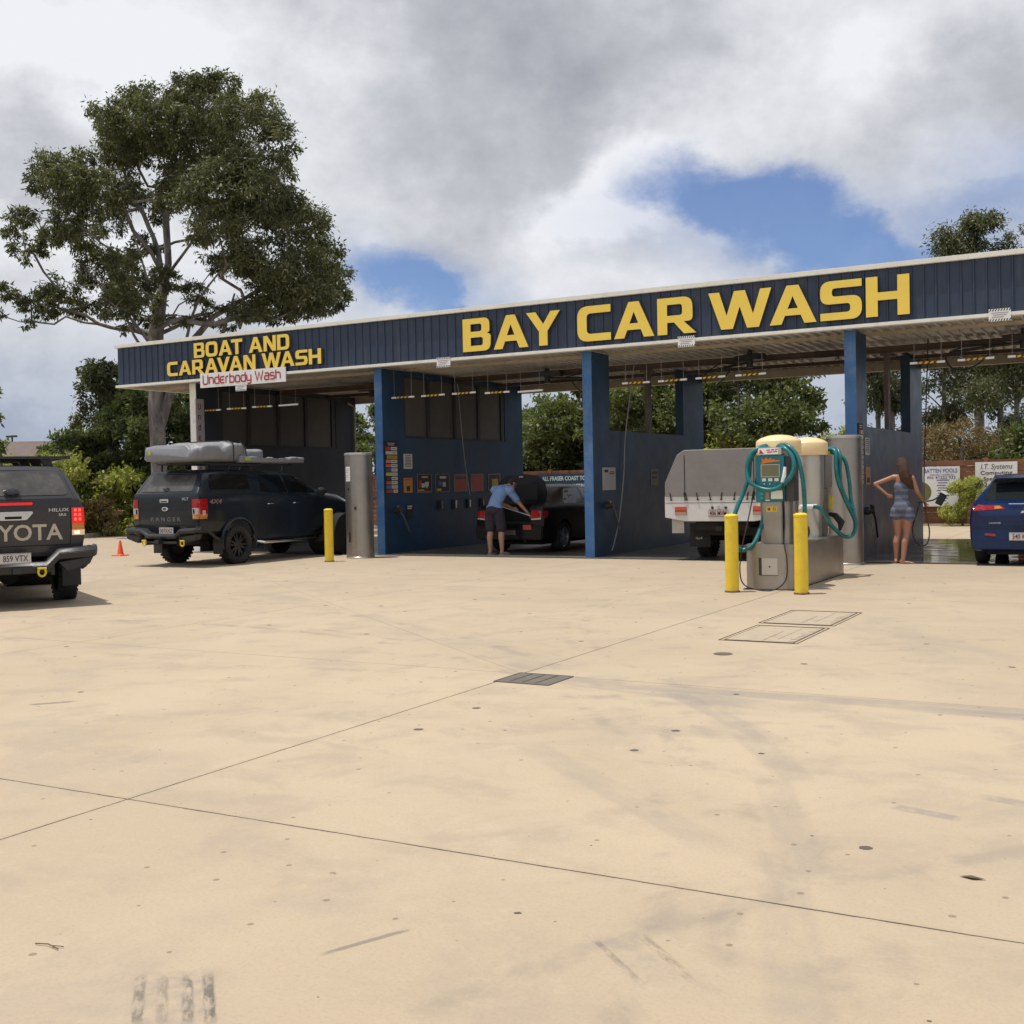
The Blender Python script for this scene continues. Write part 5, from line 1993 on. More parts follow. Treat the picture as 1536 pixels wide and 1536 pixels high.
    fs += [tuple(range(n))[::-1], tuple(range((len(xsn) - 1) * n, len(xsn) * n))]
    mb.add(vs, fs)
    for s in (-1, 1):
        a = [(s * .90, -1.16, .76), (s * .97, -1.0, .74), (s * .955, -.62, .50), (s * .90, -.60, .46)]
        mb.tube(a, 0.032, n=8)
        mb.prism([(s * .52, .58), (s * .95, .64), (s * .90, .54), (s * .62, .46)], -1.19, -1.05, 'y')
    mb.build("bumper", m_bumper, root, bevel=0.008)
    mb = MB()
    mb.box(-.42, .42, -1.20, -1.02, .46, .50)
    mb.box(-.05, .05, -1.30, -1.0, .46, .53)
    for s in (-1, 1):
        mb.box(s * .45 - .02, s * .45 + .02, -1.15, -0.6, .42, .62)
    mb.build("tow_bar", m_bumper, root)
    for x in ((.30, -.36) if hil else (.62, -.38)):
        mb = MB()
        pts = [(x + .045 * math.cos(R(a)), -1.25, .47 + .055 * math.sin(R(a))) for a in range(-220, 41, 20)]
        mb.tube(pts, 0.014, n=8)
        mb.cyl((x - .055, -1.25, .515), (x + .055, -1.25, .515), 0.014, n=8)
        mb.build("shackle", m_shackle, root)
    # underside: axle, tank, spare wheel
    mb = MB()
    mb.cyl((-.72, 0, .38), (.72, 0, .38), 0.05)
    mb.lathe([(0.0, -.13), (.13, -.09), (.14, .09), (0, .13)], (0.08, 0, .38), (0, 1, 0), 16)
    mb.box(-.45, -.36, -1.0, 3.3, .50, .60)
    mb.box(.36, .45, -1.0, 3.3, .50, .60)
    mb.lathe([(0, -.09), (.34, -.09), (.37, 0), (.34, .09), (0, .09)], (0, -.62, .52), (0, 0, 1), 24)
    mb.cyl((.33, -1.08, .44), (.33, -.4, .44), .03)
    mb.build("chassis", m_under, root)
    add_wheels(root, 0.38, 0.25, 0.79, (0.0, 3.10), 'ute', m_rimb)
    # handle, badges
    mb = MB()
    if not hil:
        mb.prism(round_poly([(-.11, 1.235, .02), (.11, 1.235, .02), (.12, 1.305, .02), (-.12, 1.305, .02)], 3), -1.085, -1.05, 'y')
        mb.build("tailgate_handle", m_chrome, root, bevel=0.004)
        mb = MB()
        mb.box(-.08, .08, -1.0875, -1.0855, 1.245, 1.268)
        mb.build("handle_recess", m_gap, root)
    else:
        mb.prism(round_poly([(-.16, 1.135, .03), (.16, 1.135, .03), (.26, 1.245, .02), (-.26, 1.245, .02)], 3), -1.095, -1.05, 'y')
        mb.build("tailgate_handle", m_chrome, root, bevel=0.006)
        mb = MB()
        mb.box(-.10, .10, -1.098, -1.0955, 1.150, 1.185)
        mb.build("handle_recess", m_gap, root)
    return D_


def fit_text(D_, root, side, txt, size, a, b_, mat, name, **k):
    """lettering laid on the bodywork"""
    me = text_mesh(txt, size, **k)
    vs = []
    for v in me.vertices:
        p = (a + v.co.x, b_ + v.co.z) if side in ('B', 'R') else (a - v.co.x, b_ + v.co.z)
        l, no = D_.cast(side, p, 0)
        if l is None:
            l, no = Vector((p[0], -1.06, p[1])), Vector((0, -1, 0))
        vs.append(l + no * (0.004 - v.co.y))
    mb = MB()
    mb.add(vs, [tuple(p.vertices) for p in me.polygons])
    return mb.build(name, mat, root, recalc=False)


# --- grey ute with roof tent, rear half out of the boat bay
m_grey1 = paint("dark_slate_paint", (0.014, 0.019, 0.027), 0.22, damt=0.03)
ranger = empty("pickup_truck", (-5.42, -2.93, 0), R(0), "dark slate double cab ute with canopy, parked tail out of the boat bay", "pickup truck")
D1 = build_ute(ranger, m_grey1, 'slim')
m_emb = pmat("embossed_grey", (0.15, 0.155, 0.165), 0.35)
fit_text(D1, ranger, 'B', "R A N G E R", 0.105, 0.0, .88, m_emb, "tailgate_lettering", bold=0.01, width=1.42, depth=0.006)
fit_text(D1, ranger, 'B', "XLT", 0.075, 0.54, 1.28, m_chrome, "badge_lettering", bold=0.012, width=1.3, depth=0.006)
fit_text(D1, ranger, 'R', "4X4", 0.125, -.62, 1.20, pmat("decal_redgrey", (0.26, 0.14, 0.13), 0.5), "side_decal", bold=0.02, width=1.5, depth=0.002, shear=0.2)
mb = MB()
mb.lathe([(0.0, 0.0), (0.085, 0.0), (0.08, 0.012), (0.06, 0.016), (0, 0.016)], (0, 0, 0), (0, -1, 0), 28)
ov = mb.build("oval_badge", m_chrome, ranger)
ov.scale = (1.0, 1, 0.48)
ov.location = (0.0, -1.057, 1.115)
mb = MB()
mb.lathe([(0.055, 0.0172), (0, 0.0172)], (0, 0, 0), (0, -1, 0), 24)
mb.build("badge_face", pmat("badge_blue", (0.06, 0.08, 0.12), 0.2), ov, recalc=False)
plate(ranger, 0.10, -1.135, 0.70, "507XXZ", 0.37, 0.13)
mb = MB()
mb.tube([(-.06, -.98, zr0 := 1.50), (-.06, -1.03, 1.50), (.06, -1.03, 1.50), (.06, -.98, 1.50)], 0.013, n=8)
mb.lathe([(0.035, 0), (0.03, .02), (0, .02)], (0, -.975, 1.495), (0, -1, .2), 14)
mb.build("canopy_latch", m_plast, ranger)
# green flash of water drop reflection is left out; roof rack:
mb = MB()
for s in (-1, 1):
    mb.tube([(s * .60, -.62, 1.99), (s * .60, 2.0, 1.97)], 0.022, n=8)
    for y in (-.55, .1, .75, 1.7):
        mb.tube([(s * .58, y, 1.83), (s * .60, y + .03, 1.98)], 0.020, n=6)
for y in (-.6, -.2, .25, .75, 1.3, 1.9):
    mb.box(-.62, .62, y - .03, y + .03, 1.975, 2.005)
mb.build("roof_rack", m_bumper, ranger)
# soft rooftop tent in its cover: a thing of its own
m_canvas = pmat("tent_cover_grey", (0.215, 0.220, 0.235), 0.5, var=0.16, scale=3, bump=1.0, bscale=4, dirt=(0.16, 0.16, 0.165), dscale=3, damt=0.4)


def lumpy(vsf, nx, ny, seed, amp):
    return vsf


def soft_bag(sections, seed, amp, n=28):
    """sections: (y, x0, x1, z0, z1); rounded box slices with folds"""
    from mathutils import noise as mn
    mb = MB()
    vs, fs = [], []
    for j, (y, x0, x1, z0, z1) in enumerate(sections):
        cx, cz, a, b_ = (x0 + x1) / 2, (z0 + z1) / 2, (x1 - x0) / 2, (z1 - z0) / 2
        for k in range(n):
            t = 2 * math.pi * k / n
            c, s = math.cos(t), math.sin(t)
            e = 0.40
            x = cx + a * math.copysign(abs(c) ** e, c)
            z = cz + b_ * math.copysign(abs(s) ** e, s)
            d_ = mn.noise(Vector((x * 2.6 + seed, y * 3.2, z * 5.0))) * amp + mn.noise(Vector((x * 8 + seed, y * 9, z * 9))) * amp * 0.35
            up = 1.0 if s > -0.3 else 0.0
            vs.append((x + c * d_ * 0.5, y, z + (s * d_ + (-abs(d_) * 0.6 if s > 0.5 else 0)) * up))
    m = len(sections)
    for j in range(m - 1):
        for k in range(n):
            fs.append((j * n + k, j * n + (k + 1) % n, (j + 1) * n + (k + 1) % n, (j + 1) * n + k))
    fs += [tuple(range(n))[::-1], tuple(range((m - 1) * n, m * n))]
    mb.add(vs, fs)
    return mb


def interp_secs(keys, n):
    res = []
    for i in range(n):
        t = i / (n - 1) * (len(keys) - 1)
        k = min(int(t), len(keys) - 2)
        f = t - k
        res.append(tuple(keys[k][q] * (1 - f) + keys[k + 1][q] * f for q in range(5)))
    return res


tent = empty("rooftop_tent", (-5.42, -2.93, 2.0), 0, "folded roof tent in a wrinkled grey cover on the slate ute's rack", "roof tent")
keys = [(-1.02, -.50, .70, .05, .26), (-.97, -.56, .78, .02, .33), (-.80, -.57, .80, .01, .36), (-.30, -.57, .80, .01, .37), (-.05, -.57, .80, .01, .40), (.25, -.57, .79, .01, .41), (.40, -.56, .76, .02, .33), (.45, -.50, .70, .05, .26)]
soft_bag(interp_secs(keys, 56), 2.0, 0.16).build("cover", m_canvas, tent, angle=70)
mb = MB()
for y in (-.02,):
    mb.tube([(.825, y, .0), (.835, y, .2), (.82, y, .37), (.70, y, .42), (0, y, .43), (-.5, y, .42), (-.60, y, .3), (-.60, y, .0)], 0.012, n=6)
mb.tube([(.70, .30, .42), (.82, .33, .30), (.83, .36, 0.02)], 0.010, n=6)
mb.build("strap", m_plast, tent)
mb = MB()
mb.box(.10, .62, .50, .95, .03, .27)
b_ = soft_bag(interp_secs([(.48, .05, .60, .03, .22), (.52, -.05, .68, .02, .27), (1.0, -.05, .68, .02, .28), (1.05, .05, .60, .04, .22)], 16), 5.0, 0.04)
b_.build("annex_bag", m_canvas, tent, angle=70)
mb = MB()
mb.lathe([(0.045, 0), (0, 0.001)], (.10 - .5, -1.035, .20), (0, -1, 0), 12)
for k in range(5):
    t = R(k * 72 + 18)
    mb.add([(-.4 + .06 * math.cos(t), -1.034, .2 + .06 * math.sin(t)), (-.4 + .03 * math.cos(t + .5), -1.034, .2 + .03 * math.sin(t + .5)), (-.4 + .03 * math.cos(t - .5), -1.034, .2 + .03 * math.sin(t - .5))], [(0, 1, 2)])
mb.build("lime_logo", pmat("logo_lime", (0.36, 0.42, 0.06), 0.6), tent, recalc=False)
awn = empty("awning_bag", (-5.42 + .70, -2.93, 1.985), 0, "long rolled awning in a grey bag along the slate ute's right roof edge", "awning")
soft_bag(interp_secs([(.16, .02, .12, .03, .12), (.19, -.03, .15, .01, .15), (.6, -.03, .15, .01, .15), (1.6, -.03, .14, .01, .13), (2.12, -.02, .13, .01, .12), (2.15, .02, .1, .03, .1)], 60), 9.0, 0.06, 18).build("bag", m_canvas, awn, angle=70)
mb = MB()
mb.box(.148, .156, .28, .44, .05, .12)
mb.build("lime_logo", pmat("logo_lime", (0.36, 0.42, 0.06), 0.6), awn)

# --- charcoal ute driving off at the left edge
m_grey2 = paint("charcoal_paint", (0.040, 0.039, 0.042), 0.30, damt=0.22)
A2 = R(60.6)
hil = empty("pickup_truck", (-2.37, -9.93, 0), A2, "charcoal ute with lit tail lamp and big cream tailgate letters at the left edge", "pickup truck")
hil.scale = (1.0, 1.0, 1.0)
D2 = build_ute(hil, m_grey2, 'wide')
m_let = pmat("decal_cream", (0.50, 0.44, 0.33), 0.5)
fit_text(D2, hil, 'B', "TOYOTA", 0.285, 0.005, .875, m_let, "tailgate_lettering", bold=0.018, width=1.0, depth=0.003)
fit_text(D2, hil, 'B', "HILUX", 0.060, 0.555, 1.235, m_chrome, "badge_lettering", bold=0.012, width=1.45, depth=0.005)
fit_text(D2, hil, 'B', "SR5", 0.045, 0.60, 1.175, m_chrome, "badge_lettering", bold=0.012, width=1.4, depth=0.005)
plate(hil, -0.01, -1.235, 0.655, "859 VTX", 0.372, 0.134)
mb = MB()
mb.box(-.24, .24, -1.090, -1.055, 1.325, 1.36)
mb.build("high_brake_light", m_lit, hil, bevel=0.008)
mb = MB()
mb.lathe([(0.0, 0.0), (0.10, 0.0), (0.095, 0.02), (0.05, 0.035), (0, 0.036)], (0, 0, 0), (0, -1, 0.3), 28)
lt = mb.build("window_latch", pmat("gloss_black", (0.02, 0.02, 0.022), 0.12), hil)
lt.scale = (1.0, 1, 0.45)
lt.location = (0.0, -1.02, 1.50)
mb = MB()
for y in (-.55, .3, 1.2, 1.9):
    mb.prism(round_poly([(-.80, 1.93, .01), (.80, 1.93, .01), (.80, 1.965, .015), (-.80, 1.965, .015)], 3), y - .06, y + .06, 'y')
mb.box(-.80, -.74, -.62, 2.0, 1.925, 1.97)
mb.box(.74, .80, -.62, 2.0, 1.925, 1.97)
mb.box(-.75, .75, -.60, 1.98, 1.942, 1.950)
for s in (-1, 1):
    for y in (-.5, .3, 1.2, 1.85):
        mb.prism([(s * .60, 1.82), (s * .50, 1.82), (s * .42, 1.93), (s * .56, 1.93)], y - .05, y + .05, 'y')
mb.build("roof_rack", m_bumper, hil)


# --- saloon and hatchback
def build_car(root, pm, secs, length, zs, zr, wind, cuts, r=0.31, wb=2.6, rim=m_rims, half=0.85):
    body = loft_body(secs).mesh("body", [pm, m_under], angle=38)
    cs = []
    for y in (0.0, wb):
        for sx in (-1, 1):
            cs.append(arch_cutter(y, r + .055, sx * (half - .30), sx * 1.2, r + .01))
    body = cut(body, cs + cuts, "body")
    for p in body.polygons:
        p.use_smooth = True
    body.set_sharp_from_angle(angle=R(30))
    link_mesh("body", body, root)
    D_ = Decal(bvh_of(body))
    for sd in ('R', 'L'):
        for pts in wind:
            gl = MB()
            D_.patch(gl, sd, round_poly(pts, 4), 0, .005)
            gl.build("side_window", m_glass, root, angle=30)
            # bright strip under the glass
        ln = MB()
        ym = wind[0][1][0] + .03 if len(wind) > 1 else 1.2
        D_.line(ln, sd, [(ym, zs + .02), (ym, .35)], 0.007)
        D_.line(ln, sd, [(ym, .33), (wb - .45, .33), (wb - .42, zs - .05)], 0.007)
        D_.line(ln, sd, [(ym, .33), (.42, .36), (.30, .70), (.18, zs - .04)], 0.007)
        ln.build("door_gap", m_gap, root)
        s = 1 if sd == 'R' else -1
        for hy in (ym - .30, ym + .70):
            mb = MB()
            mb.tube([(s * (half - .03), hy, zs - .14), (s * (half + .012), hy + .03, zs - .138), (s * (half + .012), hy + .14, zs - .135), (s * (half - .03), hy + .17, zs - .135)], 0.010, n=8)
            mb.build("door_handle", pm, root)
        mb = MB()
        mb.lathe([(0.0, -.09), (0.065, -.08), (0.08, 0.0), (0.07, .06), (0.0, .09)], (s * (half + .10), wb - .62, zs + .06), (0.2 * s, 1, 0), 16)
        mb.box(min(s * (half - .08), s * (half + .08)), max(s * (half - .08), s * (half + .08)), wb - .66, wb - .6, zs + .0, zs + .04)
        mb.build("mirror", pm, root)
    mb = MB()
    mb.cyl((-half + .2, 0, r), (half - .2, 0, r), 0.04)
    mb.box(-.6, .6, -.6, wb + .4, .17, .22)
    mb.cyl((.38, -.93, .27), (.38, -.3, .27), .03)
    mb.build("underside", m_under, root)
    add_wheels(root, r, 0.20, half - .115, (0.0, wb), 'car', rim)
    return D_


# black saloon, boot open
m_blk = pmat("black_paint", (0.004, 0.004, 0.005), 0.32, spec=0.3, var=0.0)
sedan = empty("sedan", (-0.66, 2.0, 0), R(-1), "black sedan with its boot open in the middle bay", "sedan")
H = .85
secs = [(-.93, -.93, .34, .76, .90, .60, .95, -.90), (-.89, -.87, .28, .82, .96, .66, 1.01), (-.60, -.56, .22, .845, .98, .68, 1.05), (-.36, -.05, .21, .85, .985, .60, 1.20), (-.30, .45, .21, .85, .985, .56, 1.385), (.4, .9, .20, .85, .98, .57, 1.42), (1.2, 1.2, .20, .85, .96, .57, 1.425),
        (1.75, 1.55, .20, .85, .95, .55, 1.38), (2.42, 1.75, .21, .85, .93, .54, 1.32), (2.52, 2.5, .21, .845, .90, .66, .99), (3.1, 3.08, .22, .82, .80, .62, .90), (3.42, 3.4, .28, .74, .66, .52, .74), (3.52, 3.5, .34, .60, .55, .42, .62)]
c = MB()
c.box(-.52, .52, -1.2, -.22, .62, 1.3)
D3 = build_car(sedan, m_blk, secs, 4.5, .98, 1.42,
               [[(.02, 1.02, .05), (1.02, 1.015, .03), (1.02, 1.345, .03), (.42, 1.33, .15)], [(1.10, 1.015, .03), (2.05, 1.0, .03), (1.62, 1.315, .15), (1.10, 1.345, .03)]], [c], 0.315, 2.62)
mb = MB()
for s in (-1, 1):
    pass
mb.box(-.50, .50, -.90, -.24, .625, .64)
mb.build("boot_floor", pmat("boot_carpet", (0.02, 0.02, 0.02), 0.95), sedan)
# boot lid, standing open
mb = MB()
lid = [(-.60, .02), (.60, .02), (.625, .28), (.56, .52), (.40, .64), (.0, .68), (-.40, .64), (-.56, .52), (-.625, .28)]
mb.prism(round_poly([(a, b_, .06) for a, b_ in lid], 4), -.03, .0, 'y')
lidp = mb.build("boot_lid", m_blk, sedan, bevel=0.01)
lidp.location = (-.03, -.32, 0.99)
lidp.rotation_euler = (R(-4), 0, 0)
mb = MB()
mb.box(-.40, .40, -.034, -.031, .12, .46)
mb.build("lid_lining", pmat("boot_carpet", (0.02, 0.02, 0.02)), lidp)
mb = MB()
mb.box(-.05, .05, -.05, -.03, .60, .63)
mb.build("lid_catch", m_steel, lidp)
for s in (-1, 1):
    mb = MB()
    D3.patch(mb, 'B', [(s * .53, .73), (s * .77, .75), (s * .77, .89), (s * .56, .90)], 0, .012, .05)
    D3.patch(mb, 'B', [(s * .55, .70), (s * .76, .715), (s * .77, .745), (s * .53, .725)], 1, .012, .05)
    D3.patch(mb, 'R' if s > 0 else 'L', [(-.87, .73), (-.74, .78), (-.72, .88), (-.86, .89)], 0, .012, .05)
    mb.build("tail_light", [m_lampr, m_lampc], sedan)
mb = MB()
mb.prism(round_poly([(-.80, .30, .05), (.80, .30, .05), (.82, .58, .04), (-.82, .58, .04)], 4), -.97, -.80, 'y')
mb.build("bumper", m_blk, sedan, bevel=0.02)
mb = MB()
mb.box(.36, .56, -.978, -.972, .50, .60)
mb.build("reflector", m_lampr, sedan)
plate(sedan, 0.0, -.975, .44, "417 TKE", 0.36, 0.10, pmat("plate_dim", (0.10, 0.10, 0.10), 0.5))
D3w = MB()
D3.patch(D3w, 'F', [(-.55, 1.02), (.55, 1.02), (.46, 1.32), (-.46, 1.32)], 0, .006)
D3w.build("windscreen", m_glass, sedan)

# blue hatchback
m_blu = paint("deep_blue_paint", (0.003, 0.017, 0.072), 0.26, damt=0.02)
hatch = empty("hatchback", (9.46, 0.46, 0), R(0), "deep blue hatchback parked in the right bay, cut by the photo's edge", "hatchback")
secs = [(-.80, -.80, .32, .74, .78, .60, .84, -.82), (-.83, -.72, .27, .80, .90, .62, .99), (-.74, -.46, .24, .835, .985, .60, 1.10), (-.62, -.16, .22, .845, 1.0, .575, 1.32), (-.30, .10, .21, .85, 1.0, .56, 1.435), (.4, .7, .20, .85, .985, .565, 1.46), (1.2, 1.2, .20, .85, .965, .565, 1.455),
        (1.75, 1.55, .20, .85, .955, .55, 1.41), (2.42, 1.75, .21, .85, .935, .54, 1.35), (2.52, 2.5, .21, .845, .905, .66, .995), (3.1, 3.08, .22, .82, .81, .62, .91), (3.36, 3.34, .28, .74, .67, .52, .76), (3.46, 3.44, .34, .60, .56, .42, .64)]
D4 = build_car(hatch, m_blu, secs, 4.3, .985, 1.46,
               [[(-.18, 1.07, .05), (1.02, 1.02, .03), (1.02, 1.375, .03), (.15, 1.36, .10)], [(1.10, 1.02, .03), (2.05, 1.0, .03), (1.62, 1.345, .15), (1.10, 1.375, .03)]], [], 0.315, 2.62, m_rimb)
mb = MB()
D4.patch(mb, 'B', round_poly([(-.66, 1.045, .05), (.66, 1.045, .05), (.53, 1.375, .06), (-.53, 1.375, .06)], 4), 0, .006, .10)
mb.build("rear_window", pmat("rear_glass", (0.016, 0.021, 0.022), 0.05, coat=0.3), hatch)
# glimpse of the far windscreen and head rests through the glass, as pale and dark shapes on the cabin's real depth
mb = MB()
mb.box(-.60, .60, -.70, -.66, 1.415, 1.435)
mb.prism(round_poly([(-.56, 1.385, .02), (.56, 1.385, .02), (.50, 1.425, .02), (-.50, 1.425, .02)], 3), -.42, -.10, 'y') if False else None
mb = MB()
mb.prism([(-.42, 1.40), (-.14, 1.435), (-.10, 1.45), (-.36, 1.41)], -.52, .52, 'x')
mb.build("spoiler", m_blu, hatch, bevel=0.01)
for s in (-1, 1):
    mb = MB()
    D4.patch(mb, 'B', [(s * .30, .905), (s * .76, .88), (s * .78, .95), (s * .70, .972), (s * .36, .955)], 0, .010, .05)
    D4.patch(mb, 'B', [(s * .34, .912), (s * .46, .905), (s * .46, .955), (s * .38, .955)], 1, .014, .05)
    D4.patch(mb, 'R' if s > 0 else 'L', [(-.74, .88), (-.55, .92), (-.52, .985), (-.72, .985)], 0, .010, .05)
    mb.build("tail_light", [m_lampr, m_lampa], hatch)
    mb = MB()
    D4.patch(mb, 'B', [(s * .44, .475), (s * .60, .49), (s * .60, .525), (s * .44, .51)], 0, .010, .05)
    mb.build("reflector", m_lampr, hatch)
mb = MB()
for (cx, cz, an) in ((0, .925, 90), (-.038, .862, 210), (.038, .862, -30)):
    k = .036
    pts = [(0, k * 1.0), (k * .58, 0), (0, -k * 1.0), (-k * .58, 0)]
    a = R(an - 90)
    mb.prism([(cx + p[0] * math.cos(a) - p[1] * math.sin(a), cz - .0 + p[0] * math.sin(a) + p[1] * math.cos(a)) for p in pts], -.835, -.80, 'y')
mb.build("diamond_badge", m_chrome, hatch)
fit_text(D4, hatch, 'B', "LANCER", 0.034, -.45, .675, m_chrome, "badge_lettering", width=1.4, depth=0.004)
mb = MB()
mb.box(-.24, .24, -.868, -.835, .985, 1.0)
mb.build("hatch_strip", m_chrome, hatch, bevel=0.003)
mb = MB()
D4.line(mb, 'B', [(-.66, 1.0), (-.62, .70), (-.50, .64), (.50, .64), (.62, .70), (.66, 1.0)], .007)
D4.line(mb, 'B', [(-.78, .60), (.78, .60)], .007)
mb.build("hatch_gap", m_gap, hatch)
mb = MB()
mb.prism(round_poly([(-.80, .27, .05), (.80, .27, .05), (.81, .42, .03), (-.81, .42, .03)], 4), -.855, -.78, 'y')
mb.build("bumper", m_blu, hatch, bevel=0.015)
plate(hatch, -.05, -.862, .475, "540 KLR", 0.37, 0.13)
mb = MB()
D4.patch(mb, 'F', [(-.55, 1.04), (.55, 1.04), (.46, 1.34), (-.46, 1.34)], 0, .006)
mb.build("windscreen", m_glass, hatch)

# --- white tray ute with grey canvas in the second-right bay
tray = empty("tray_ute", (4.42, 0.95, 0), 0, "white tray back ute with a grey canvas cover, tail towards the yard", "tray ute")
m_wht = pmat("white_paint", (0.62, 0.61, 0.58), 0.35, var=0.04, coat=0.3, dirt=(0.45, 0.42, 0.37), dscale=2, damt=0.3)
m_cvs = pmat("canvas_grey", (0.21, 0.195, 0.185), 0.8, var=0.10, scale=1.6, bump=0.2, bscale=9, dirt=(0.25, 0.23, 0.21), dscale=2, damt=0.3)
TW = 1.04
Y0 = -1.25
mb = MB()
mb.prism([(-TW, .90), (-TW, 1.185), (TW, 1.185), (TW, .90), (TW, .79), (.64, .72), (-.64, .72), (-TW, .79)], Y0, Y0 + .04, 'y')
mb.build("tailgate", m_wht, tray, bevel=0.006)
mb = MB()
for s in (-1, 1):
    mb.box(min(s * TW, s * (TW - .04)), max(s * TW, s * (TW - .04)), Y0 + .042, Y0 + 2.3, .86, 1.185)
mb.box(-TW + .04, TW - .04, Y0 + .042, Y0 + 2.3, .84, .90)
mb.box(-TW, TW, Y0 + 2.3, Y0 + 2.34, .84, 1.5)
mb.build("tray", m_wht, tray, bevel=0.005)
mb = MB()
mb.box(-TW + .02, TW - .02, Y0 - .003, Y0 + .0, 1.05, 1.058)
mb.build("tailgate_groove", m_gap, tray)
# canvas
out2 = round_poly([(-TW, 1.17), (-TW, 1.42, .03), (-.80, 1.93, .10), (-.66, 2.015, .12), (.66, 2.015, .12), (.80, 1.93, .10), (TW, 1.42, .03), (TW, 1.17)], 5)
secc = [(Y0 - .012, .985), (Y0 + .02, 1.0), (Y0 + .8, 1.0), (Y0 + 1.6, 1.0), (Y0 + 2.28, 1.0), (Y0 + 2.32, .97)]
vs, fs = [], []
n = len(out2)
for y, k in secc:
    for (x, z) in out2:
        vs.append((x * k, y, 1.17 + (z - 1.17) * k))
for j in range(len(secc) - 1):
    for k in range(n - 1):
        fs.append((j * n + k, j * n + k + 1, (j + 1) * n + k + 1, (j + 1) * n + k))
fs += [tuple(range(n))[::-1], tuple(range((len(secc) - 1) * n, len(secc) * n))]
mb = MB()
mb.add(vs, fs)
mb.build("canvas_cover", m_cvs, tray, angle=50)
mb = MB()
for s in (-1, 1):
    mb.box(s * .645 - .006, s * .645 + .006, Y0 - .018, Y0 - .011, 1.20, 1.92)
mb.build("canvas_seam", m_gap, tray)
mb = MB()
for x in (-.93, -.66, -.63, -.42, -.18, .06, .30, .54, .63, .66, .93):
    t_ = 0.02 if x < 0 else -0.02
    mb.tube([(x, Y0 - .014, 1.24), (x + t_ * .6, Y0 - .022, 1.17), (x + t_, Y0 - .016, 1.115)], 0.009, n=5)
    mb.box(x + t_ - .018, x + t_ + .018, Y0 - .02, Y0, 1.10, 1.115)
mb.build("tie_strap", m_gap, tray)
for s in (-1, 1):
    mb = MB()
    x0 = .62 if s > 0 else -.84
    mb.box(x0, x0 + .22, Y0 - .022, Y0, .92, .985, 0)
    mb.box(x0, x0 + .22, Y0 - .0225, Y0, .895, .92, 1)
    mb.box(x0, x0 + .22, Y0 - .021, Y0, .835, .895, 2)
    mb.build("tail_light", [pmat("lamp_orange", (0.50, 0.09, 0.03), 0.3), m_lampr, pmat("lamp_pinkgrey", (0.36, 0.25, 0.20), 0.3)], tray, bevel=0.003)
    mb = MB()
    mb.box(s * (TW + .002) - .006, s * (TW + .002) + .006, Y0 + .01, Y0 + .10, .93, 1.0)
    mb.build("side_marker", m_lampr, tray)
    mb = MB()
    mb.box(s * .83 - .115, s * .83 + .115, Y0 + .10, Y0 + .12, .50, .80)
    mb.build("mud_flap", pmat("flap_grey", (0.42, 0.40, 0.35), 0.6, var=0.1), tray)
    mb = MB()
    mb.box(s * .60 - .20, s * .60 + .20, -.62, -.60, .22, .66)
    mb.build("inner_flap", m_rub, tray)
plate(tray, -.02, Y0 - .006, .865, "406 MVM", 0.372, 0.134, pmat("plate_pink", (0.46, 0.38, 0.35), 0.4))
mb = MB()
mb.lathe([(0.05, 0), (0.042, 0.006), (0.042, -.002)], (0, 0, 0), (0, -1, 0), 20)
mb.lathe([(0.02, 0), (0.014, 0.006)], (0, 0, .012), (0, -1, 0), 14)
e_ = mb.build("oval_badge", m_chrome, tray, recalc=False)
e_.location = (0.0, Y0 - .004, .975)
e_.scale = (1, 1, .6)
mb = MB()
for x in (-.13, .12):
    mb.lathe([(0.028, 0), (0.024, 0.008), (0, .008)], (x, Y0 - .002, .962), (0, -1, 0), 12)
mb.build("tray_knob", m_dark, tray)
mb = MB()
put_text(mb, "4x4", 0.07, -.62, -.625, .36, width=1.3)
mb.build("flap_lettering", m_label, tray, recalc=False)
mb = MB()
mb.cyl((-.66, 0, .36), (.66, 0, .36), 0.05)
mb.lathe([(0.0, -.13), (.13, -.09), (.14, .09), (0, .13)], (0.0, 0, .36), (0, 1, 0), 16)
for s in (-1, 1):
    mb.box(s * .45 - .05, s * .45 + .05, -1.1, 3.8, .62, .76)
mb.box(-.06, .06, -1.3, -1.1, .55, .62)
mb.box(-.5, .5, -1.12, -1.04, .56, .72)
mb.box(-.62, .62, -.9, 3.2, .45, .60)
mb.cyl((-.66, 3.0, .36), (.66, 3.0, .36), 0.07)
mb.box(-.6, .6, 1.2, 1.9, .28, .46)
mb.build("chassis", m_under, tray)
add_wheels(tray, 0.36, 0.24, 0.66, (0.0, 3.0), 'ute', m_rims)
secs = [(1.15, 1.20, .50, .84, 1.22, .62, 1.72), (1.2, 1.22, .45, .86, 1.24, .64, 1.76), (1.9, 1.8, .42, .86, 1.23, .64, 1.78), (2.75, 2.1, .42, .86, 1.20, .60, 1.70), (2.85, 2.8, .42, .86, 1.15, .70, 1.22), (3.6, 3.58, .42, .84, 1.02, .66, 1.12), (3.8, 3.78, .5, .74, .85, .55, .95)]
cb = loft_body(secs).mesh("cab", [m_wht, m_under], angle=38)
cb = cut(cb, [arch_cutter(3.0, .44, s * .45, s * 1.2, .40) for s in (-1, 1)], "cab")
cb.set_sharp_from_angle(angle=R(35))
link_mesh("cab", cb, tray)
D5 = Decal(bvh_of(cb))
for sd in ('R', 'L'):
    mb = MB()
    D5.patch(mb, sd, round_poly([(1.35, 1.27, .04), (2.45, 1.25, .04), (2.1, 1.64, .10), (1.40, 1.68, .04)], 4), 0, .005)
    mb.build("side_window", m_glass, tray)
mb = MB()
D5.patch(mb, 'F', [(-.58, 1.26), (.58, 1.26), (.50, 1.63), (-.50, 1.63)], 0, .006)
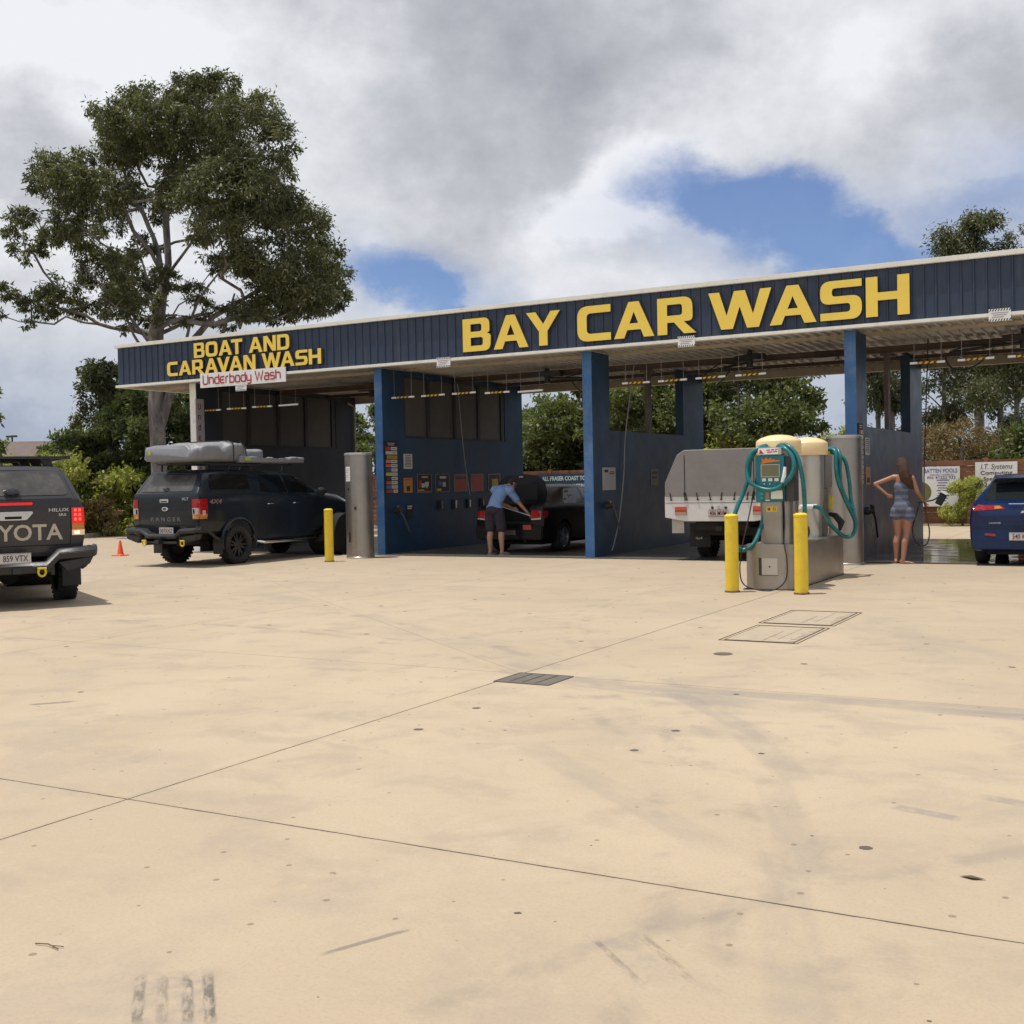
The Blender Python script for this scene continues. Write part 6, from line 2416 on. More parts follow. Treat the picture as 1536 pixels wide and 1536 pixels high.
mb.build("windscreen", m_glass, tray)
# ------------------------------------------------------------------ people
class Blob:
    """tapered limbs and ellipsoids fused by a voxel remesh into one continuous skin"""
    def __init__(s):
        s.mb = MB()

    def limb(s, pts, rad, n=16, sq=None):
        """chain of tapered segments with round joints; sq=(dir, factor) flattens across dir"""
        pts = [Vector(p) for p in pts]
        for i in range(len(pts) - 1):
            a, b_ = pts[i], pts[i + 1]
            s.seg(a, b_, rad[i], rad[i + 1], n, sq)
        return s

    def seg(s, a, b_, r0, r1, n, sq):
        d_ = (b_ - a)
        L = d_.length
        d_.normalize()
        x, y = basis(d_)
        if sq:
            x = Vector(sq[0]) - d_ * Vector(sq[0]).dot(d_)
            x.normalize()
            y = d_.cross(x)
        prof = []
        for k in range(5):
            t = math.pi / 2 * (1 - k / 4)
            prof.append((r0 * math.cos(t), -r0 * math.sin(t)))
        for k in range(5):
            t = math.pi / 2 * k / 4
            prof.append((r1 * math.cos(t), L + r1 * math.sin(t)))
        vs, fs = [], []
        f = sq[1] if sq else 1.0
        for r, h_ in prof:
            for k in range(n):
                t = 2 * math.pi * k / n
                vs.append(a + d_ * h_ + (x * math.cos(t) * f + y * math.sin(t)) * max(r, 1e-4))
        m = len(prof)
        for j in range(m - 1):
            for k in range(n):
                fs.append((j * n + k, j * n + (k + 1) % n, (j + 1) * n + (k + 1) % n, (j + 1) * n + k))
        fs += [tuple(range(n))[::-1], tuple(range((m - 1) * n, m * n))]
        s.mb.add(vs, fs)

    def ell(s, c, r, rot=None, n=20):
        c = Vector(c)
        rot = rot or Matrix.Identity(3)
        vs, fs = [], []
        m = 12
        for j in range(m + 1):
            ph = math.pi * j / m
            for k in range(n):
                t = 2 * math.pi * k / n
                vs.append(c + rot @ Vector((r[0] * math.sin(ph) * math.cos(t), r[1] * math.sin(ph) * math.sin(t), r[2] * math.cos(ph))))
        for j in range(m):
            for k in range(n):
                fs.append((j * n + k, j * n + (k + 1) % n, (j + 1) * n + (k + 1) % n, (j + 1) * n + k))
        s.mb.add(vs, fs)
        return s

    def build(s, name, mat, parent, voxel=0.009, smooth=6):
        me = s.mb.mesh(name, mat)
        r = evaluated_mesh(me, [('REMESH', dict(mode='VOXEL', voxel_size=voxel, use_smooth_shade=True)), ('SMOOTH', dict(factor=0.5, iterations=smooth))], name)
        bpy.data.meshes.remove(me)
        r.materials.clear()
        r.materials.append(mat)
        return link_mesh(name, r, parent)


def hand(B, wrist, d_, side, palm_n, curl=0.5, s=1.0):
    """palm, four unequal bent fingers and a thumb. d_ forearm direction, side = towards the thumb"""
    d_ = Vector(d_).normalized()
    side = Vector(side)
    side = (side - d_ * side.dot(d_)).normalized()
    nn = d_.cross(side).normalized() * palm_n
    w = Vector(wrist)
    B.limb([w, w + d_ * .045 * s, w + d_ * .085 * s], [.024 * s, .034 * s, .034 * s], 12, (nn, .5))
    for k, (off, L) in enumerate(((.028, .070), (.010, .080), (-.009, .074), (-.027, .058))):
        p = w + d_ * .088 * s + side * off * s
        a = p + (d_ * math.cos(curl * .5) + nn * math.sin(curl * .5)) * L * .45 * s
        b_ = a + (d_ * math.cos(curl * 1.5) + nn * math.sin(curl * 1.5)) * L * .33 * s
        c = b_ + (d_ * math.cos(curl * 2.4) + nn * math.sin(curl * 2.4)) * L * .26 * s
        B.limb([p - d_ * .02 * s, a, b_, c], [.0098 * s, .0092 * s, .0085 * s, .0072 * s], 8)
    p = w + d_ * .03 * s + side * .026 * s
    a = p + (d_ * .6 + side * .7 + nn * .3).normalized() * .036 * s
    b_ = a + (d_ * .9 + side * .25 + nn * .5).normalized() * .028 * s
    B.limb([p, a, b_], [.0125 * s, .011 * s, .009 * s], 8)


def head(B, c, fwd, s=1.0, up=(0, 0, 1)):
    """skull, jaw, nose, ears, brow; fwd = where the face looks"""
    f = Vector(fwd).normalized()
    u = (Vector(up) - f * Vector(up).dot(f)).normalized()
    r = f.cross(u)
    M = Matrix((r, f, u)).transposed()
    c = Vector(c)
    B.ell(c + u * .015 * s, (.073 * s, .092 * s, .088 * s), M)
    B.ell(c + f * .022 * s - u * .055 * s, (.055 * s, .062 * s, .062 * s), M)
    B.limb([c + f * .086 * s + u * .012 * s, c + f * .108 * s - u * .026 * s], [.008 * s, .013 * s], 8)
    B.ell(c + f * .082 * s - u * .058 * s, (.024 * s, .012 * s, .012 * s), M)
    B.ell(c + f * .062 * s - u * .095 * s, (.024 * s, .018 * s, .016 * s), M)
    for sx in (-1, 1):
        B.ell(c + r * .076 * s * sx - f * .008 * s - u * .012 * s, (.009 * s, .02 * s, .031 * s), M)
        B.ell(c + f * .079 * s + r * .030 * s * sx + u * .022 * s, (.018 * s, .010 * s, .007 * s), M)
    return M, c


def eyes(M, c, s, root, hair_col):
    mb = MB()
    for sx in (-1, 1):
        p = c + M @ Vector((.031 * sx * s, .083 * s, .004 * s))
        mb.lathe([(0, -.010 * s), (.010 * s, -.004 * s), (.011 * s, .004 * s), (0, .009 * s)], p, M @ Vector((0, 1, 0)), 10)
    mb.build("eyes", pmat("eye_dark", (0.05, 0.035, 0.03), 0.2), root)
    mb = MB()
    mb.tube([c + M @ Vector((x * s, .100 * s - abs(x) * .35 * s, -.057 * s)) for x in (-.024, -.01, 0, .01, .024)], 0.004 * s, n=6)
    mb.build("lips", pmat("lips", (0.30, 0.10, 0.08), 0.5), root)


skin_m = pmat("skin_fair", (0.42, 0.225, 0.150), 0.55, var=0.06, scale=4)
skin_w = pmat("skin_tan", (0.36, 0.175, 0.105), 0.5, var=0.06, scale=4)

# --- man leaning into the boot
man = empty("person", (-0.77, 0.62, 0), 0, "man in pale blue shirt and dark shorts leaning into the open boot", "person")
B = Blob()
hipL, hipR = (-.105, .02, .90), (.10, .02, .90)
kL, kR = (-.115, .03, .48), (.125, .06, .48)
aL, aR = (-.10, -.02, .085), (.17, .0, .085)
B.limb([hipL, (-.112, .03, .70), kL, (-.115, -.01, .36), aL], [.098, .088, .062, .064, .040])
B.limb([hipR, (.115, .045, .70), kR, (.145, .02, .36), aR], [.098, .088, .062, .064, .040])
for a, tx in ((aL, -.02), (aR, .06)):
    a = Vector(a)
    B.limb([a, a + Vector((0, -.035, -.045)), ], [.040, .034])
    B.limb([a + Vector((0, -.03, -.052)), a + Vector((tx * .6, .09, -.055)), a + Vector((tx, .155, -.062))], [.034, .036, .022], 12, ((0, 0, 1), .75))
    for k in range(5):
        q = a + Vector((tx + (k - 2) * .016, .165 - abs(k - 1) * .006, -.070))
        B.limb([q, q + Vector((0, .03, -.003))], [.011, .008], 8)
pel, wai, che, nek = Vector((0, .01, .94)), Vector((.0, .06, 1.08)), Vector((.03, .24, 1.30)), Vector((.10, .38, 1.40))
B.limb([pel, wai, che], [.125, .125, .135], 20, ((0, .7, -.7), .80))
B.ell(pel + Vector((0, 0, -.03)), (.165, .125, .11))
B.limb([(-.10, .28, 1.34), (.19, .30, 1.33)], [.085, .085])
B.limb([che, nek, nek + Vector((.03, .07, .03))], [.08, .060, .055])
Mh, hc = head(B, nek + Vector((.05, .14, .06)), (.35, .75, -.62), 1.0, (0, .6, .8))
# arms: right reaches down to the right, left held in front
shR, elR, wrR = Vector((.215, .31, 1.30)), Vector((.36, .42, 1.06)), Vector((.50, .52, .86))
B.limb([shR, elR, wrR], [.056, .045, .029])
hand(B, wrR, wrR - elR, (0, .6, .3), -1, .7)
shL, elL, wrL = Vector((-.13, .30, 1.30)), Vector((-.12, .50, 1.06)), Vector((.10, .60, .95))
B.limb([shL, elL, wrL], [.056, .045, .029])
hand(B, wrL, wrL - elL, (0, -.2, .9), 1, .7)
B.build("body", skin_m, man)
eyes(Mh, hc, 1.0, man, None)
m_shirt = pmat("shirt_pale_blue", (0.19, 0.29, 0.50), 0.85, var=0.07, scale=6, bump=0.5, bscale=9)
B = Blob()
B.limb([Vector((0, .015, .97)), wai, che], [.150, .146, .160], 24, ((0, .7, -.7), .84))
B.ell((0, .01, .98), (.185, .150, .075))
B.limb([(-.13, .28, 1.335), (.22, .30, 1.325)], [.100, .100])
B.limb([che, (.08, .34, 1.375)], [.11, .085])
B.limb([shR, shR + (elR - shR) * .72], [.085, .074])
B.limb([shL, shL + (elL - shL) * .72], [.085, .074])
B.build("shirt", m_shirt, man, 0.012, 5)
m_short = pmat("shorts_dark", (0.030, 0.026, 0.036), 0.9, var=0.15)
B = Blob()
B.ell((0, .0, .93), (.182, .172, .12))
B.limb([(-.105, .02, .88), (-.115, .03, .70), (-.12, .035, .56)], [.118, .112, .110])
B.limb([(.10, .02, .88), (.118, .045, .70), (.13, .055, .56)], [.118, .112, .110])
B.build("shorts", m_short, man, 0.012, 4)
m_hair1 = pmat("hair_brown", (0.045, 0.028, 0.018), 0.8, bump=0.8, bscale=60)
B = Blob()
B.ell(hc + Mh @ Vector((0, -.018, .035)), (.079, .090, .080), Mh)
B.ell(hc + Mh @ Vector((0, -.045, -.015)), (.070, .060, .070), Mh)
B.build("hair", m_hair1, man, 0.008, 3)
mb = MB()
for a in (aL, aR):
    mb.prism(round_poly([(a[0] - .045, -.09, .03), (a[0] + .05, -.09, .03), (a[0] + .075 + a[0] * .2, .15, .04), (a[0] - .03 + a[0] * .2, .15, .04)], 4), 0.001, 0.016, 'z')
mb.build("sandal", pmat("sandal_pale", (0.35, 0.33, 0.30), 0.7), man)
rod = MB()
rod.tube([(-.22, .60, 1.00), (.62, .50, .775)], 0.011, n=8)
o = tag(rod.build("cleaning_stick", pmat("stick_white", (0.62, 0.62, 0.62), 0.4), None), "thin pale stick held by the man across the open boot", "stick")
o.location = (-0.77, 0.62, 0)

# --- woman with a foam brush by the third wall
wom = empty("person", (7.55, -0.14, 0), R(-3), "woman in a striped grey blue playsuit with long brown hair, hand on hip", "person")
B = Blob()
hL, hR = (-.085, 0, .90), (.085, 0, .90)
kL, kR = (-.085, .025, .48), (.055, .03, .48)
aL, aR = (-.115, .02, .075), (.015, -.045, .075)
B.limb([hL, (-.09, .01, .70), kL, (-.105, .0, .36), aL], [.088, .082, .053, .056, .034])
B.limb([hR, (.072, .015, .70), kR, (.035, -.01, .36), aR], [.088, .082, .053, .056, .034])
for a, tx, ty in ((aL, -.01, .15), (aR, .16, .02)):
    a = Vector(a)
    dv = Vector((tx, ty, 0)).normalized()
    B.limb([a, a - dv * .035 + Vector((0, 0, -.042))], [.034, .029])
    B.limb([a - dv * .03 + Vector((0, 0, -.046)), a + dv * .08 + Vector((0, 0, -.050)), a + dv * .135 + Vector((0, 0, -.056))], [.029, .031, .018], 12, ((0, 0, 1), .75))
    pv = Vector((-dv.y, dv.x, 0))
    for k in range(5):
        q = a + dv * (.145 - abs(k - 1) * .006) + pv * (k - 2) * .014 + Vector((0, 0, -.063))
        B.limb([q, q + dv * .028], [.0095, .007], 8)
B.ell((0, .0, .93), (.145, .105, .11))
B.limb([(0, 0, .95), (-.01, .005, 1.12), (-.01, 0, 1.30), (0, 0, 1.42)], [.112, .086, .108, .104], 20, ((0, 1, 0), .74))
B.limb([(-.145, 0, 1.445), (.14, 0, 1.44)], [.050, .050])
B.limb([(0, -.01, 1.42), (0, .005, 1.52), (0, .015, 1.60)], [.062, .046, .046])
Mw, wc = head(B, (-.015, .03, 1.665), (-.75, .62, -.05), 0.98)
sL, eL, wL = Vector((-.165, 0, 1.44)), Vector((-.43, -.09, 1.335)), Vector((-.235, -.06, 1.16))
B.limb([sL, eL, wL], [.044, .035, .023])
hand(B, wL, Vector((.18, .10, -.10)), (-.2, 0, -1), 1, .5, .9)
sR, eR, wR = Vector((.165, 0, 1.43)), Vector((.245, .03, 1.18)), Vector((.30, .20, 1.03))
B.limb([sR, eR, wR], [.044, .035, .023])
hand(B, wR, wR - eR, (0, 0, 1), 1, 1.0, .9)
B.build("body", skin_w, wom)
eyes(Mw, wc, .98, wom, None)


def stripe_mat():
    m = bpy.data.materials.new("striped_knit")
    m.use_nodes = True
    q = G(m.node_tree)
    b = m.node_tree.nodes['Principled BSDF']
    tc = q.node('ShaderNodeTexCoord')
    v = tc.outputs['Object']
    z = q.math('ADD', q.xyz(v)[2], q.math('MULTIPLY', q.noise(v, 7, 3), 0.035))
    w = q.math('SINE', q.math('MULTIPLY', z, 62))
    w2 = q.math('SINE', q.math('MULTIPLY', z, 150))
    c = q.mix(q.smooth(w, -.4, .6), (0.09, 0.10, 0.145), (0.17, 0.18, 0.235))
    c = q.mix(q.math('MULTIPLY', q.smooth(w2, 0, .8), .4), c, (0.10, 0.12, 0.20))
    q.put(b.inputs['Base Color'], c)
    b.inputs['Roughness'].default_value = 0.9
    return m


m_knit = stripe_mat()
B = Blob()
B.ell((0, 0, .93), (.163, .125, .13))
B.limb([(0, 0, .96), (-.01, .005, 1.12), (-.01, 0, 1.28)], [.134, .112, .126], 24, ((0, 1, 0), .80))
B.limb([(0, -.015, 1.26), (0, -.03, 1.43)], [.120, .050], 20, ((0, 1, 0), .80))
B.limb([(-.09, 0, .88), (-.10, .01, .80)], [.106, .112])
B.limb([(.088, 0, .88), (.10, .01, .80)], [.106, .112])
B.limb([(-.06, .05, 1.30), (-.085, .0, 1.475)], [.05, .022])
B.limb([(.06, .05, 1.30), (.085, .0, 1.475)], [.05, .022])
B.build("playsuit", m_knit, wom, 0.010, 4)
m_hair2 = pmat("hair_long_brown", (0.075, 0.032, 0.015), 0.6, bump=1.0, bscale=30, aniso=(6, 6, 0.6))
B = Blob()
B.ell(wc + Mw @ Vector((0, -.018, .032)), (.083, .092, .082), Mw)
B.ell(wc + Mw @ Vector((0, -.045, -.03)), (.078, .062, .085), Mw)
B.limb([(.03, -.03, 1.66), (.06, -.07, 1.55), (.09, -.085, 1.44), (.13, -.06, 1.34), (.16, -.03, 1.26)], [.075, .068, .058, .044, .018])
B.limb([(.00, -.05, 1.64), (.015, -.085, 1.52), (.04, -.095, 1.42), (.09, -.09, 1.33)], [.068, .058, .044, .02])
B.limb([(.05, .0, 1.62), (.12, -.02, 1.48), (.165, .0, 1.36), (.18, .01, 1.25)], [.055, .048, .040, .016])
B.build("hair", m_hair2, wom, 0.008, 3)

br = empty("foam_brush", (7.55, -0.14, 0), 0, "foam wash brush with dark square head held out by the woman", "brush")
mb = MB()
mb.tube([(.24, .12, 1.02), (.34, .26, 1.03), (.44, .30, 1.05), (.53, .30, 1.10)], 0.014, n=8)
mb.build("handle", m_rub, br)
mb = MB()
mb.box(-.055, .055, -.045, .045, -.105, .105)
hd = mb.build("brush_head", pmat("bristle_black", (0.012, 0.018, 0.018), 0.9, bump=0.8, bscale=80), br, bevel=0.008)
hd.location = (.57, .30, 1.07)
hd.rotation_euler = (0, R(28), 0)
mb = MB()
mb.box(-.058, .058, -.05, .05, .10, .125)
h2 = mb.build("brush_back", m_white, hd)
h2.rotation_euler = (0, 0, 0)
o = MB()
o.tube([(7.80, -0.0, 1.02), (7.78, -.02, .92), (7.70, -.05, .62), (7.72, -.08, .42), (7.82, -.10, .30), (7.93, -.08, .34), (7.96, -.04, .55), (7.90, 0.0, .85), (7.84, .2, 1.3), (7.75, 1.0, 2.6), (7.7, 1.6, 3.9)], 0.011, smooth=8)
tag(o.build("wash_hose", m_rub, None), "thin black hose looping beside the woman's legs up to the roof boom", "hose")
# ------------------------------------------------------------------ trees and shrubs
def leaf_mat(name, c1, c2, c3=None, trans=0.25):
    if name in MATS:
        return MATS[name]
    m = bpy.data.materials.new(name)
    m.use_nodes = True
    nt = m.node_tree
    q = G(nt)
    b = nt.nodes['Principled BSDF']
    at = q.node('ShaderNodeAttribute')
    at.attribute_name = "tint"
    f = at.outputs['Fac']
    st = [(0.0, c1), (0.6, c2), (1.0, c3 or c2)]
    c = q.ramp(f, st)
    q.put(b.inputs['Base Color'], c)
    b.inputs['Roughness'].default_value = 0.48
    b.inputs['Specular IOR Level'].default_value = 0.35
    tr = q.node('ShaderNodeBsdfTranslucent')
    q.put(tr.inputs[0], q.mix(1.0, c, (1.2, 1.35, 0.5), 'MULTIPLY'))
    mx = q.node('ShaderNodeMixShader')
    mx.inputs[0].default_value = trans
    nt.links.new(b.outputs[0], mx.inputs[1])
    nt.links.new(tr.outputs[0], mx.inputs[2])
    nt.links.new(mx.outputs[0], nt.nodes['Material Output'].inputs[0])
    MATS[name] = m
    return m


def leaves_mesh(name, clumps, n, size, seed, mat, droop=0.0, width=0.34, sub=16, spread=0.34, tuft=0.5):
    """clumps: (cx,cy,cz,rx,ry,rz). Small folded leaf blades gathered in sprays inside each clump"""
    r = np.random.default_rng(seed)
    C = np.array(clumps, float)
    vol = (C[:, 3] * C[:, 4] * C[:, 5]) ** 0.72
    cnt = np.maximum((n * vol / vol.sum()).astype(int), 12)
    P_, N_, T_ = [], [], []
    for c, k in zip(C, cnt):
        ns = max(3, int(sub * (c[3] * c[4] * c[5]) ** (1 / 3) / 0.8))
        d_ = r.normal(size=(ns, 3))
        d_ /= np.linalg.norm(d_, axis=1)[:, None]
        rad = 0.35 + 0.65 * r.random(ns) ** 0.5
        sc = d_ * rad[:, None]
        ct = r.random(ns)
        idx = r.integers(0, ns, k)
        loc = sc[idx] + r.normal(size=(k, 3)) * spread
        P_.append(c[:3] + loc * c[3:6])
        N_.append(d_[idx] * 0.6 + loc * 0.6)
        T_.append(np.clip(0.45 * ct[idx] + 0.35 * r.random(k) + 0.12, 0, 1))
    P_ = np.concatenate(P_)
    N_ = np.concatenate(N_)
    T_ = np.concatenate(T_)
    k = len(P_)
    ax = r.normal(size=(k, 3)) + N_ * tuft
    ax[:, 2] -= droop
    ax /= np.linalg.norm(ax, axis=1)[:, None]
    sd = np.cross(ax, r.normal(size=(k, 3)))
    sd /= np.linalg.norm(sd, axis=1)[:, None] + 1e-9
    L = size * (0.6 + 0.8 * r.random(k))[:, None]
    W = L * width * 0.5
    nn = np.cross(ax, sd)
    v = np.empty((k, 4, 3))
    v[:, 0] = P_
    v[:, 1] = P_ + ax * L * 0.45 + sd * W + nn * L * 0.05
    v[:, 2] = P_ + ax * L - nn * L * 0.08
    v[:, 3] = P_ + ax * L * 0.45 - sd * W + nn * L * 0.05
    me = bpy.data.meshes.new(name)
    me.vertices.add(k * 4)
    me.vertices.foreach_set('co', v.reshape(-1))
    me.loops.add(k * 4)
    me.loops.foreach_set('vertex_index', np.arange(k * 4, dtype=np.int32))
    me.polygons.add(k)
    me.polygons.foreach_set('loop_start', np.arange(0, k * 4, 4, dtype=np.int32))
    me.polygons.foreach_set('loop_total', np.full(k, 4, dtype=np.int32))
    me.update(calc_edges=True)
    a = me.attributes.new("tint", 'FLOAT', 'FACE')
    a.data.foreach_set('value', T_.astype(np.float32))
    me.materials.append(mat)
    return me


def branch_mesh(name, spine, clumps, r0, seed, mat, jit=0.12, extra=2, minr=0.012):
    """grow limbs from the spine nodes to every clump; radii follow the pipe rule"""
    rn = random.Random(seed)
    nodes = [Vector(p) for p in spine]
    par = [-1] + list(range(len(spine) - 1))
    plen = [0.0]
    for i in range(1, len(nodes)):
        plen.append(plen[-1] + (nodes[i] - nodes[i - 1]).length)
    start = max(1, len(spine) // 2 - 1)
    tg = []
    for c in clumps:
        c = list(c)
        tg.append(Vector(c[:3]))
        for _ in range(extra):
            tg.append(Vector((c[0] + rn.uniform(-.7, .7) * c[3], c[1] + rn.uniform(-.7, .7) * c[4], c[2] + rn.uniform(-.6, .7) * c[5])))
    top = nodes[-1]
    tg.sort(key=lambda p: min((p - q).length for q in nodes[start:]))
    tips = []
    for t in tg:
        best, bi = 1e9, 0
        for i in range(start, len(nodes)):
            dd = t - nodes[i]
            cost = dd.length * (1.0 + (0.8 if dd.z < -0.1 else 0)) + 0.22 * plen[i]
            if cost < best:
                best, bi = cost, i
        a = nodes[bi]
        d_ = t - a
        L = d_.length
        k = max(1, int(L / 0.45))
        prev = bi
        bend = Vector((rn.gauss(0, 1), rn.gauss(0, 1), -abs(rn.gauss(0, .6)))) * L * 0.10
        for j in range(1, k + 1):
            u = j / k
            p = a + d_ * u + bend * math.sin(math.pi * u) + Vector((rn.gauss(0, 1), rn.gauss(0, 1), rn.gauss(0, 1))) * jit * 0.25 * (1 if j < k else 0)
            nodes.append(p)
            par.append(prev)
            plen.append(plen[prev] + (p - nodes[prev]).length)
            prev = len(nodes) - 1
        tips.append(prev)
    w = [0.0] * len(nodes)
    has = [0] * len(nodes)
    for i, p in enumerate(par):
        if p >= 0:
            has[p] += 1
    for i in range(len(nodes) - 1, -1, -1):
        if has[i] == 0:
            w[i] = 1.0
        if par[i] >= 0:
            w[par[i]] += w[i]
    W = w[0]
    rad = [max(minr, r0 * (x / W) ** 0.56) for x in w]
    for i in range(len(spine)):
        rad[i] = max(rad[i], r0 * (1.0 - 0.6 * i / len(spine)) if i < start else rad[i])
    rad[0] = r0 * 1.35
    # chains
    ch = [[] for _ in nodes]
    for i, p in enumerate(par):
        if p >= 0:
            ch[p].append(i)
    mb = MB()
    stack = [(0, None)]
    while stack:
        i, frm = stack.pop()
        chain = [frm, i] if frm is not None else [i]
        cur = i
        while ch[cur]:
            kids = sorted(ch[cur], key=lambda q: -rad[q])
            for q in kids[1:]:
                stack.append((q, cur))
            cur = kids[0]
            chain.append(cur)
        if len(chain) > 1:
            rr = [rad[c] for c in chain]
            if frm is not None:
                rr[0] = min(rad[frm], rr[1] * 1.25)
            mb.tube([nodes[c] for c in chain], rr, n=10 if rr[0] > 0.06 else 5)
    return mb.mesh(name, mat, angle=80, recalc=False)


def bark_mat(name, c1, c2):
    m = bpy.data.materials.new(name)
    m.use_nodes = True
    q = G(m.node_tree)
    b = m.node_tree.nodes['Principled BSDF']
    tc = q.node('ShaderNodeTexCoord')
    v = q.vmath('MULTIPLY', tc.outputs['Object'], (1, 1, 0.35))
    n = q.noise(v, 3.0, 7, 0.65, 0.6)
    n2 = q.noise(v, 14.0, 5, 0.6)
    c = q.mix(q.smooth(n, 0.42, 0.60), c1, c2)
    c = q.mix(q.math('MULTIPLY', q.smooth(n2, 0.5, 0.7), 0.5), c, (c1[0] * .45, c1[1] * .45, c1[2] * .45))
    q.put(b.inputs['Base Color'], c)
    b.inputs['Roughness'].default_value = 0.85
    bn = q.node('ShaderNodeBump')
    bn.inputs['Strength'].default_value = 0.5
    bn.inputs['Distance'].default_value = 0.03
    q.put(bn.inputs['Height'], n2)
    q.put(b.inputs['Normal'], bn.outputs[0])
    return m


bark_g = bark_mat("gum_bark", (0.13, 0.115, 0.105), (0.24, 0.215, 0.20))
bark_d = bark_mat("dark_bark", (0.085, 0.065, 0.05), (0.15, 0.12, 0.09))
lf_gum = leaf_mat("gum_leaves", (0.048, 0.054, 0.028), (0.115, 0.122, 0.056), (0.24, 0.24, 0.12), 0.28)
lf_gum2 = leaf_mat("grey_gum_leaves", (0.06, 0.065, 0.035), (0.115, 0.12, 0.065), (0.19, 0.18, 0.10), 0.25)
lf_grn = leaf_mat("green_leaves", (0.050, 0.068, 0.026), (0.125, 0.145, 0.052), (0.28, 0.28, 0.115), 0.34)
lf_drk = leaf_mat("dark_leaves", (0.050, 0.070, 0.032), (0.135, 0.160, 0.065), (0.26, 0.28, 0.13), 0.40)
lf_yel = leaf_mat("yellow_green_leaves", (0.15, 0.17, 0.04), (0.36, 0.37, 0.11), (0.58, 0.55, 0.20), 0.45)
lf_dry = leaf_mat("dry_leaves", (0.13, 0.09, 0.045), (0.24, 0.17, 0.085), (0.34, 0.25, 0.13), 0.25)

# the big gum tree: clumps given in its own frame, metres right / up of the trunk base
bt = empty("gum_tree", (-17.8, 7.8, 0), R(29.2), "huge spreading gum tree towering behind the left end of the car wash", "tree")
K = 1 / 45.1
BX, BY = 243, 802
rb = random.Random(11)
src = """300 140 36 28;345 150 44 30;395 182 46 34;432 228 32 35;442 272 26 26;232 150 32 28;188 186 34 32;240 200 58 42;305 215 58 44;360 230 54 40;205 240 44 38;
90 252 36 28;120 282 48 34;76 266 24 20;165 292 44 32;150 240 14 14;330 290 58 38;400 292 50 38;300 262 48 28;392 342 58 42;342 340 48 32;440 312 40 30;470 342 34 30;
492 392 38 34;522 430 26 26;470 430 56 38;420 402 58 38;362 402 48 28;410 450 48 22;372 470 28 14;470 466 38 16;52 330 26 14;36 350 20 18;60 376 28 16;96 350 24 22;120 330 28 26;
145 352 28 26;160 400 38 36;112 432 32 26;132 460 32 20;200 402 32 32;215 440 38 30;190 462 28 22;232 372 28 22;252 322 22 22;14 436 24 16;46 441 26 12;76 466 22 10;8 464 18 9;50 482 14 7;
262 420 22 18;300 440 28 20;290 480 18 10;265 482 14 10;270 300 30 24;380 260 40 30;340 180 44 30;280 170 36 26;180 330 30 26;210 290 34 26;430 478 34 12;500 462 26 16;350 490 22 9;520 448 22 18;395 474 30 12;60 455 22 10;180 440 26 22;245 455 16 14;225 482 20 10;330 462 20 10"""
cl = []
for t in src.replace("\n", "").split(";"):
    x, y, rx, ry = map(float, t.split())
    X = (x - BX) * K
    Z = (BY - y) * K
    ex = 1 - ((x - 290) / 300) ** 2 - ((y - 310) / 260) ** 2
    dep = 4.2 * math.sqrt(max(ex, 0.05)) * rb.uniform(-1, 1)
    k = (rx * K + ry * K) / 2
    f_ = (38.8 + dep) / 38.8
    off = (BX - 768) * K
    cl.append(((X + off) * f_ - off, dep, (Z - 1.49) * f_ + 1.49, rx * K * .92, k * 1.0, ry * K * .92))
    if ex > 0.35 and rb.random() < 0.6:
        d2 = -dep * 0.8 + rb.uniform(-.6, .6)
        f_ = (38.8 + d2) / 38.8
        X2, Z2 = X + rb.uniform(-.5, .5), Z + rb.uniform(-.4, .4)
        cl.append(((X2 + off) * f_ - off, d2, (Z2 - 1.49) * f_ + 1.49, rx * K * .7, k * .8, ry * K * .7))
me = leaves_mesh("crown", cl, 150000, 0.150, 4, lf_gum, droop=1.0, width=0.32, sub=26, spread=0.165, tuft=0.5)
link_mesh("crown", me, bt)
sp_ = [(-0.02, 0, -0.1), (0.03, 0, 1.5), (0.02, 0, 3.0), (-0.02, 0, 4.3), (0.08, 0, 5.4), (0.02, 0.05, 6.6), (0.25, 0, 7.8), (0.5, 0.1, 9.0), (0.45, 0.1, 10.5), (0.9, 0, 12.0)]
me = branch_mesh("trunk", sp_, cl, 0.255, 5, bark_g, jit=0.35, extra=4, minr=0.013)
link_mesh("trunk", me, bt)
# second leader that forks off under the roof line
mb = MB()
mb.tube([(0.04, 0.0, 3.2), (0.30, .05, 4.3), (0.62, .1, 5.2), (1.05, .1, 6.2), (1.9, 0.2, 7.2), (3.1, .3, 7.9), (4.2, .4, 8.4)], [.14, .17, .15, .12, .09, .06, .03], n=10)
for k_, (a_, b_, c_) in enumerate((((0.10, 0, 7.0), (-.3, .3, 8.6), (-.9, .5, 10.6)), ((0.2, 0, 7.6), (.6, -.4, 9.0), (.5, -.6, 11.4)), ((0.5, 0, 8.6), (1.5, -.5, 9.6), (2.6, -.8, 11.0)), ((-.05, 0, 6.2), (-1.0, -.5, 7.6), (-2.2, -.9, 9.0)), ((.9, .1, 6.0), (1.6, -.5, 7.6), (2.9, -.9, 9.0)), ((-.02, 0, 5.6), (-.7, -.5, 7.0), (-.9, -.8, 9.4)))):
    mb.tube([a_, b_, c_], [.075, .055, .05, .045, .04, .035, .03, .025, .018], n=7, smooth=4)
mb.tube([(0.6, 0.1, 5.2), (1.6, .3, 6.0), (2.2, .3, 6.7), (2.6, .4, 8.0)], [.10, .08, .06, .03], n=8)
mb.build("limb", bark_g, bt, angle=80, recalc=False)


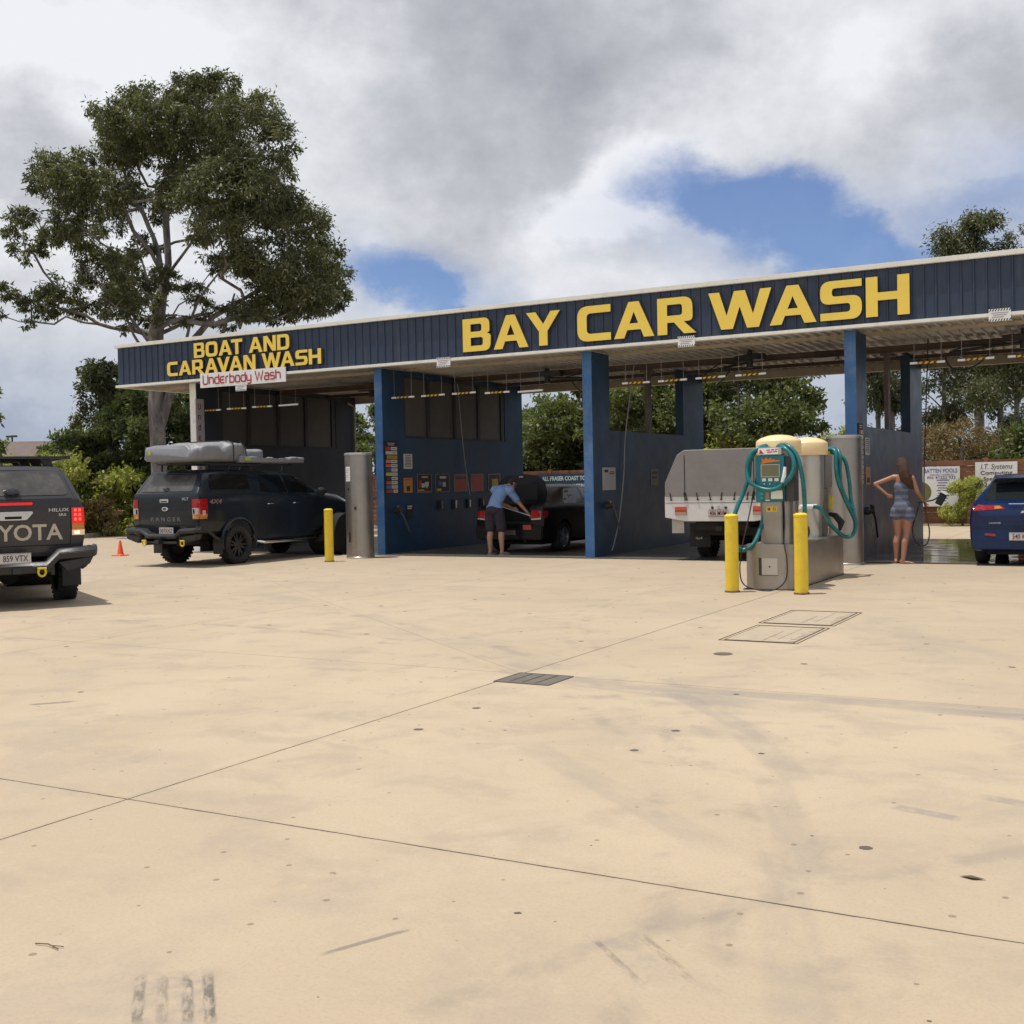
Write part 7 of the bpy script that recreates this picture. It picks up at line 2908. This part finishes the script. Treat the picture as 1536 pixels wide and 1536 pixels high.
def crown_clumps(h_, w, seed, base=0.35, n=26, shape='round', rmin=0.30, rmax=0.62):
    rn = random.Random(seed)
    cs = []
    tries = 0
    while len(cs) < n and tries < 4000:
        tries += 1
        u = rn.random()
        z = base + (1 - base) * u
        if shape == 'round':
            prof = math.sin(math.pi * (u * 0.72 + 0.13)) ** 0.6
        elif shape == 'cone':
            prof = 1.05 - u * 0.8
        else:
            prof = 0.6 + 0.4 * math.sin(u * 9 + seed)
        a, rr = rn.uniform(0, 2 * math.pi), math.sqrt(rn.random())
        x, y = math.cos(a) * rr * w / 2 * prof, math.sin(a) * rr * w / 2 * prof
        s = rn.uniform(rmin, rmax) * (w / 3.4) ** 0.6
        cs.append((x, y, z * h_ - s * 0.5, s * 1.15, s * 1.15, s * 0.85))
    return cs


def make_tree(name, x, y, h_, w, seed, label, cat, leaf, bark, shape='round', base=0.35, n=26, leaves=13000, lsize=0.17, droop=0.2, r0=0.12, width=0.5, group=None, lean=(0, 0), sub=14, spread=0.33, rmin=0.30, rmax=0.62):
    r_ = empty(name, (x, y, 0), 0, label, cat, group)
    cs = crown_clumps(h_, w, seed, base, n, shape, rmin, rmax)
    if name == 'tree':
        spread, sub = spread * 0.72, int(sub * 1.3)
    link_mesh("crown", leaves_mesh("crown", cs, leaves, lsize, seed, leaf, droop, width, sub, spread), r_)
    sp_ = [(0, 0, -0.1)] + [(lean[0] * t + 0.06 * math.sin(seed + 4 * t), lean[1] * t + 0.06 * math.cos(seed * 2 + 5 * t), h_ * t) for t in (0.12, 0.25, 0.4, 0.55, 0.7, 0.85)]
    link_mesh("trunk", branch_mesh("trunk", sp_, cs, r0, seed, bark, jit=0.3, extra=1, minr=0.010), r_)
    return r_


GB = "trees seen through the wash bays"
make_tree("tree", -7.6, 17.2, 4.6, 3.4, 21, "bushy yellow green tree behind the black sedan beyond the fence", "tree", lf_grn, bark_d, base=0.12, n=34, leaves=17000)
make_tree("tree", -7.2, 18.6, 5.5, 1.7, 22, "slim tall tree just left of the second blue pillar", "tree", lf_grn, bark_d, 'cone', 0.15, 18, 8000)
make_tree("tree", -9.0, 19.5, 5.0, 3.4, 23, "dark bushy tree behind the first bay's right end", "tree", lf_drk, bark_d, base=0.15, n=28, leaves=12000)
make_tree("tree", -5.2, 17.6, 6.3, 3.6, 24, "leafy tree right of the second blue pillar above the low wall", "tree", lf_grn, bark_d, base=0.15, n=34, leaves=17000)
make_tree("tree", -4.6, 21.0, 7.2, 3.8, 25, "taller green tree behind the lamp pole", "tree", lf_drk, bark_d, base=0.2, n=34, leaves=15000)
make_tree("tree", -2.6, 19.2, 6.2, 3.4, 251, "bright leafy tree beside the thin lamp pole", "tree", lf_grn, bark_d, base=0.15, n=34, leaves=16000)
make_tree("tree", -1.0, 17.4, 6.4, 3.9, 26, "wide leafy tree rising over the tray ute's canvas", "tree", lf_grn, bark_d, base=0.12, n=36, leaves=18000)
make_tree("tree", -0.2, 20.6, 6.5, 3.0, 27, "green tree with bare limbs above the cream domes", "tree", lf_grn, bark_d, base=0.3, n=22, leaves=9000, r0=0.10)
make_tree("shrub", 0.3, 24.5, 3.3, 3.2, 28, "low round shrub left of the third blue pillar, seen above the drum", "shrub", lf_yel, bark_d, base=0.1, n=22, leaves=9000)
make_tree("shrub", -0.6, 17.2, 2.9, 3.2, 29, "low leafy shrub behind the vacuum station beyond the fence", "shrub", lf_yel, bark_d, base=0.05, n=20, leaves=8000)
make_tree("gum_tree", 1.6, 26.4, 7.6, 3.4, 31, "thin gum tree seen through the opening over the third low wall", "tree", lf_gum2, bark_g, 'col', 0.25, 20, 8500, 0.19, 0.9, 0.13, 0.3)
make_tree("gum_tree", 4.5, 32.6, 12.6, 3.3, 32, "tall gum tree whose crown shows over the roof at the right", "tree", lf_gum, bark_g, 'round', 0.45, 60, 30000, 0.18, 0.9, 0.20, 0.3)
make_tree("gum_tree", 7.7, 30.6, 11.8, 2.8, 33, "tall narrow gum tree at the photo's right edge over the roof", "tree", lf_gum, bark_g, 'round', 0.40, 46, 22000, 0.18, 0.9, 0.18, 0.3)
make_tree("gum_tree", 4.5, 24.2, 6.9, 3.2, 34, "pale trunked gum tree above the pool sign", "tree", lf_gum2, bark_g, 'col', 0.30, 20, 8500, 0.18, 0.8, 0.13, 0.3)
make_tree("gum_tree", 6.3, 24.8, 7.0, 3.4, 35, "scruffy gum tree above the gap between the two white signs", "tree", lf_gum2, bark_g, 'col', 0.25, 22, 9500, 0.18, 0.8, 0.12, 0.3)
make_tree("gum_tree", 7.2, 20.6, 6.6, 3.0, 36, "olive gum tree behind the white sign with black lettering", "tree", lf_gum, bark_g, 'col', 0.25, 20, 8500, 0.17, 0.8, 0.12, 0.3)
make_tree("gum_tree", 3.0, 22.0, 6.2, 2.2, 37, "small gum tree behind the far end of the third wall", "tree", lf_gum2, bark_g, 'col', 0.25, 16, 6500, 0.17, 0.8, 0.10, 0.3)
make_tree("shrub", 5.9, 18.0, 3.0, 3.6, 38, "dry straw coloured bush above the fence behind the pool sign", "shrub", lf_dry, bark_d, base=0.15, n=16, leaves=6500, lsize=0.15, droop=-0.5, width=0.2)
make_tree("shrub", 8.2, 18.6, 3.0, 3.0, 39, "dark scrubby bush above the fence behind the blue hatchback", "shrub", lf_drk, bark_d, base=0.15, n=16, leaves=6500)
make_tree("shrub", 6.35, 14.8, 1.3, 1.7, 40, "light green bush in front of the fence between the two white signs", "shrub", lf_yel, bark_d, base=0.25, n=20, leaves=6500, lsize=0.085, width=0.32, r0=0.03, rmin=0.16, rmax=0.30)
make_tree("tree", -15.3, 16.8, 5.2, 2.2, 41, "airy tree in the gap between the boat bay and the first blue pillar", "tree", lf_drk, bark_g, base=0.25, n=16, leaves=6000, droop=0.5)
make_tree("shrub", -13.6, 17.6, 3.2, 2.6, 42, "low green bush in the gap right of the boat bay", "shrub", lf_grn, bark_d, base=0.08, n=18, leaves=6500)

# left bank of bush behind the kerb
make_tree("tree", -22.6, 10.2, 6.1, 2.6, 51, "open grey green tree left of the fascia's left end", "tree", lf_gum, bark_g, base=0.30, n=26, leaves=11000, droop=0.5, width=0.4)
make_tree("tree", -23.4, 10.9, 5.4, 1.9, 511, "thin leafy tree outermost of the clump left of the fascia", "tree", lf_drk, bark_g, base=0.25, n=20, leaves=8000, droop=0.3)
make_tree("tree", -19.9, 9.4, 5.2, 3.3, 52, "dense dark tree behind the big gum's trunk", "tree", lf_drk, bark_d, base=0.08, n=34, leaves=17000)
make_tree("tree", -20.0, 12.4, 5.4, 3.2, 53, "bright green tree right of the big gum's trunk", "tree", lf_grn, bark_d, base=0.08, n=30, leaves=14000)
make_tree("tree", -18.2, 11.8, 4.6, 3.0, 531, "dark leafy tree behind the white end post of the boat bay", "tree", lf_drk, bark_d, base=0.05, n=30, leaves=13000)
make_tree("tree", -21.4, 7.6, 3.6, 2.4, 54, "dark rounded tree behind the left kerb", "tree", lf_drk, bark_d, base=0.08, n=30, leaves=14000)
make_tree("tree", -26.3, 11.4, 4.3, 2.0, 55, "small dark tree beside the distant house roof", "tree", lf_drk, bark_d, base=0.1, n=24, leaves=9000)
make_tree("shrub", -31.7, 12.9, 3.0, 3.0, 56, "pale green bush in front of the distant house", "shrub", lf_yel, bark_d, base=0.05, n=26, leaves=9000)
make_tree("shrub", -23.6, 6.2, 2.2, 3.2, 561, "green bush showing above the charcoal ute's roof rack", "shrub", lf_grn, bark_d, base=0.05, n=26, leaves=10000)
make_tree("shrub", -19.9, 5.3, 2.5, 2.6, 57, "fresh green shrub nearest the charcoal ute behind the kerb", "shrub", lf_yel, bark_d, base=0.05, n=24, leaves=9000, lsize=0.15)
make_tree("shrub", -19.6, 7.4, 2.3, 2.3, 58, "yellow green leafy shrub behind the kerb by the slate ute", "shrub", lf_yel, bark_d, base=0.05, n=22, leaves=7500, lsize=0.15)
make_tree("shrub", -20.5, 9.4, 2.2, 2.2, 581, "dim green shrub beside the slate ute's tail lamp", "shrub", lf_grn, bark_d, base=0.05, n=24, leaves=8500, lsize=0.14)
make_tree("shrub", -18.9, 6.4, 1.3, 1.5, 59, "low brownish shrub at the kerb behind the orange cone", "shrub", lf_dry, bark_d, base=0.05, n=18, leaves=4500, lsize=0.09, r0=0.03, rmin=.2, rmax=.36)
make_tree("shrub", -20.3, 8.2, 1.2, 1.7, 591, "low yellow shrub at the kerb left of the slate ute's bumper", "shrub", lf_yel, bark_d, base=0.05, n=18, leaves=5000, lsize=0.10, r0=0.03, rmin=.2, rmax=.36)
make_tree("tree", -17.15, 0.4, 4.9, 1.7, 60, "tree reaching in at the photo's left edge above the charcoal ute", "tree", lf_drk, bark_g, base=0.35, n=16, leaves=8000, droop=0.3)
# litter and tufts of grass in the garden bed
cs = []
rg = random.Random(9)
for k in range(220):
    t = rg.uniform(1.0, 4.9)
    p = ky(t)
    w_ = 0.45 + rg.random() ** 2 * 7
    cs.append((p[0] - w_, p[1] + w_ * .2, 0.24, 0.30, 0.30, 0.12))
tag(link_mesh("ground_cover", leaves_mesh("ground_cover", cs, 16000, 0.13, 77, leaf_mat("grass_mix", (0.06, 0.07, 0.02), (0.15, 0.14, 0.05), (0.28, 0.22, 0.10), 0.2), droop=-0.8, width=0.14, sub=8, spread=0.5)),
    "low grass and leaf litter over the garden bed behind the kerb", "ground cover", kind='stuff')
